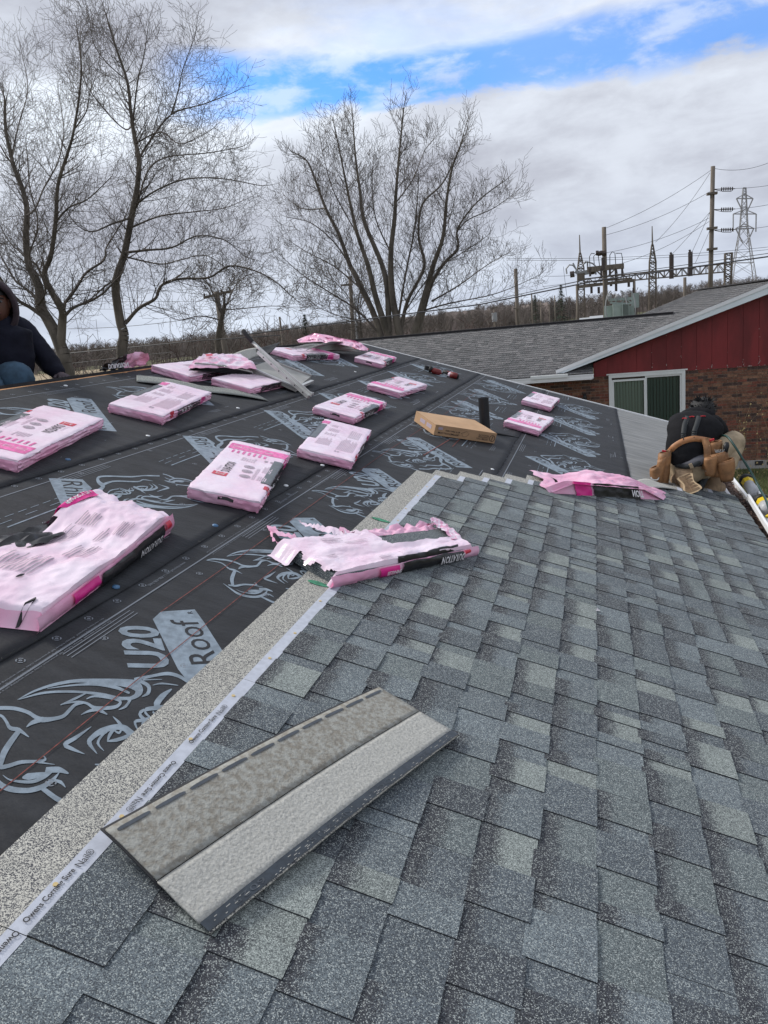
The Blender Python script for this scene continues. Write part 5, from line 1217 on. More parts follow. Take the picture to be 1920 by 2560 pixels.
T1 = [([(171, 941), (146, 851), (122, 803), (104, 770), (98, 721), (88, 694), (73, 664), (65, 600), (67, 521), (52, 460), (35, 417), (15, 330), (12, 250)], .22, .03, 0, .5),
 ([(152, 870), (156, 803), (156, 778), (143, 754), (120, 713), (111, 681), (127, 640), (139, 556), (145, 463), (170, 380), (185, 324), (203, 191), (197, 100)], .17, .02, 0, -1.2),
 ([(158, 775), (166, 754), (192, 718), (216, 681), (260, 650), (266, 619), (290, 580), (312, 544)], .085, .02, 0, 1.5),
 ([(156, 800), (168, 783), (187, 767), (228, 751), (260, 731), (278, 712), (300, 690)], .08, .03, 0, .6),
 ([(120, 800), (78, 770), (49, 754), (16, 718), (-3, 689), (-30, 640)], .10, .03, 0, -1), ([(100, 765), (85, 740), (65, 721), (39, 702), (21, 672), (3, 640), (-20, 560)], .08, .02, 0, 1.3),
 ([(110, 775), (95, 760), (101, 754), (114, 721), (94, 668), (73, 640), (95, 560), (75, 470), (70, 400)], .07, .02, 0, -1.6),
 ([(67, 540), (90, 520), (110, 470), (145, 405), (160, 330), (150, 250)], .05, .015, 0, 1.8), ([(52, 460), (30, 400), (50, 300), (70, 220), (52, 120)], .045, .012, .4, 1.4),
 ([(35, 417), (10, 380), (-20, 320), (-30, 250)], .04, .012, .4, -1), ([(139, 556), (170, 520), (215, 500), (250, 470), (280, 440)], .045, .012, -.8, -2.2), ([(185, 324), (215, 280), (225, 230), (240, 190)], .03, .01, -1, -1.6),
 ([(90, 690), (60, 640), (20, 600), (-10, 540)], .05, .015, 0, 1.6)]
T2 = [([(308, 915), (310, 839), (301, 804), (289, 723), (295, 683), (312, 631), (330, 538), (344, 463), (347, 399), (336, 341), (327, 278), (318, 203), (289, 116), (266, 40)], .19, .02, 0, .3),
 ([(347, 400), (370, 359), (428, 286), (509, 260), (575, 235)], .06, .014, .2, 1.2), ([(428, 286), (445, 230), (457, 174), (486, 95)], .035, .012, .7, -.4),
 ([(340, 515), (347, 505), (393, 474), (463, 448), (550, 446), (645, 463)], .06, .014, .1, -1.4), ([(342, 520), (370, 428), (417, 393), (521, 382), (600, 368)], .05, .014, .1, 1.8),
 ([(312, 631), (370, 625), (428, 619), (492, 590), (560, 600), (610, 640)], .06, .014, 0, -1.0), ([(313, 812), (320, 800), (347, 770), (388, 746), (405, 712), (451, 697), (521, 694), (573, 665), (637, 677), (690, 705), (723, 735)], .10, .02, 0, .8),
 ([(333, 300), (315, 324), (260, 272), (208, 191), (202, 75)], .04, .012, .2, 1.4), ([(327, 545), (280, 560), (231, 579), (190, 560), (150, 500)], .05, .014, 0, -1.3),
 ([(333, 300), (345, 200), (359, 145), (370, 70)], .04, .012, .2, -1), ([(318, 203), (270, 160), (235, 110), (225, 50)], .03, .01, .2, -1.2), ([(336, 360), (400, 330), (450, 360), (520, 330)], .04, .012, .2, -2),
 ([(300, 700), (270, 710), (230, 745), (200, 760)], .05, .02, 0, -.7), ([(325, 570), (400, 540), (480, 530), (560, 520), (610, 500)], .045, .012, .1, 1.6), ([(306, 640), (400, 660), (450, 650), (520, 640), (600, 700)], .04, .012, 0, 1.9)]
T3 = [(c7_(q), a, b_, 0, d) for q, a, b_, d in [
 ([(728, 1345), (600, 1030), (560, 950), (500, 780), (430, 640), (380, 500), (330, 380), (250, 330)], .17, .02, 1.5), ([(430, 640), (300, 640), (200, 560)], .05, .015, 2.6),
 ([(770, 1345), (700, 1130), (660, 960), (600, 780), (560, 600), (530, 450), (480, 200)], .16, .02, -1.6), ([(770, 1320), (750, 1010), (640, 720), (615, 550), (590, 350), (575, 120)], .15, .02, .6),
 ([(832, 1345), (790, 1130), (780, 900), (800, 700), (808, 560), (825, 350), (850, 90)], .18, .025, -.4), ([(832, 1320), (870, 1150), (960, 960), (930, 800), (950, 620), (1060, 500), (1140, 330), (1180, 200)], .12, .02, 1.7),
 ([(900, 1345), (980, 1060), (1010, 950), (1060, 800), (1080, 600), (1110, 420), (1170, 260)], .16, .02, -1.8), ([(925, 1340), (990, 1080), (1060, 950), (1140, 860), (1140, 750), (1250, 600), (1390, 490)], .14, .02, .9),
 ([(960, 1200), (1060, 1170), (1150, 1150), (1300, 1120), (1420, 1080), (1570, 1010)], .06, .014, -1), ([(720, 1330), (600, 1200), (450, 1100), (300, 1000), (190, 900)], .08, .015, -1.3),
 ([(620, 1080), (480, 960), (330, 880), (210, 800)], .06, .015, 1.8), ([(1000, 1150), (1150, 1060), (1300, 950), (1420, 880)], .06, .015, 2.2), ([(560, 950), (470, 820), (350, 720), (230, 690)], .06, .015, -1),
 ([(1140, 760), (1200, 700), (1330, 640), (1440, 560)], .05, .014, -1.4), ([(790, 900), (700, 700), (680, 500), (690, 350)], .06, .014, 2.2), ([(800, 620), (900, 480), (960, 330), (1010, 260)], .05, .014, 1.5),
 ([(600, 780), (480, 560), (430, 400), (400, 250)], .05, .014, 1.2), ([(820, 1250), (860, 1000), (900, 800), (920, 640), (930, 480)], .08, .02, -2.2), ([(860, 1200), (1000, 1000), (1200, 860), (1300, 790)], .05, .014, -2)]]
_, n1 = tree('bare_tree', 'big bare tree with several heavy forked trunks behind the hooded worker', T1, 19.5, 11, .22, 'large bare maple trees', 1.0, .0034, .3, 1.15)
_, n2 = tree('bare_tree', 'tall bare tree with one straight main trunk, right of the forked tree', T2, 21, 12, .19, 'large bare maple trees', 1.0, .0035, .3, 1.25)
_, n3 = tree('bare_tree', 'wide bare tree of many stems fanning out behind the neighbouring roof ridge', T3, 33, 13, .16, 'large bare maple trees', .80, .0052, .5, 1.25)
T4 = [([(548, 880), (545, 850), (553, 800), (560, 770)], .20, .10, 0, 0), ([(558, 790), (575, 740), (600, 700), (640, 680)], .05, .012, 0, 1), ([(556, 790), (535, 740), (515, 700), (495, 690)], .05, .012, 0, -1), ([(560, 780), (565, 730), (590, 690)], .04, .012, 0, -.6),
 ([(560, 775), (620, 770), (680, 765), (740, 770)], .035, .012, 0, .5), ([(552, 800), (500, 790), (450, 800), (420, 790)], .04, .012, 0, -1)]
_, n4 = tree('gnarled_tree', 'short gnarled bare tree with ivy dark trunk in front of a leaning pole', T4, 27, 14, .25, None, .8, .0055, .3, 1.2)
T5 = [([(905, 850), (900, 800), (895, 760), (905, 700)], .10, .03, 0, 0), ([(898, 790), (870, 740), (830, 700), (790, 680)], .05, .012, 0, 1), ([(900, 770), (930, 720), (960, 690)], .05, .012, 0, 1), ([(897, 800), (850, 790), (800, 770), (760, 740)], .05, .012, 0, -1), ([(905, 715), (900, 660), (880, 620)], .03, .01, 0, 0)]
_, n5 = tree('bare_tree', 'smaller bare tree seen through the left side of the many-stemmed tree', T5, 42, 15, .16, None, .8, .0085, .35, 1.6)
print('twigs', n1, n2, n3, n4, n5)
# brushwood: bare shrubs in the middle distance
GSH = 'bare shrubs in the hedgerow beyond the roof'
def shrub_mesh(seed, H, sp, m, minr=.008):
    tr = random.Random(seed); sg = []
    for i in range(9):
        a = tr.uniform(0, 6.283); d = Vector((math.cos(a)*sp, math.sin(a)*sp, 1)).normalized(); grow(sg, Vector((math.cos(a)*.2, math.sin(a)*.2, 0)), d, H*tr.uniform(.7, 1.05), .035, 2, tr, .15, minr)
    return tubes_mesh('branches', sg, m, 3)
sm = [shrub_mesh(30+i, 3.2, .75, M['twig_red' if i % 2 else 'twig'], .011) for i in range(4)]
hr = random.Random(17)
SH = [(330, 30), (392, 34), (455, 36), (500, 32), (590, 38), (640, 34), (690, 40), (745, 37), (800, 42), (250, 38), (215, 33), (850, 46), (420, 44), (540, 46), (610, 50), (680, 52), (760, 54), (1000, 52), (1050, 56), (1110, 58), (1170, 62), (1230, 66), (960, 60)]
SHL = ['%s leafless brush %s' % (a, b_) for a, b_ in zip(('grey-brown', 'reddish')*12, (
 'right beside the trunk of the tall straight tree', 'behind the opened bundle', 'left of the gnarled tree', 'in front of the gnarled tree', 'just right of the gnarled tree', 'behind the black grip of the cutter lever',
 'above the long bundle on the ridge', 'left of the evergreen by the many-stemmed tree', 'at the foot of the smaller bare tree', 'left of the tall straight tree, nearer it', 'beside the forked tree trunk',
 'behind the left stems of the many-stemmed tree', 'far behind the opened bundle', 'far behind the gnarled tree', 'far off, between gnarled tree and cutter grip', 'far off, above the cutter lever', 'far off, above the twisted wrapper',
 'below the middle stems of the many-stemmed tree', 'right of the many-stemmed tree base', 'over the ridge, right of the many-stemmed tree', 'over the ridge, halfway to the leftmost pole', 'over the ridge, just before the leftmost pole', 'at the foot of the many-stemmed tree'))]
for i, (px, Y) in enumerate(SH):
    p = at(px, 840, Y); z = gz(p.x, p.y)
    pos = ('left of the tall straight tree', 'behind the ridge between the two big trees', 'behind the neighbouring roof ridge')[0 if px < 300 else 1 if px < 900 else 2]
    o = thing('bare_shrub', SHL[i], 'shrub', (p.x, p.y, z), GSH); o.scale = (hr.uniform(.9, 1.3),)*2+(hr.uniform(.85, 1.15),); o.rotation_euler.z = hr.uniform(0, 6.28)
    link(bpy.data.objects.new('branches', sm[i % 4]), o)
# distant wood that reads as one mass
wr_ = random.Random(9); sg = []
def wood(n, azr, dr, Hr, rad):
    for i in range(n):
        a = math.radians(wr_.uniform(*azr)); r = wr_.uniform(*dr); x, y = r*math.sin(a), r*math.cos(a); H = wr_.uniform(*Hr); z = gz(x, y); top = Vector((x+wr_.gauss(0, .4), y, z+H)); sg.append(((x, y, z), tuple(top), rad*2.2, rad*.5))
        for k in range(26):
            h = wr_.uniform(.18, 1); q = Vector((x, y, z)).lerp(top, h); aa = wr_.uniform(0, 6.28); l = H*.30*(1.25-h); e = q+Vector((math.cos(aa)*l, math.sin(aa)*l, l*wr_.uniform(.5, 1.5))); sg.append((tuple(q), tuple(e), rad*.8, rad*.35))
            e2 = q.lerp(e, .5)+Vector((wr_.gauss(0, .5), wr_.gauss(0, .5), l*.8)); sg.append((tuple(q.lerp(e, .5)), tuple(e2), rad*.5, rad*.3))
wood(1100, (-48, -4), (180, 250), (4.2, 5.8), .05); wood(800, (-8, 22), (215, 290), (4.8, 6.8), .06)
ow = link(bpy.data.objects.new('distant_wood', tubes_mesh('distant_wood', sg, mat('far_bare_twigs', (.17, .145, .13), .9, .3, .08, coords='pos'), 3))); ow['kind'] = 'stuff'; ow['label'] = 'mass of bare winter trees along the horizon'  # twigs lightened to a hazy brown, distance haze put into the colour
M['brush'] = mat('far_brushwood_floor', (.15, .122, .108), .95, .35, .12, .6, .7, coords='pos', bdist=.5)
b = MB()
def hill(az0, az1, r, H, n, dep):
    b = MB(); prof = []
    for i in range(n+1):
        a = math.radians(az0+(az1-az0)*i/n); x, y = r*math.sin(a), r*math.cos(a); z = gz(x, y); hh = H(math.degrees(a))*(1+.10*nz(i*.13, 2)+.07*nz(i*.9, 5)+.05*nz(i*2.3, 8))
        prof.append([(x, y, z-.5), (x*1.01, y*1.01, z+hh*.8), (x*1.03, y*1.03, z+hh), (x*dep, y*dep, z+hh*.9), (x*dep*1.02, y*dep*1.02, z-1)])
    m = len(prof[0]); b.add([v for p in prof for v in p], [(i*m+j, i*m+j+1, (i+1)*m+j+1, (i+1)*m+j) for i in range(n) for j in range(m-1)]); return b
tag(hill(-50, -3, 225, lambda a: 3.9+max(0,(a+38))*.05, 300, 1.2).build('wooded_hill', M['brush'], smooth=True), kind='structure')
tag(hill(-8, 24, 265, lambda a: 4.4+max(0, a)*.10, 240, 1.3).build('wooded_rise', M['brush'], smooth=True), kind='structure')
# evergreens
M['needle'] = mat('dark_evergreen', (.022, .045, .022), .9, .35, 2, coords='pos')
def evergreen(px, py, Y, H, lab, seed):
    p = at(px, py, Y); z = gz(p.x, p.y); o = thing('evergreen_tree', lab, 'tree', (p.x, p.y, z)); tr = random.Random(seed); b = MB(); b.tube([(0, 0, 0), (0, 0, H*.97)], [H*.03, .02], 6); b.build('trunk', M['bark'], o); b = MB()
    for i in range(900):
        h = tr.uniform(.06, 1); r = H*.30*(1.04-h)*tr.uniform(.35, 1.05); a = tr.uniform(0, 6.28); c = Vector((r*math.cos(a), r*math.sin(a), h*H-.1*r)); s = tr.uniform(.1, .3)*H/6; d = Vector((math.cos(a), math.sin(a), -.35)).normalized()*s; e = d.cross(Vector((0, 0, 1))).normalized()*s*.5
        b.add([c-d*.4-e, c-d*.4+e, c+d+Vector((0, 0, .05))], [(0, 1, 2)])
    b.build('crown', M['needle'], o)
evergreen(1405, 800, 110, 7.0, 'dark green evergreen left of the substation towers', 1); evergreen(1340, 800, 120, 6.2, 'dark evergreen beside the thin far poles', 2); evergreen(765, 830, 60, 5.4, 'dull green evergreen behind the left limbs of the many-stemmed tree', 3)
# twiggy bush by the brick wall
M['twig_pale'] = mat('olive_brown_twig', (.15, .115, .06), .9, .3, 3, coords='pos'); M['bud'] = mat('yellowish_buds', (.42, .33, .15), .8)
tb = random.Random(44); sg = []; base = at(1935, 1190, 12.6); base.z = GZ
for i in range(11):
    a = tb.uniform(0, 6.28); grow(sg, Vector((tb.gauss(.3, .30), tb.gauss(0, .25), 0)), Vector((math.cos(a)*.28, math.sin(a)*.28, 1)).normalized(), tb.uniform(1.4, 2.3), .009, 2, tb, .25, .0018, .55)
o = thing('twiggy_bush', 'sparse twiggy bush with pale buds in front of the brick wall at the right edge', 'bush', (base.x, base.y, base.z)); link(bpy.data.objects.new('branches', tubes_mesh('branches', sg, M['twig_pale'], 3)), o)
b = MB()
for q in tb.sample(sg, min(330, len(sg))):
    c = Vector(q[1]); s = tb.uniform(.006, .014); b.add([c+Vector((-s, 0, -s)), c+Vector((s, 0, -s*.3)), c+Vector((s*.4, 0, s)), c+Vector((-s*.6, s*.4, s*.7))], [(0, 1, 2, 3)])
q = b.build('buds', M['bud'], o); q['kind'] = 'stuff'
# grass blades on the near lawn
b = MB(); gr = random.Random(6); M['blade'] = mat('lawn_grass_blades', (.10, .13, .035), .9, .4, 4, coords='pos')
for i in range(26000):
    x = gr.uniform(2.2, 5.2); y = gr.uniform(9.5, 20); h = gr.uniform(.03, .08); a = gr.uniform(0, 3.14); w = .006; dx, dy = math.cos(a)*w, math.sin(a)*w; b.add([(x-dx, y-dy, GZ), (x+dx, y+dy, GZ), (x+gr.gauss(0, .02), y+gr.gauss(0, .02), GZ+h)], [(0, 1, 2)])
o = b.build('lawn_grass', M['blade']); o['kind'] = 'stuff'; o['label'] = 'short green grass below the neighbouring wall'

# ================================================================== SUBSTATION, POLES, WIRES
M['pole'] = mat('weathered_pole_wood', (.16, .135, .11), .9, .3, 2, stretch=(6, 6, .4), coords='pos'); M['steel'] = mat('dark_galvanised_steel', (.15, .125, .10), .7, .2, 1); M['steel_l'] = mat('pale_galvanised_steel', (.30, .31, .32), .6)
M['xfmr'] = mat('grey_green_transformer_paint', (.30, .36, .33), .6, .15, 1); M['insul'] = mat('dark_insulator', (.05, .035, .03), .4); M['wire'] = mat('wire', (.06, .06, .065), .6)
def pole(name, label, top, base, Y, r, cat='utility pole', arms=(), group=None, mt='pole', dy=0.0):
    a = at(*top, Y); c = at(*base, Y); c.z = gz(c.x, c.y); o = thing(name, label, cat, (c.x, c.y, c.z), group); bpy.context.view_layer.update()
    b = MB(); b.tube([c, a], [r*1.25, r], 8); p = sub(b, 'shaft', M[mt], o, True)
    for (p0, p1, w) in arms: b = MB(); b.bar(at(*p0, Y-.25), at(*p1, Y-.25), w, w*1.1); sub(b, 'crossarm', M[mt], o)
    return o
k2 = lambda x, y: (1200+x*.434, 380+y*.434)
P1 = pole('transmission_pole', 'tallest wooden pole at the right with three dark insulator strings', k2(1342, 82), k2(1322, 800), 75, .17)
for y_, nm in ((215, 0), (332, 0), (450, 0)):
    b = MB(); a = at(*k2(1340, y_), 75); c = at(*k2(1470, y_-4), 75); b.tube([a, c], .035, 5)
    for i in range(6): q = a.lerp(c, .40+i*.095); b.tube([q-Vector((.035, 0, 0)), q+Vector((.035, 0, 0))], .15, 8)
    q0 = at(*k2(1352, y_+2), 75); b.tube([q0, at(*k2(1400, y_+12), 75), at(*k2(1446, y_+12), 75), at(*k2(1458, y_), 75)], .025, 4)
    sub(b, 'insulator_string', M['insul'], P1)
for y_ in (240, 440, 560): b = MB(); p = at(*k2(1338, y_), 74.8); b.box(p-Vector((.42, .3, .08)), p+Vector((.38, .3, .10))); sub(b, 'pole_hardware', M['steel'], P1)
z6 = lambda x, y: (1380+x*.1808, 560+y*.1808)
P2 = pole('substation_pole', 'brown wooden pole with a long crossarm and diagonal braces in the substation', z6(718, 42), z6(742, 1290), 78, .19, arms=((z6(485, 632), z6(995, 580), .42),))
b = MB(); b.bar(at(*z6(600, 630), 77.6), at(*z6(715, 740), 77.6), .12, .12); b.bar(at(*z6(885, 610), 77.6), at(*z6(745, 750), 77.6), .12, .12); sub(b, 'brace', M['steel'], P2)
for px in (525, 680, 800, 880, 970): b = MB(); p = at(*z6(px, 615), 77.6); b.tube([p, p-Vector((0, 0, .7))], .11, 6); sub(b, 'insulator', M['insul'], P2)
for loop in ([(800, 600), (800, 430), (830, 385), (870, 400), (880, 540), (905, 690)], [(885, 405), (960, 405), (975, 480), (972, 600), (990, 690)], [(525, 600), (518, 450), (545, 405), (590, 410)], [(585, 560), (575, 450), (600, 420), (640, 440), (660, 600)]):
    b = MB(); b.tube([at(*z6(*p), 77.8) for p in loop], .035, 4); sub(b, 'jumper_loop', M['wire'], P2)
b = MB()
for i in range(5): q = at(*z6(625+i*28, 400+(i % 2)*8), 77.8); b.tube([q-Vector((.12, 0, 0)), q+Vector((.12, 0, 0))], .22, 7)
q = at(*z6(704, 470), 77.6); b.tube([q, q-Vector((0, 0, 1.0))], .16, 6); sub(b, 'switch_gear', M['insul'], P2)
def lattice(name, label, cat, pts_l, pts_r, Y, dep, w=.10, rod=None, rungs=10, mt='steel'):
    """four-legged tower; pts_l / pts_r: matching left and right leg pixels from top to base"""
    L_ = [at(*p, Y) for p in pts_l]; R_ = [at(*p, Y) for p in pts_r]; base = (L_[-1]+R_[-1])/2; base.z = gz(base.x, base.y); o = thing(name, label, cat, tuple(base)); bpy.context.view_layer.update()
    b = MB(); faces = []
    wd = [(R_[i]-L_[i]).length for i in range(len(L_))]
    def leg(side, front): return [((L_ if side == 0 else R_)[i]+Vector((0, (wd[i] if front else 0)*dep, 0))) for i in range(len(L_))]
    legs = [leg(0, 0), leg(1, 0), leg(0, 1), leg(1, 1)]
    for lg in legs: b.tube(lg, w*.5, 4)
    sub(b, 'legs', M[mt], o); b = MB()
    def samp(lg, u): f = u*(len(lg)-1); i = min(int(f), len(lg)-2); return lg[i].lerp(lg[i+1], f-i)
    for (p, q) in ((0, 1), (2, 3), (0, 2), (1, 3)):
        for i in range(rungs):
            a, c = i/rungs, (i+1)/rungs; b.bar(samp(legs[p], a), samp(legs[q], c), w*.34, w*.34); b.bar(samp(legs[q], a), samp(legs[p], c), w*.34, w*.34)
            if i % 3 == 0: b.bar(samp(legs[p], a), samp(legs[q], a), w*.6, w*.6)
    q = sub(b, 'lattice_bracing', M[mt], o); q['kind'] = 'stuff'
    if rod: b = MB(); b.tube([at(*rod, Y), (L_[0]+R_[0])/2], [.04, .08], 5); sub(b, 'lightning_rod', M[mt], o)
    return o
lattice('lattice_mast', 'lattice mast with lightning rod left of the substation pole', 'mast', [z6(380, 400), z6(355, 600), z6(355, 850), z6(360, 1290)], [z6(395, 400), z6(440, 600), z6(445, 850), z6(450, 1290)], 80, .8, .13, z6(380, 150), 17)
lattice('lattice_mast', 'lattice mast with lightning rod in the middle of the long gantry', 'mast', [z6(1380, 285), z6(1350, 520), z6(1345, 760), z6(1345, 1200)], [z6(1397, 285), z6(1438, 520), z6(1440, 760), z6(1440, 1200)], 80, .8, .13, z6(1384, 30), 17)
lattice('lattice_mast', 'short twin legged lattice column at the right end of the gantry', 'mast', [k2(1413, 585), k2(1411, 680), k2(1410, 790)], [k2(1453, 580), k2(1450, 680), k2(1448, 790)], 80, .5, .16, None, 9)
# long truss
gan = thing('truss_gantry', 'long horizontal steel truss running through the substation', 'gantry', tuple(at(*k2(990, 700), 80))); bpy.context.view_layer.update()
def truss(b, a0, a1, c0, c1, n, w, dpt):
    T = [a0.lerp(a1, i/n) for i in range(n+1)]; B_ = [c0.lerp(c1, i/n) for i in range(n+1)]
    for off in (0, dpt):
        o_ = Vector((0, off, 0)); b.bar(a0+o_, a1+o_, w, w); b.bar(c0+o_, c1+o_, w, w)
        for i in range(n):
            b.bar((T[i] if i % 2 else B_[i])+o_, (B_[i+1] if i % 2 else T[i+1])+o_, w*.6, w*.6); b.bar(T[i]+o_, B_[i]+o_, w*.5, w*.5)
b = MB(); truss(b, at(*z6(440, 760), 80), at(*k2(1412, 642), 80), at(*z6(440, 840), 80), at(*k2(1412, 690), 80), 24, .10, .8); o = sub(b, 'truss_beams', M['steel'], gan); o['kind'] = 'stuff'
b = MB(); b.bar(at(*z6(360, 870), 79), at(*z6(1130, 780), 79), .28, .28); b.bar(at(*z6(440, 805), 79.5), at(*z6(1110, 750), 79.5), .16, .16); sub(b, 'lower_beam', M['steel'], gan)
b = MB(); b.bar(at(*z6(370, 690), 79), at(*z6(600, 645), 79), .5, .4); b.bar(at(*z6(320, 655), 79), at(*z6(380, 690), 79), .4, .3); sub(b, 'bus_beam', M['steel_l'], gan)
b = MB(); p = at(*z6(402, 735), 79); b.box(p-Vector((.33, .3, .34)), p+Vector((.33, .3, .34))); sub(b, 'equipment_box', M['steel'], gan)
for (x, y0_, y1_) in ((545, 860, 960), (645, 870, 960), (885, 720, 930), (815, 800, 860), (1060, 770, 870), (1130, 880, 960)):
    b = MB(); b.tube([at(*z6(x, y0_), 79), at(*z6(x+2, y1_), 79)], .13, 6); sub(b, 'hanging_insulator', M['insul'], gan)
for (x, y) in ((1103, 590), (1212, 575)):
    b = MB(); p = at(*k2(x, y), 79.5); q = at(*k2(x, y+140), 79.5); b.tube([p, q], .20, 8); t_ = at(*k2(x-6, y-12), 79.5); b.tube([p, t_], .10, 5); o = sub(b, 'disconnect_switch', M['insul'], gan)
for (a, c_) in ((z6(250, 700), z6(310, 690)), (z6(520, 660), z6(590, 650))): b = MB(); b.tube([at(*a, 78.8), at(*c_, 78.8)], .28, 8); sub(b, 'bus_insulator', M['insul'], gan)
for lp in ([(205, 690), (195, 620), (240, 565), (290, 570), (330, 620)], [(290, 540), (330, 620), (350, 660)], [(430, 560), (480, 520), (560, 545), (600, 580), (608, 700)], [(440, 540), (460, 520), (490, 530), (492, 620)]):
    b = MB(); b.tube([at(*z6(*p), 79) for p in lp], .07, 4); sub(b, 'bus_loop', M['steel_l'], gan)
for i, (x, y0_, y1_, lab) in enumerate(((1135, 760, 1230, 'grey post with a pale box at the right end of the lower beam'), (345, 830, 1290, 'grey post under the left end of the lower beam'))):
    o = pole('gantry_post', lab, z6(x, y0_), z6(x+10, y1_), 79, .12, 'post', mt='pole')
o = pole('gantry_post', 'squat brown post below the truss, left of the tallest pole', k2(1180, 722), k2(1180, 835), 76, .13, 'post')
b = MB(); p = at(*z6(1155, 1055), 78.5); b.box(p-Vector((.35, .2, .65)), p+Vector((.3, .2, .65))); tag(b.build('meter_box', M['xfmr']), 'pale green box mounted on the grey gantry post', 'box')
# transformer
tp = at(*z6(960, 1190), 76); tf_ = thing('power_transformer', 'grey-green transformer with radiator fins and bushings in the substation', 'transformer', (tp.x, tp.y, gz(tp.x, tp.y))); bpy.context.view_layer.update()
def zat(px, py, Y): return at(*z6(px, py), Y)
b = MB(); a = zat(840, 1110, 76); c = zat(1000, 1260, 76); b.box((a.x, 75, GZ), (c.x, 77, a.z)); sub(b, 'tank', M['xfmr'], tf_)
for i in range(6): b = MB(); q = zat(978+i*15, 1110, 75.4); b.box((q.x-.07, 74.6, GZ), (q.x+.07, 76.4, q.z)); sub(b, 'radiator_fin', M['xfmr'], tf_)
b = MB(); b.bar(zat(780, 1050, 76), zat(1130, 1025, 76), .22, .22); b.bar(zat(800, 1090, 76), zat(1120, 1100, 76), .12, .12); b.bar(zat(800, 1050, 76), zat(850, 1110, 76), .1, .1); b.bar(zat(900, 1045, 76), zat(860, 1110, 76), .1, .1); b.bar(zat(1010, 1040, 76), zat(950, 1100, 76), .1, .1); b.bar(zat(1030, 1040, 76), zat(1110, 1100, 76), .1, .1); sub(b, 'bushing_frame', M['xfmr'], tf_)
for x in (795, 905, 1020): b = MB(); b.tube([zat(x, 970, 76), zat(x, 1000, 76), zat(x, 1045, 76)], [.10, .22, .16], 8); sub(b, 'bushing', M['steel_l'], tf_)
for x in (830, 945, 1062): 
    b = MB(); n = 14; c = zat(x, 1165, 75); b.tube([c+Vector((.55*math.cos(-1.5+3*i/n)*(1 if x > 900 else -1), 0, 1.5*math.sin(-1.5+3*i/n))) for i in range(n+1)], .05, 4); sub(b, 'cable_bend', M['steel_l'], tf_)
# small breaker cabinets beside it
for i, (x, y, w, lab) in enumerate(((790, 1190, .9, 'grey equipment cabinet left of the transformer'), (1085, 1190, .6, 'small grey cabinet right of the transformer'))):
    q = zat(x, y-60, 77); b = MB(); b.box((q.x-w/2, 76.6, GZ), (q.x+w/2, 77.6, q.z)); tag(b.build('equipment_cabinet', M['xfmr']), lab, 'cabinet')
# pylon
py_ = lattice('pylon', 'pale steel lattice transmission tower at the far right', 'pylon', [k2(1517, 205), k2(1512, 265), k2(1500, 440), k2(1450, 780)], [k2(1533, 205), k2(1536, 265), k2(1545, 440), k2(1602, 780)], 150, .9, .14, None, 14, 'steel_l')
for y_, w_, hgt in ((268, 48, 36), (357, 66, 40), (440, 52, 34)):
    b = MB(); a = at(*k2(1525-w_, y_), 150); c = at(*k2(1525+w_, y_), 150); m0 = at(*k2(1525, y_-26), 150); b.bar(a, c, .16, .16); b.bar(a, m0, .13, .13); b.bar(c, m0, .13, .13)
    for q in (a, c): b.tube([q, q-Vector((0, 0, 2.8))] if y_ == 357 else [q, q+Vector(((1.1 if q is a else -1.1), 0, -2.4))], .10, 4)
    sub(b, 'crossarm', M['steel_l'], py_)
# other poles
pole('utility_pole', 'wooden pole rising behind the neighbouring ridge, right of the many-stemmed tree', k2(205, 672), k2(217, 1010), 62, .13, arms=((k2(192, 902), k2(232, 902), .10),))
for i, (t_, b_, Y, lab, ar) in enumerate((((297, 820), (303, 985), 110, 'thin far pole, first right of the wooden one', None), ((349, 862), (353, 985), 115, 'thin far pole with a short crossarm, second from the left', (335, 372, 888)), ((399, 875), (402, 965), 125, 'shortest thin far pole with a crossarm', (390, 410, 885)), ((430, 826), (431, 940), 140, 'thin far pole nearest the substation', None), ((82, 905), (82, 1000), 85, 'low brown pole with grey transformer can, left of the wooden pole', (66, 104, 898)))):
    o = pole('utility_pole', lab, k2(*t_), k2(*b_), Y, .085, arms=((k2(ar[0], ar[2]), k2(ar[1], ar[2]-3), .10),) if ar else (), group='thin far utility poles')
    if i in (4,): b = MB(); q = at(*k2(82, 925), Y-.4); b.tube([q, q-Vector((0, 0, .9))], .28, 10); sub(b, 'transformer_can', M['steel_l'], o)
for (x, y, Y) in ((200, 915, 61.6), (225, 915, 61.6)): pass
z4 = lambda x, y: (500+x*.2532, 640+y*.2532)
pole('utility_pole', 'leaning pole with a wide tilted crossarm at the gnarled tree', z4(160, 350), z4(235, 680), 30, .11, arms=((z4(38, 412), z4(320, 345), .09),))
for (x, y) in ((45, 395), (100, 385), (215, 355), (295, 335)): b = MB(); q = at(*z4(x, y), 29.7); b.tube([q, q+Vector((0, 0, .10))], .035, 6); tag(b.build('line_insulator', M['insul']), 'small insulator on the tilted crossarm, number %s from its left end' % ('one', 'two', 'three', 'four')[[45, 100, 215, 295].index(x)], 'insulator')
pole('utility_pole', 'pale pole standing between the stems of the many-stemmed tree, thicker', z4(1480, 200), z4(1500, 900), 48, .11, arms=((z4(1390, 290), z4(1510, 280), .10),))
pole('utility_pole', 'thin white pole right beside the thicker pale pole', z4(1525, 420), z4(1545, 900), 46, .06, mt='steel_l')
pole('utility_pole', 'thin mottled pole above the far end of the ridge bundles', z4(785, 600), z4(825, 900), 44, .06)
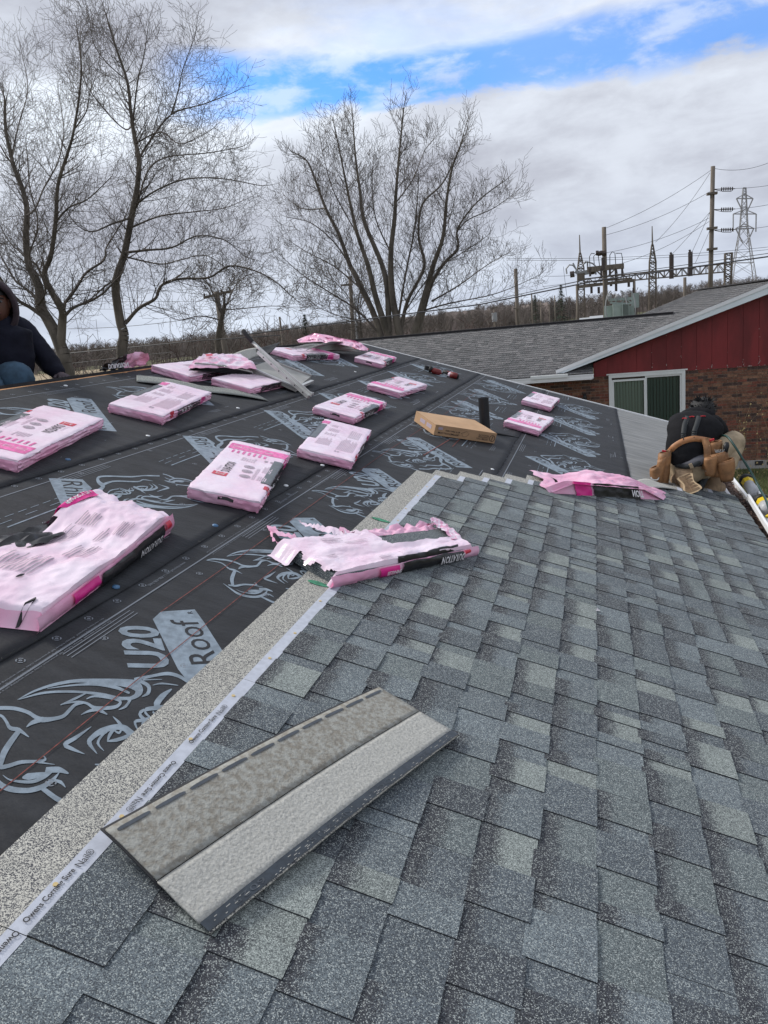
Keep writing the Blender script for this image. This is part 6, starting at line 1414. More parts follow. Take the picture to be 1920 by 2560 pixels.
def wire(name, label, pts, Y0, Y1, r, sag=.0):
    n = 24; P = []; m_ = len(pts)-1
    for i in range(n+1):
        f = i/n*m_; k = min(int(f), m_-1); u = f-k; px = pts[k][0]+(pts[k+1][0]-pts[k][0])*u; py = pts[k][1]+(pts[k+1][1]-pts[k][1])*u; q = at(px, py, Y0+(Y1-Y0)*i/n); q.z -= sag*4*(i/n)*(1-i/n); P.append(q)
    b = MB(); b.tube(P, r, 4); return tag(b.build(name, M['wire']), label, 'power line', 'overhead wires')
wire('power_line', 'thick black cable crossing low from the many-stemmed tree to the right edge', [(600, 838), (900, 800), (1200, 761), (1500, 700), (1960, 636)], 26, 26, .020)
wire('power_line', 'thinner cable running just above the thick black one', [(1200, 757), (1500, 692), (1700, 664), (1960, 628)], 60, 60, .022)
wire('power_line', 'black cable low across the trunk of the tall straight tree', [(120, 888), (330, 868), (490, 852), (700, 838)], 26, 26, .016)
wire('power_line', 'pale wire just above the field behind the tall straight tree', [(150, 912), (300, 894), (430, 880)], 30, 30, .010)
for i, (a, c, Y, sg_) in enumerate((((170, 822), (560, 782), 40, .2), ((0, 720), (520, 722), 60, .2), ((0, 745), (600, 750), 60, .2), ((0, 762), (420, 770), 60, .2), ((180, 700), (540, 738), 60, .1))):
    wire('power_line', 'thin wire behind the left trees, %s' % ('sloping up to the leaning pole', 'highest of the level ones', 'middle of the level ones', 'lowest of the level ones', 'meeting the tilted crossarm')[i], [a, c], Y, Y, .013, sg_)
tp1 = [(1342, 100), (1342, 220), (1342, 340), (1342, 455)]
W2 = [((720, 440), (1330, 105), 'from the top of the substation pole to the top of the tallest pole'), ((725, 478), (1325, 228), 'from the substation pole to the upper part of the tallest pole'), ((1010, 520), (1325, 120), 'steep from the middle mast to the tallest pole top'), ((1210, 600), (1325, 345), 'from a disconnect switch up to the tallest pole'), ((1105, 590), (1325, 345), 'from the left disconnect switch up to the tallest pole'),
 ((1240, 640), (1328, 440), 'steep from the truss to the tallest pole'), ((820, 640), (1320, 400), 'long shallow from the crossarm to the tallest pole'), ((730, 580), (1320, 380), 'long shallow from the switch gear to the tallest pole'), ((1350, 95), (1680, 55), 'from the tallest pole top off the right edge'), ((1470, 210), (1680, 190), 'from the top insulator string off the right edge'),
 ((1470, 328), (1680, 300), 'from the middle insulator string off the right edge'), ((1470, 448), (1680, 425), 'from the bottom insulator string off the right edge'), ((150, 612), (1680, 545), 'nearly level across the whole substation, upper'), ((150, 622), (1680, 560), 'nearly level across the whole substation, lower'), ((370, 715), (560, 708), 'short level, left of the lattice mast'), ((360, 775), (560, 745), 'lower short, left of the lattice mast'), ((480, 660), (500, 830), 'hanging down left of the mast')]
for i, (a, c, lab) in enumerate(W2): wire('power_line', 'thin wire '+lab, [k2(*a), k2(*c)], 77, 77, .016, .35 if abs(a[0]-c[0]) > 300 else .05)
# tiny buildings and vehicles far away
def cottage(name, lab, cat, px, py, Y, w, h, d, wall, roofc, win=3):
    p = at(px, py, Y); z = gz(p.x, p.y); o = thing(name, lab, cat, (p.x, p.y, z)); b = MB(); b.box((-w/2, 0, 0), (w/2, d, h)); b.build('wall', wall, o)
    b = MB(); b.add([(-w/2-.3, -.3, h), (w/2+.3, -.3, h), (w/2+.3, d/2, h+d*.28), (-w/2-.3, d/2, h+d*.28), (w/2+.3, d+.3, h), (-w/2-.3, d+.3, h), (-w/2-.3, -.3, h-.1), (w/2+.3, -.3, h-.1)], [(0, 1, 2, 3), (3, 2, 4, 5), (0, 3, 5), (1, 4, 2), (6, 7, 1, 0)]); b.build('roof', roofc, o)
    for i in range(win): b = MB(); x = -w/2+w*(i+.7)/(win+.4); b.box((x-.4, -.04, h*.35), (x+.4, -.01, h*.8)); b.build('window', M['screen'], o)
M['wpaint'] = mat('white_siding', (.68, .69, .70), .7); M['groof'] = mat('pale_grey_roof', (.42, .44, .46), .7); M['redshed'] = mat('dull_red_shed', (.22, .05, .045), .8); M['blueshed'] = mat('dull_blue_panel', (.04, .09, .14), .7)
cottage('far_house', 'low white house seen through the substation steelwork', 'house', *z6(540, 1190), 125, 2.9, 1.5, 3, M['wpaint'], M['groof'])
cottage('far_house', 'white house partly behind the substation pole', 'house', *z6(650, 1200), 135, 2.4, 1.5, 3, M['wpaint'], M['groof'])
cottage('far_house', 'small white building with pale roof below the many-stemmed tree', 'house', 1003, 838, 75, 1.8, 1.3, 2, M['wpaint'], M['groof'])
cottage('field_shed', 'low red and dark shed in the tan field beyond the ridge', 'shed', 285, 925, 62, 3.4, 1.5, 2, M['redshed'], M['groof'], 1)
cottage('field_shed', 'low dark shed with open white framed bays beside the red one', 'shed', 330, 925, 62, 3.2, 1.5, 2, M['blueshed'], M['groof'], 2)
def car(lab, px, py, Y, body):
    p = at(px, py, Y); o = thing('parked_car', lab, 'car', (p.x, p.y, gz(p.x, p.y))); b = MB(); prof = [(-2.2, .35), (-2.2, .85), (-1.3, .95), (-.7, 1.4), (.9, 1.42), (1.5, .98), (2.2, .85), (2.2, .35)]
    b.add([(x, y, z) for y in (0, 1.7) for x, z in prof], [tuple(range(8)), tuple(range(15, 7, -1))]+[(i, (i+1) % 8, 8+(i+1) % 8, 8+i) for i in range(8)]); b.build('body', body, o)
    for x in (-1.35, 1.35): b = MB(); b.tube([(x, -.03, .33), (x, .2, .33)], .33, 12); b.build('wheel', M['rubber'], o)
    b = MB(); b.add([(-1.15, -.02, .98), (-.68, -.02, 1.33), (.85, -.02, 1.35), (1.3, -.02, 1.0)], [(0, 1, 2, 3)]); b.build('window', M['screen'], o)
car('white car parked left of the lattice mast in the distance', *z6(335, 1205), 118, M['wpaint'])

# ================================================================== PEOPLE
def skin(name, J, bones, m, parent, root, sub_=2):
    """continuous skinned surface grown over a skeleton: J name -> (point, radius or (rx, ry))"""
    names = list(J); idx = {n: i for i, n in enumerate(names)}; me = bpy.data.meshes.new(name); me.from_pydata([tuple(J[n][0]) for n in names], [(idx[a], idx[b_]) for a, b_ in bones], [])
    o = bpy.data.objects.new(name, me); scene.collection.objects.link(o); md = o.modifiers.new('skin', 'SKIN'); md.use_smooth_shade = True; md.branch_smoothing = .4
    sv = me.skin_vertices[0].data
    for n in names: r = J[n][1]; sv[idx[n]].radius = r if isinstance(r, tuple) else (r, r); sv[idx[n]].use_root = (n == root)
    s2 = o.modifiers.new('sub', 'SUBSURF'); s2.levels = sub_; s2.render_levels = sub_
    bpy.context.view_layer.update(); dg = bpy.context.evaluated_depsgraph_get(); nm = bpy.data.meshes.new_from_object(o.evaluated_get(dg)); nm.name = name
    bpy.data.objects.remove(o); nm.materials.clear(); nm.materials.append(m); q = link(bpy.data.objects.new(name, nm)); nm.polygons.foreach_set('use_smooth', [True]*len(nm.polygons)); q.parent = parent; q.matrix_parent_inverse = parent.matrix_world.inverted(); return q
def chain(b, pts, rad, n=16, k=5, squash=None):
    P = smooth_pts([Vector(p) for p in pts], k); m_ = len(P); Rr = []
    for i in range(m_):
        f = i/(m_-1)*(len(rad)-1); j = min(int(f), len(rad)-2); u = f-j; u = u*u*(3-2*u); r = rad[j] if isinstance(rad[j], tuple) else (rad[j], rad[j]); r2 = rad[j+1] if isinstance(rad[j+1], tuple) else (rad[j+1], rad[j+1]); Rr.append((r[0]*(1-u)+r2[0]*u, r[1]*(1-u)+r2[1]*u))
    V = []; cap = 5
    d0 = (P[1]-P[0]).normalized(); d1 = (P[-1]-P[-2]).normalized()
    secs = [(P[0]-d0*Rr[0][1]*math.cos(a), (Rr[0][0]*math.sin(a), Rr[0][1]*math.sin(a)), d0) for a in lin(.05, 1.57, cap)]
    secs += [(P[i], Rr[i], (P[min(i+1, m_-1)]-P[max(i-1, 0)]).normalized()) for i in range(1, m_-1)]
    secs += [(P[-1]+d1*Rr[-1][1]*math.cos(a), (Rr[-1][0]*math.sin(a), Rr[-1][1]*math.sin(a)), d1) for a in lin(1.57, .05, cap)]
    for c, r, d in secs:
        x = rt-d*rt.dot(d); x = x.normalized() if x.length > .2 else up.cross(d).normalized(); y = d.cross(x)
        for i in range(n): a = 2*math.pi*i/n; V.append(c+x*math.cos(a)*r[0]+y*math.sin(a)*r[1])
    q = len(secs); b.add(V, [(j*n+i, j*n+(i+1) % n, (j+1)*n+(i+1) % n, (j+1)*n+i) for j in range(q-1) for i in range(n)]+[tuple(range(n)), tuple((q-1)*n+i for i in range(n))]); return b
def fix(o):
    bm = bmesh.new(); bm.from_mesh(o.data); bmesh.ops.recalc_face_normals(bm, faces=bm.faces[:]); bm.to_mesh(o.data); bm.free(); return o
from mathutils.bvhtree import BVHTree
def caster(o):
    mw = o.matrix_world; bv = BVHTree.FromPolygons([mw @ v.co for v in o.data.vertices], [tuple(p.vertices) for p in o.data.polygons])
    def f(x, y, lift=.012, Y=7.1):
        d = (A1(x, y, Y)-CAM).normalized(); h = bv.ray_cast(CAM, d)
        return (h[0]-d*lift) if h[0] is not None else A1(x, y, Y)
    return f
def rumple(o, amp, sc, seed=0):
    for v in o.data.vertices: 
        n = noise.noise_vector(v.co*sc+Vector((seed, 0, 0)))+.5*noise.noise_vector(v.co*sc*2.7+Vector((seed, 3, 0))); v.co += n*amp
M['skin_d'] = mat('dark_brown_skin', (.105, .045, .028), .5, .15, 30); M['skin_m'] = mat('brown_skin', (.22, .11, .07), .5)
M['blackcloth'] = mat('black_hoodie_cloth', (.014, .014, .016), .9, .2, 12, .5, 40, coords='pos', spec=.12); M['navycloth'] = mat('navy_black_jacket', (.012, .013, .022), .8, .3, 6, .6, 24, coords='pos', bdist=.01, spec=.12)
M['khaki'] = mat('tan_work_trousers', (.40, .315, .21), .9, .22, 9, .5, 30, coords='pos', bdist=.006); M['denim'] = mat('blue_denim', (.035, .075, .12), .85, .3, 12, .4, 60, coords='pos')
M['boot'] = mat('dusty_tan_boot_leather', (.30, .205, .125), .8, .25, 18, .5, 50, coords='pos'); M['sole'] = mat('tan_boot_sole', (.42, .31, .19), .85, .15, 20); M['leather'] = mat('tan_leather', (.27, .135, .058), .6, .35, 12, .4, 60, coords='pos'); M['belt'] = mat('light_leather_belt', (.42, .19, .08), .5, .15, 14)
M['hair'] = mat('black_hair', (.006, .006, .007), .7, bump=.8, bscale=90); M['strap'] = mat('black_strap', (.018, .022, .025), .7); M['redcloth'] = mat('red_cloth', (.50, .03, .04), .8); M['greyshirt'] = mat('grey_shirt', (.11, .11, .125), .9, bump=.5, bscale=30); M['hoodpurple'] = mat('dark_maroon_hood', (.035, .022, .028), .9, .3, 20, .5, 50, coords='pos')
M['glove'] = mat('grey_purple_glove', (.085, .065, .075), .9, .2, 30)
# ---- the roofer kneeling by the eave, seen from behind
def A1(x, y, Y): return at(1560+x*.217, 940+y*.217, Y)
w1 = thing('person', 'roofer kneeling with back turned, black hoodie, leather tool belt and tan boots', 'person', tuple(R(1.35, 7.0, 0))); bpy.context.view_layer.update()
J = {'pel': (A1(745, 1010, 7.05), (.17, .125)), 'waist': (A1(750, 820, 7.12), (.155, .12)), 'chest': (A1(800, 610, 7.30), (.175, .125)), 'neck': (A1(850, 470, 7.48), .062), 'head': (A1(890, 420, 7.58), .095), 'crown': (A1(905, 385, 7.64), .07),
 'shL': (A1(640, 590, 7.36), .075), 'elL': (A1(640, 780, 7.58), .052), 'haL': (A1(760, 1000, 7.68), .035), 'shR': (A1(1030, 590, 7.40), .075), 'elR': (A1(1110, 720, 7.62), .052), 'haR': (A1(1010, 960, 7.74), .035),
 'hipL': (A1(650, 1020, 7.08), .105), 'knL': (A1(600, 1150, 7.36), .075), 'anL': (A1(640, 1190, 6.98), .05), 'hipR': (A1(860, 1000, 7.10), .105), 'knR': (A1(1255, 760, 7.42), .078), 'anR': (A1(1110, 1180, 7.16), .05)}
bones = [('pel', 'waist'), ('waist', 'chest'), ('chest', 'neck'), ('neck', 'head'), ('head', 'crown'), ('chest', 'shL'), ('shL', 'elL'), ('elL', 'haL'), ('chest', 'shR'), ('shR', 'elR'), ('elR', 'haR'), ('pel', 'hipL'), ('hipL', 'knL'), ('knL', 'anL'), ('pel', 'hipR'), ('hipR', 'knR'), ('knR', 'anR')]
skin('body', {k: (v[0], tuple(x*.86 for x in v[1]) if isinstance(v[1], tuple) else v[1]*.86) for k, v in J.items()}, bones, M['skin_m'], w1, 'pel')
b = MB()
chain(b, [A1(735, 955, 7.03), A1(728, 870, 7.06), A1(735, 770, 7.10), A1(775, 665, 7.18), A1(825, 585, 7.30), A1(848, 515, 7.42), A1(865, 470, 7.50)], [(.155, .12), (.172, .135), (.176, .14), (.205, .145), (.228, .135), (.165, .10), (.09, .07)], 28, 5)
chain(b, [A1(650, 600, 7.36), A1(600, 690, 7.46), A1(640, 800, 7.60), A1(740, 960, 7.68)], [.082, .070, .060, .045]); chain(b, [A1(1010, 570, 7.38), A1(1085, 620, 7.46), A1(1110, 710, 7.58), A1(1040, 900, 7.70)], [.095, .080, .066, .048])
h_ = fix(sub(b, 'hoodie', M['blackcloth'], w1, True)); rumple(h_, .009, 8)
hit = caster(h_)
b = MB(); b.ball(A1(835, 455, 7.43), (.155, .10, .075), None, 20, 12); o = sub(b, 'hood', M['blackcloth'], w1, True); rumple(o, .014, 9, 3)
b = MB(); b.ball(A1(900, 392, 7.56), (.112, .12, .108), None, 18, 12); o = sub(b, 'hair', M['hair'], w1, True); rumple(o, .016, 14)
b = MB(); hr_ = random.Random(5); c = A1(900, 388, 7.56)
for i in range(160):
    a = hr_.uniform(0, 6.28); e_ = hr_.uniform(.1, 1.3); d = Vector((math.cos(a)*math.cos(e_), math.sin(a)*math.cos(e_), math.sin(e_))); s = c+Vector((d.x*.10, d.y*.11, d.z*.095)); b.tube([s, s+d*hr_.uniform(.02, .045)+Vector((hr_.gauss(0, .012), 0, hr_.gauss(0, .01)))], [.006, .001], 3)
o = sub(b, 'hair_tufts', M['hair'], w1); o['kind'] = 'stuff'
b = MB()
chain(b, [A1(735, 1000, 7.05), A1(745, 1090, 7.04)], [(.16, .125), (.15, .12)], 22, 6); chain(b, [A1(660, 1070, 7.06), A1(610, 1140, 7.24), A1(600, 1160, 7.36)], [.11, .10, .085]); chain(b, [A1(600, 1165, 7.36), A1(610, 1190, 7.2), A1(625, 1200, 7.08)], [.082, .072, .060])
chain(b, [A1(870, 1050, 7.08), A1(1010, 930, 7.20), A1(1150, 830, 7.32), A1(1255, 765, 7.40)], [.12, .118, .108, .100]); chain(b, [A1(1265, 760, 7.42), A1(1235, 900, 7.33), A1(1170, 1060, 7.22), A1(1130, 1140, 7.18)], [.092, .082, .074, .064])
o = fix(sub(b, 'trousers', M['khaki'], w1, True)); rumple(o, .009, 9, 5)
b = MB(); b.ball(A1(790, 985, 6.98), (.135, .10, .05), Matrix.Rotation(math.radians(-14), 3, 'Y'), 18, 10); sub(b, 'shirt_tail', M['greyshirt'], w1, True)
b = MB(); pts = [A1(600, 1030, 6.96), A1(690, 1045, 6.89), A1(780, 1035, 6.87), A1(860, 995, 6.90), A1(910, 950, 6.97)]; b.tube(smooth_pts(pts, 5), .019, 8); sub(b, 'trouser_belt', M['strap'], w1, True)
b = MB(); b.bar(A1(762, 1010, 6.85), A1(785, 1060, 6.85), .028, .012, 0, (0, 1, 0)); sub(b, 'belt_loop', M['khaki'], w1)
def strap_mesh(pts, w, m, name, par, k=5):
    P = smooth_pts(pts, k); V = []; F = []
    for i, p in enumerate(P):
        d = (P[min(i+1, len(P)-1)]-P[max(i-1, 0)]).normalized(); vd = (CAM-p).normalized(); n = d.cross(vd).normalized()*w/2; V += [p+n+vd*.004, p-n+vd*.004, p-n-vd*.006, p+n-vd*.006]
    for i in range(len(P)-1):
        for j in range(4): F.append((4*i+j, 4*i+(j+1) % 4, 4*i+4+(j+1) % 4, 4*i+4+j))
    b = MB(); b.add(V, F); return sub(b, name, m, par, True)
strap_mesh([hit(510, 890), hit(560, 830), hit(610, 790), hit(690, 748), hit(800, 722), hit(880, 728), hit(960, 742), A1(1030, 760, 7.02)], .048, M['belt'], 'tool_belt', w1)
strap_mesh([hit(685, 710, .006), hit(688, 640, .006), hit(700, 560, .006), hit(722, 500, .006), hit(735, 462, .008)], .040, M['strap'], 'suspender', w1); strap_mesh([hit(805, 700, .006), hit(815, 630, .006), hit(838, 560, .006), hit(855, 500, .006), hit(866, 460, .008)], .040, M['strap'], 'suspender', w1)
for (x, y) in ((685, 665), (805, 640)):
    for dy in (0, 26): b = MB(); b.bar(hit(x-32, y+dy, .02), hit(x+32, y+dy-8, .02), .006, .008); sub(b, 'suspender_clip', M['strap'], w1)
    b = MB(); b.bar(hit(x, y+30, .02), hit(x+2, y+72, .02), .008, .008); sub(b, 'suspender_clip', M['strap'], w1)
for (x0_, x1_, y) in ((752, 810, 458), (880, 940, 452), (670, 720, 478)): strap_mesh([hit(x0_, y+14, .014), hit((x0_+x1_)/2, y+8, .014), hit(x1_, y+12, .014)], .010, M['redcloth'], 'red_trim', w1)
# pouches: open leather bags hanging from the belt
def pouch(name, c, w, h, d, tilt, Y, parent, m='leather'):
    """c: top-centre pixel; a bag with an open oval mouth"""
    b = MB(); t = A1(*c, Y); n = 20; V = []; rows = 8
    Rm = Matrix.Rotation(tilt, 3, 'Y')
    for j in range(rows+1):
        u = j/rows; ww = w*(1-.25*u**2)*(1+.06*math.sin(u*5)); dd = d*(1-.35*u**2)
        for i in range(n): a = 2*math.pi*i/n; V.append(t+Rm @ Vector((math.cos(a)*ww/2, math.sin(a)*dd/2, -h*u+.012*math.cos(a*1)*(1-u))))
    F = [(j*n+i, j*n+(i+1) % n, (j+1)*n+(i+1) % n, (j+1)*n+i) for j in range(rows) for i in range(n)]; F.append(tuple(rows*n+i for i in range(n)))
    b.add(V, F); o = sub(b, name, M[m], parent, True); md = o.modifiers.new('thickness', 'SOLIDIFY'); md.thickness = .008; rumple(o, .004, 16, c[0])
    r = MB(); r.tube([V[i]+Vector((0, 0, .002)) for i in range(n)]+[V[0]+Vector((0, 0, .002))], .006, 6); q = r.build('rim', M[m], None, True); q.parent = o; q.matrix_parent_inverse = o.matrix_world.inverted(); return o
bR = thing('tool_pouch', 'tan leather tool pouches with nails and a dark tool handle, on the roofer\'s right hip', 'tool pouch', tuple(A1(1080, 900, 6.98))); bpy.context.view_layer.update()
strap_mesh([A1(930, 720, 6.97), A1(960, 850, 6.93), A1(950, 1000, 6.92), A1(930, 1080, 6.93)], .055, M['leather'], 'back_panel', bR)
pouch('upper_pouch', (1030, 765), .125, .20, .09, .05, 6.99, bR); pouch('middle_pouch', (1075, 890), .150, .19, .10, -.05, 6.95, bR); pouch('front_pouch', (1170, 975), .120, .165, .10, -.08, 6.91, bR); pouch('side_pouch', (1000, 935), .085, .15, .05, .05, 6.89, bR)
b = MB(); b.bar(A1(940, 1095, 6.88), A1(1035, 1108, 6.88), .008, .006); sub(b, 'metal_edge', M['silver'], bR)
b = MB(); b.tube([A1(1165, 880, 6.93), A1(1180, 800, 6.95), A1(1185, 765, 6.96)], [.020, .024, .014], 10); sub(b, 'tool_handle', M['pipe'], bR, True)
b = MB(); nr_ = random.Random(3)
for i in range(16): q = A1(1055+i*7, 882+nr_.uniform(-6, 6), 6.92); b.tube([q, q+Vector((nr_.gauss(0, .006), 0, .024))], .0022, 4)
o = sub(b, 'nails', M['silver'], bR); o['kind'] = 'stuff'
b = MB(); b.bar(A1(985, 745, 6.96), A1(1040, 728, 6.96), .02, .014); sub(b, 'red_tool', M['redcloth'], bR)
bL = thing('tool_pouch', 'darker leather tool pouch with hammer loop on the roofer\'s left hip, by the grey shingle', 'tool pouch', tuple(A1(440, 1050, 6.93))); bpy.context.view_layer.update()
pouch('main_pouch', (470, 880), .085, .36, .09, .06, 6.93, bL); pouch('small_pouch', (365, 1050), .085, .16, .08, -.1, 6.88, bL); pouch('side_loop', (440, 960), .05, .20, .05, .2, 6.87, bL)
b = MB(); b.tube(smooth_pts([A1(312, 1165, 6.84), A1(325, 1190, 6.83), A1(370, 1200, 6.83), A1(398, 1180, 6.84), A1(402, 1120, 6.85)], 4), .006, 6); sub(b, 'metal_loop', M['silver'], bL)
b = MB(); b.bar(A1(440, 860, 6.92), A1(480, 868, 6.92), .02, .012); sub(b, 'red_tab', M['redcloth'], bL)
# boots
def boot(heel, toe, shaft_top, w, parent, sole_dir, name='boot'):
    heel, toe, top = Vector(heel), Vector(toe), Vector(shaft_top); L = (toe-heel).length; J_ = {'top': (top, w*.50), 'ank': (top.lerp(heel, .75), w*.52), 'heel': (heel+(toe-heel)*.10, w*.48), 'mid': (heel.lerp(toe, .5), w*.46), 'ball': (heel.lerp(toe, .78), w*.52), 'toe': (toe-(toe-heel)*.06, w*.40)}
    o = skin(name, J_, [('top', 'ank'), ('ank', 'heel'), ('heel', 'mid'), ('mid', 'ball'), ('ball', 'toe')], M['boot'], parent, 'ank', 2); rumple(o, .006, 14, w*99)
    sdn = Vector(sole_dir).normalized(); d = (toe-heel).normalized(); x = d.cross(sdn).normalized(); n = 26; out = []
    prof = lambda u: w*(.40+.08*math.cos(u*math.pi*2)+.10*math.exp(-((u-.76)/.2)**2))*(1 if u < .92 else max(.25, 1-(u-.92)*7))*(1 if u > .06 else .6+u*6)
    us = [i/n for i in range(n+1)]; ring = [heel+d*(L*1.06*u-.03*L)+x*prof(u) for u in us]+[heel+d*(L*1.06*u-.03*L)-x*prof(u) for u in us[::-1]]
    m_ = len(ring); b = MB(); A0 = [p+sdn*w*.40 for p in ring]; A2 = [p+sdn*w*.62 for p in ring]; b.add(A0+A2, [tuple(range(m_))[::-1], tuple(m_+i for i in range(m_))]+[(i, (i+1) % m_, m_+(i+1) % m_, m_+i) for i in range(m_)]); so = b.build('sole', M['sole'], None); so.parent = o; so.matrix_parent_inverse = o.matrix_world.inverted()
    b = MB()
    for i in range(11):
        u = .06+.085*i; c = heel+d*(L*u)+sdn*w*.64; pw = prof(u)*.72
        if .40 < u < .47: continue
        b.bar(c-x*pw+d*.006*(1 if i % 2 else -1), c+x*pw*.1, .011, w*.09, 0, sdn); b.bar(c+x*pw*.2, c+x*pw-d*.006, .011, w*.09, 0, sdn)
    t_ = b.build('tread', M['boot'], None); t_.parent = o; t_.matrix_parent_inverse = o.matrix_world.inverted(); t_['kind'] = 'stuff'
    return o
toC = (CAM-A1(720, 1250, 6.85)).normalized()
boot(A1(680, 1150, 6.90), A1(790, 1345, 6.72), A1(600, 1215, 7.06), .138, w1, (toC*.9+Vector((.1, -.2, .1))))
boot(A1(985, 1290, 7.10), A1(1125, 1300, 7.34), A1(1090, 1130, 7.18), .135, w1, -NR)
b = MB(); b.tube([A1(870, 1300, 6.95), A1(930, 1180, 7.05), A1(880, 1130, 7.1), A1(850, 1180, 7.1)], .03, 8); o = sub(b, 'dark_folds', M['strap'], w1, True)
# nail gun in his hands, mostly hidden
ng = thing('nail_gun', 'black nail gun held low between the roofer\'s knees', 'nail gun', tuple(A1(900, 1200, 7.3))); bpy.context.view_layer.update()
b = MB(); b.tube([A1(880, 1120, 7.35), A1(860, 1260, 7.25)], [.05, .035], 10); sub(b, 'body', M['rubber'], ng, True); b = MB(); b.tube([A1(860, 1260, 7.25), A1(850, 1290, 7.22)], .014, 8); sub(b, 'nose', M['silver'], ng, True); b = MB(); b.tube([A1(870, 1160, 7.33), A1(970, 1130, 7.4)], .022, 8); sub(b, 'magazine', M['rubber'], ng, True)
# green hose
M['hose'] = mat('green_air_hose', (.012, .05, .042), .45)
b = MB(); hp_ = [A1(1080, 740, 7.35), A1(1120, 690, 7.22), A1(1190, 700, 7.05), A1(1270, 800, 6.95), A1(1370, 960, 6.9), A1(1470, 1120, 6.85), A1(1570, 1310, 6.7), A1(1640, 1440, 6.3), A1(1720, 1700, 5.8)]
b.tube(smooth_pts(hp_, 7), .0095, 8); tag(b.build('air_hose', M['hose'], None, True), 'green air hose curving over the roofer\'s raised knee and down past the gutter', 'hose')

# ---- the worker beyond the ridge at the left edge
def A2(x, y, X): return atx(x*.1627, 640+y*.1627, X)
X0 = -3.55
w2 = thing('person', 'hooded man in a dark jacket and jeans leaning a gloved hand on the ridge', 'person', tuple(A2(-100, 1900, X0))); bpy.context.view_layer.update()
J = {'pel': (A2(0, 1880, X0-.12), (.17, .14)), 'belly': (A2(-30, 1600, X0), (.18, .14)), 'chest': (A2(-60, 1250, X0), (.20, .14)), 'neck': (A2(-60, 1010, X0+.02), .065), 'head': (A2(-75, 780, X0+.05), .098), 'crown': (A2(-80, 600, X0+.03), .085),
 'shL': (A2(300, 1080, X0), .085), 'elL': (A2(620, 1440, X0+.12), .06), 'wrL': (A2(900, 1800, X0+.28), .042), 'haL': (A2(980, 1880, X0+.33), .038), 'shR': (A2(-420, 1080, X0), .085), 'elR': (A2(-520, 1500, X0), .06), 'haR': (A2(-400, 1850, X0+.2), .04),
 'hipL': (A2(120, 1950, X0-.1), .11), 'knL': (A2(270, 1900, X0+.20), .085), 'anL': (A2(280, 2450, X0+.0), .06), 'hipR': (A2(-120, 1950, X0-.1), .11), 'knR': (A2(-250, 2100, X0+.2), .085), 'anR': (A2(-300, 2500, X0-.1), .06)}
bones = [('pel', 'belly'), ('belly', 'chest'), ('chest', 'neck'), ('neck', 'head'), ('head', 'crown'), ('chest', 'shL'), ('shL', 'elL'), ('elL', 'wrL'), ('wrL', 'haL'), ('chest', 'shR'), ('shR', 'elR'), ('elR', 'haR'), ('pel', 'hipL'), ('hipL', 'knL'), ('knL', 'anL'), ('pel', 'hipR'), ('hipR', 'knR'), ('knR', 'anR')]
skin('body', {k: (v[0], tuple(x*.85 for x in v[1]) if isinstance(v[1], tuple) else v[1]*(.85 if k not in ('head', 'crown', 'neck') else .9)) for k, v in J.items()}, bones, M['skin_d'], w2, 'pel')
b = MB()
chain(b, [A2(70, 1730, X0), A2(30, 1560, X0), A2(0, 1380, X0), A2(-30, 1200, X0), A2(-50, 1080, X0)], [(.205, .15), (.215, .16), (.215, .155), (.225, .15), (.12, .10)], 26, 5)
chain(b, [A2(190, 1120, X0), A2(330, 1180, X0+.02), A2(480, 1330, X0+.07), A2(620, 1480, X0+.13), A2(760, 1640, X0+.2), A2(880, 1780, X0+.27)], [.105, .100, .088, .078, .070, .054]); chain(b, [A2(-330, 1120, X0), A2(-480, 1350, X0), A2(-520, 1600, X0)], [.105, .09, .075])
o = fix(sub(b, 'jacket', M['navycloth'], w2, True)); rumple(o, .011, 8, 2)
b = MB(); chain(b, [A2(-60, 1900, X0-.1), A2(90, 1900, X0)], [.17, .16]); chain(b, [A2(120, 1960, X0-.05), A2(230, 1900, X0+.18)], [.14, .125]); chain(b, [A2(240, 1900, X0+.2), A2(270, 2200, X0+.1), A2(280, 2450, X0)], [.12, .09, .07]); chain(b, [A2(-120, 1950, X0-.1), A2(-250, 2100, X0+.2), A2(-300, 2500, X0-.1)], [.13, .1, .075])
o = fix(sub(b, 'trousers', M['denim'], w2, True)); rumple(o, .009, 9, 1)
# gloved hand: palm with fingers laid over the ridge
hw = A2(930, 1830, X0+.29); fd = (A2(1060, 1880, X0+.44)-A2(900, 1800, X0+.27)).normalized()
JJ = {'w': (hw, .036), 'p': (hw+fd*.055, (.042, .026))}; bb = [('w', 'p')]
sdv = fd.cross(Vector((0, 0, 1))).normalized()
for i in range(4):
    o_ = sdv*(-.030+.020*i); l = (.070, .078, .072, .058)[i]; JJ['a%d' % i] = (hw+fd*.085+o_, .0115); JJ['b%d' % i] = (hw+fd*(.085+l*.5)+o_*1.1-Vector((0, 0, .006)), .0105); JJ['c%d' % i] = (hw+fd*(.085+l)+o_*1.15-Vector((0, 0, .022)), .009); bb += [('p', 'a%d' % i), ('a%d' % i, 'b%d' % i), ('b%d' % i, 'c%d' % i)]
JJ['t1'] = (hw+fd*.035+sdv*.045, .013); JJ['t2'] = (hw+fd*.065+sdv*.062, .011); bb += [('w', 't1'), ('t1', 't2')]
skin('glove', JJ, bb, M['glove'], w2, 'w', 2)
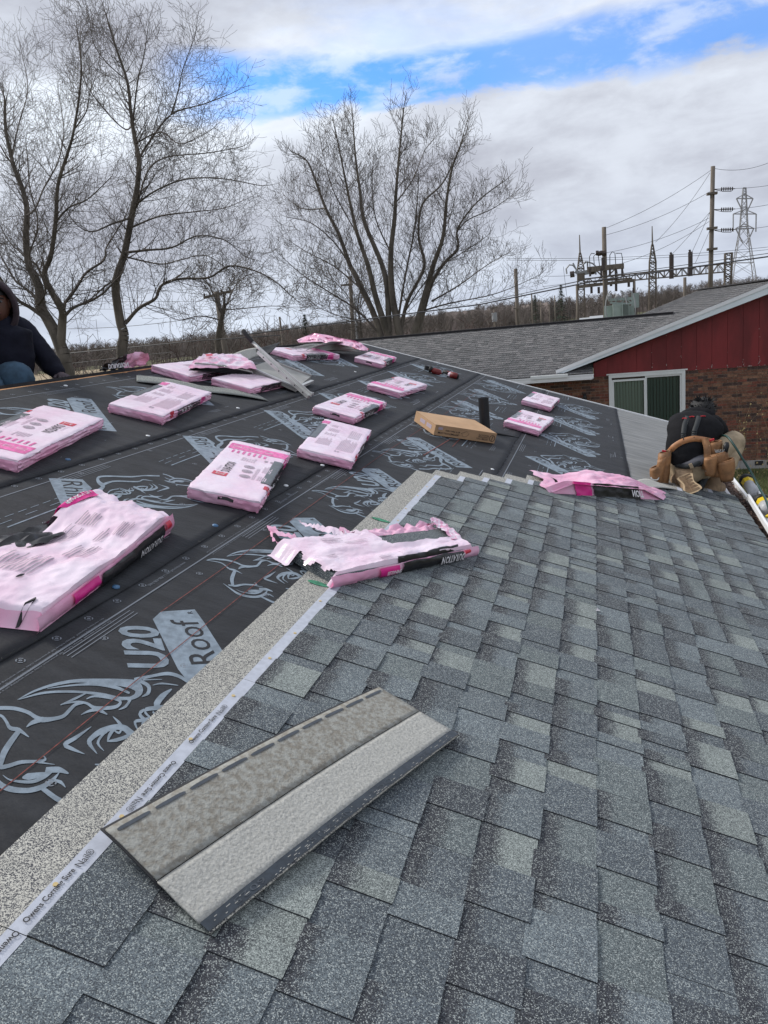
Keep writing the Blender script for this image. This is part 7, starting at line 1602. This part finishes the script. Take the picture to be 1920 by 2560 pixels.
# hood: an open shell around the head, maroon outside edge
hc = A2(-90, 760, X0+.02); b = MB(); V = []; n = 30; m_ = 12; fdir = Vector((.62, -.75, -.12)).normalized()    # the way the face looks
sx_ = fdir.cross(Vector((0, 0, 1))).normalized(); uz = sx_.cross(fdir)
for j in range(m_+1):
    u = j/m_; ang_ = math.radians(58+122*u)         # opening half-angle to the back of the head
    for i in range(n): a = 2*math.pi*i/n; rr = .165*math.sin(ang_); V.append(hc+fdir*(.165*math.cos(ang_)*1.05)+sx_*math.cos(a)*rr*.92+uz*math.sin(a)*rr*1.22-Vector((0, 0, .02)))
b.add(V, [(j*n+i, j*n+(i+1) % n, (j+1)*n+(i+1) % n, (j+1)*n+i) for j in range(m_) for i in range(n)]); o = sub(b, 'hood', M['hoodpurple'], w2, True); md = o.modifiers.new('thickness', 'SOLIDIFY'); md.thickness = .022
# face details
fc = A2(-70, 760, X0+.05)
def FP(a, u_, f_): return fc+sx_*a+uz*u_+fdir*f_
b = MB(); b.ball(fc-fdir*.0, (.082, .098, .118), None, 22, 16); o = sub(b, 'face', M['skin_d'], w2, True)
b = MB(); b.tube([FP(0, .025, .088), FP(0, -.012, .112), FP(0, -.022, .100)], [.010, .018, .014], 8); sub(b, 'nose', M['skin_d'], w2, True)
for s in (-1, 1):
    b = MB(); b.ball(FP(s*.034, .028, .078), (.013, .011, .008), None, 12, 8); sub(b, 'eye', M['greyfilm'], w2, True); b = MB(); b.ball(FP(s*.034, .026, .091), .006, None, 8, 6); sub(b, 'iris', M['hair'], w2, True)
    b = MB(); b.tube([FP(s*.018, .046, .088), FP(s*.036, .052, .084), FP(s*.056, .044, .070)], .005, 6); sub(b, 'eyebrow', M['hair'], w2, True)
    b = MB(); b.ball(FP(s*.086, .005, .0), (.014, .022, .032), None, 12, 8); sub(b, 'ear', M['skin_d'], w2, True)
b = MB(); b.tube([FP(-.026, -.048, .082), FP(0, -.044, .096), FP(.026, -.048, .082)], [.005, .009, .005], 8); M['lip'] = mat('lip', (.14, .045, .04), .5); sub(b, 'lips', M['lip'], w2, True)
b = MB(); b.ball(fc+Vector((0, 0, .03))-fdir*.012, (.086, .100, .108), None, 20, 12); V2 = [v for v in b.v]; o = sub(b, 'hair', M['hair'], w2, True)
bm = bmesh.new(); bm.from_mesh(o.data); bmesh.ops.delete(bm, geom=[v for v in bm.verts if (Vector(v.co)-fc).dot(uz) < .05 and (Vector(v.co)-fc).dot(fdir) > -.02], context='VERTS'); bm.to_mesh(o.data); bm.free()
b = MB(); p = A2(255, 1075, X0); b.tube([A2(235, 1065, X0-.0)+Vector((.06, -.12, 0)), A2(275, 1085, X0)+Vector((.06, -.12, 0))], .012, 6); sub(b, 'chest_logo', M['strap'], w2)

# ================================================================== LADDER STAND-OFF BY THE GUTTER
M['yellow'] = mat('yellow_plastic', (.72, .52, .015), .4, .05, 8); M['greycyl'] = mat('light_grey_cylinder', (.45, .46, .48), .45)
z7 = lambda x, y: (1780+x*.1357, 1080+y*.1357)
def A3(x, y, Y): return at(*z7(x, y), Y)
ld = thing('ladder', 'aluminium ladder with yellow and black wheeled fittings hanging beside the gutter', 'ladder', tuple(A3(900, 1500, 6.0))); bpy.context.view_layer.update()
def yd(y): return 7.2-(y-880)/900*1.15
for (x0_, y0_, x1_, y1_) in ((670, 1190, 1080, 1860), (800, 1030, 1240, 1700)): b = MB(); b.bar(A3(x0_, y0_, yd(y0_)), A3(x1_, y1_, yd(y1_)), .018, .045); sub(b, 'rail', M['white_metal'], ld)
for k in (.35, .75): b = MB(); b.tube([A3(670+410*k, 1190+670*k, yd(1190+670*k)), A3(800+440*k, 1030+670*k, yd(1030+670*k))], .014, 8); sub(b, 'rung', M['silver'], ld)
for i, (cx_, cy_) in enumerate(((640, 905), (920, 1280))):
    c = A3(cx_, cy_, yd(cy_)); ax = (A3(cx_+150, cy_+240, yd(cy_+240))-c).normalized()
    b = MB(); b.tube([c-ax*.030, c-ax*.022, c+ax*.012, c+ax*.020], [.040, .060, .060, .045], 20); sub(b, 'wheel', M['rubber'], ld, True)
    b = MB(); b.tube([c+ax*.016, c+ax*.030, c+ax*.085, c+ax*.10], [.044, .052, .048, .040], 8); h = sub(b, 'housing', M['yellow'], ld)
    q = c+ax*.055+(CAM-c).normalized()*.05; b = MB(); b.tube([q, q+(CAM-c).normalized()*.010], .011, 8); b_ = b.build('bolt', M['rubber'], None); b_.parent = h; b_.matrix_parent_inverse = h.matrix_world.inverted()
    b = MB(); s_ = ax.cross((CAM-c).normalized()).normalized(); b.bar(c+ax*.035+s_*-.058, c+ax*.095+s_*-.058, .016, .02); sub(b, 'yellow_clip', M['yellow'], ld)
    L2 = .22 if i == 0 else .12; b = MB(); b.tube([c+ax*.095, c+ax*(.095+L2)], .044, 14); sub(b, 'cylinder', M['greycyl'], ld, True)
b = MB(); b.bar(A3(1000, 1560, yd(1560)), A3(1100, 1500, yd(1500)), .02, .012); sub(b, 'yellow_band', M['yellow'], ld)
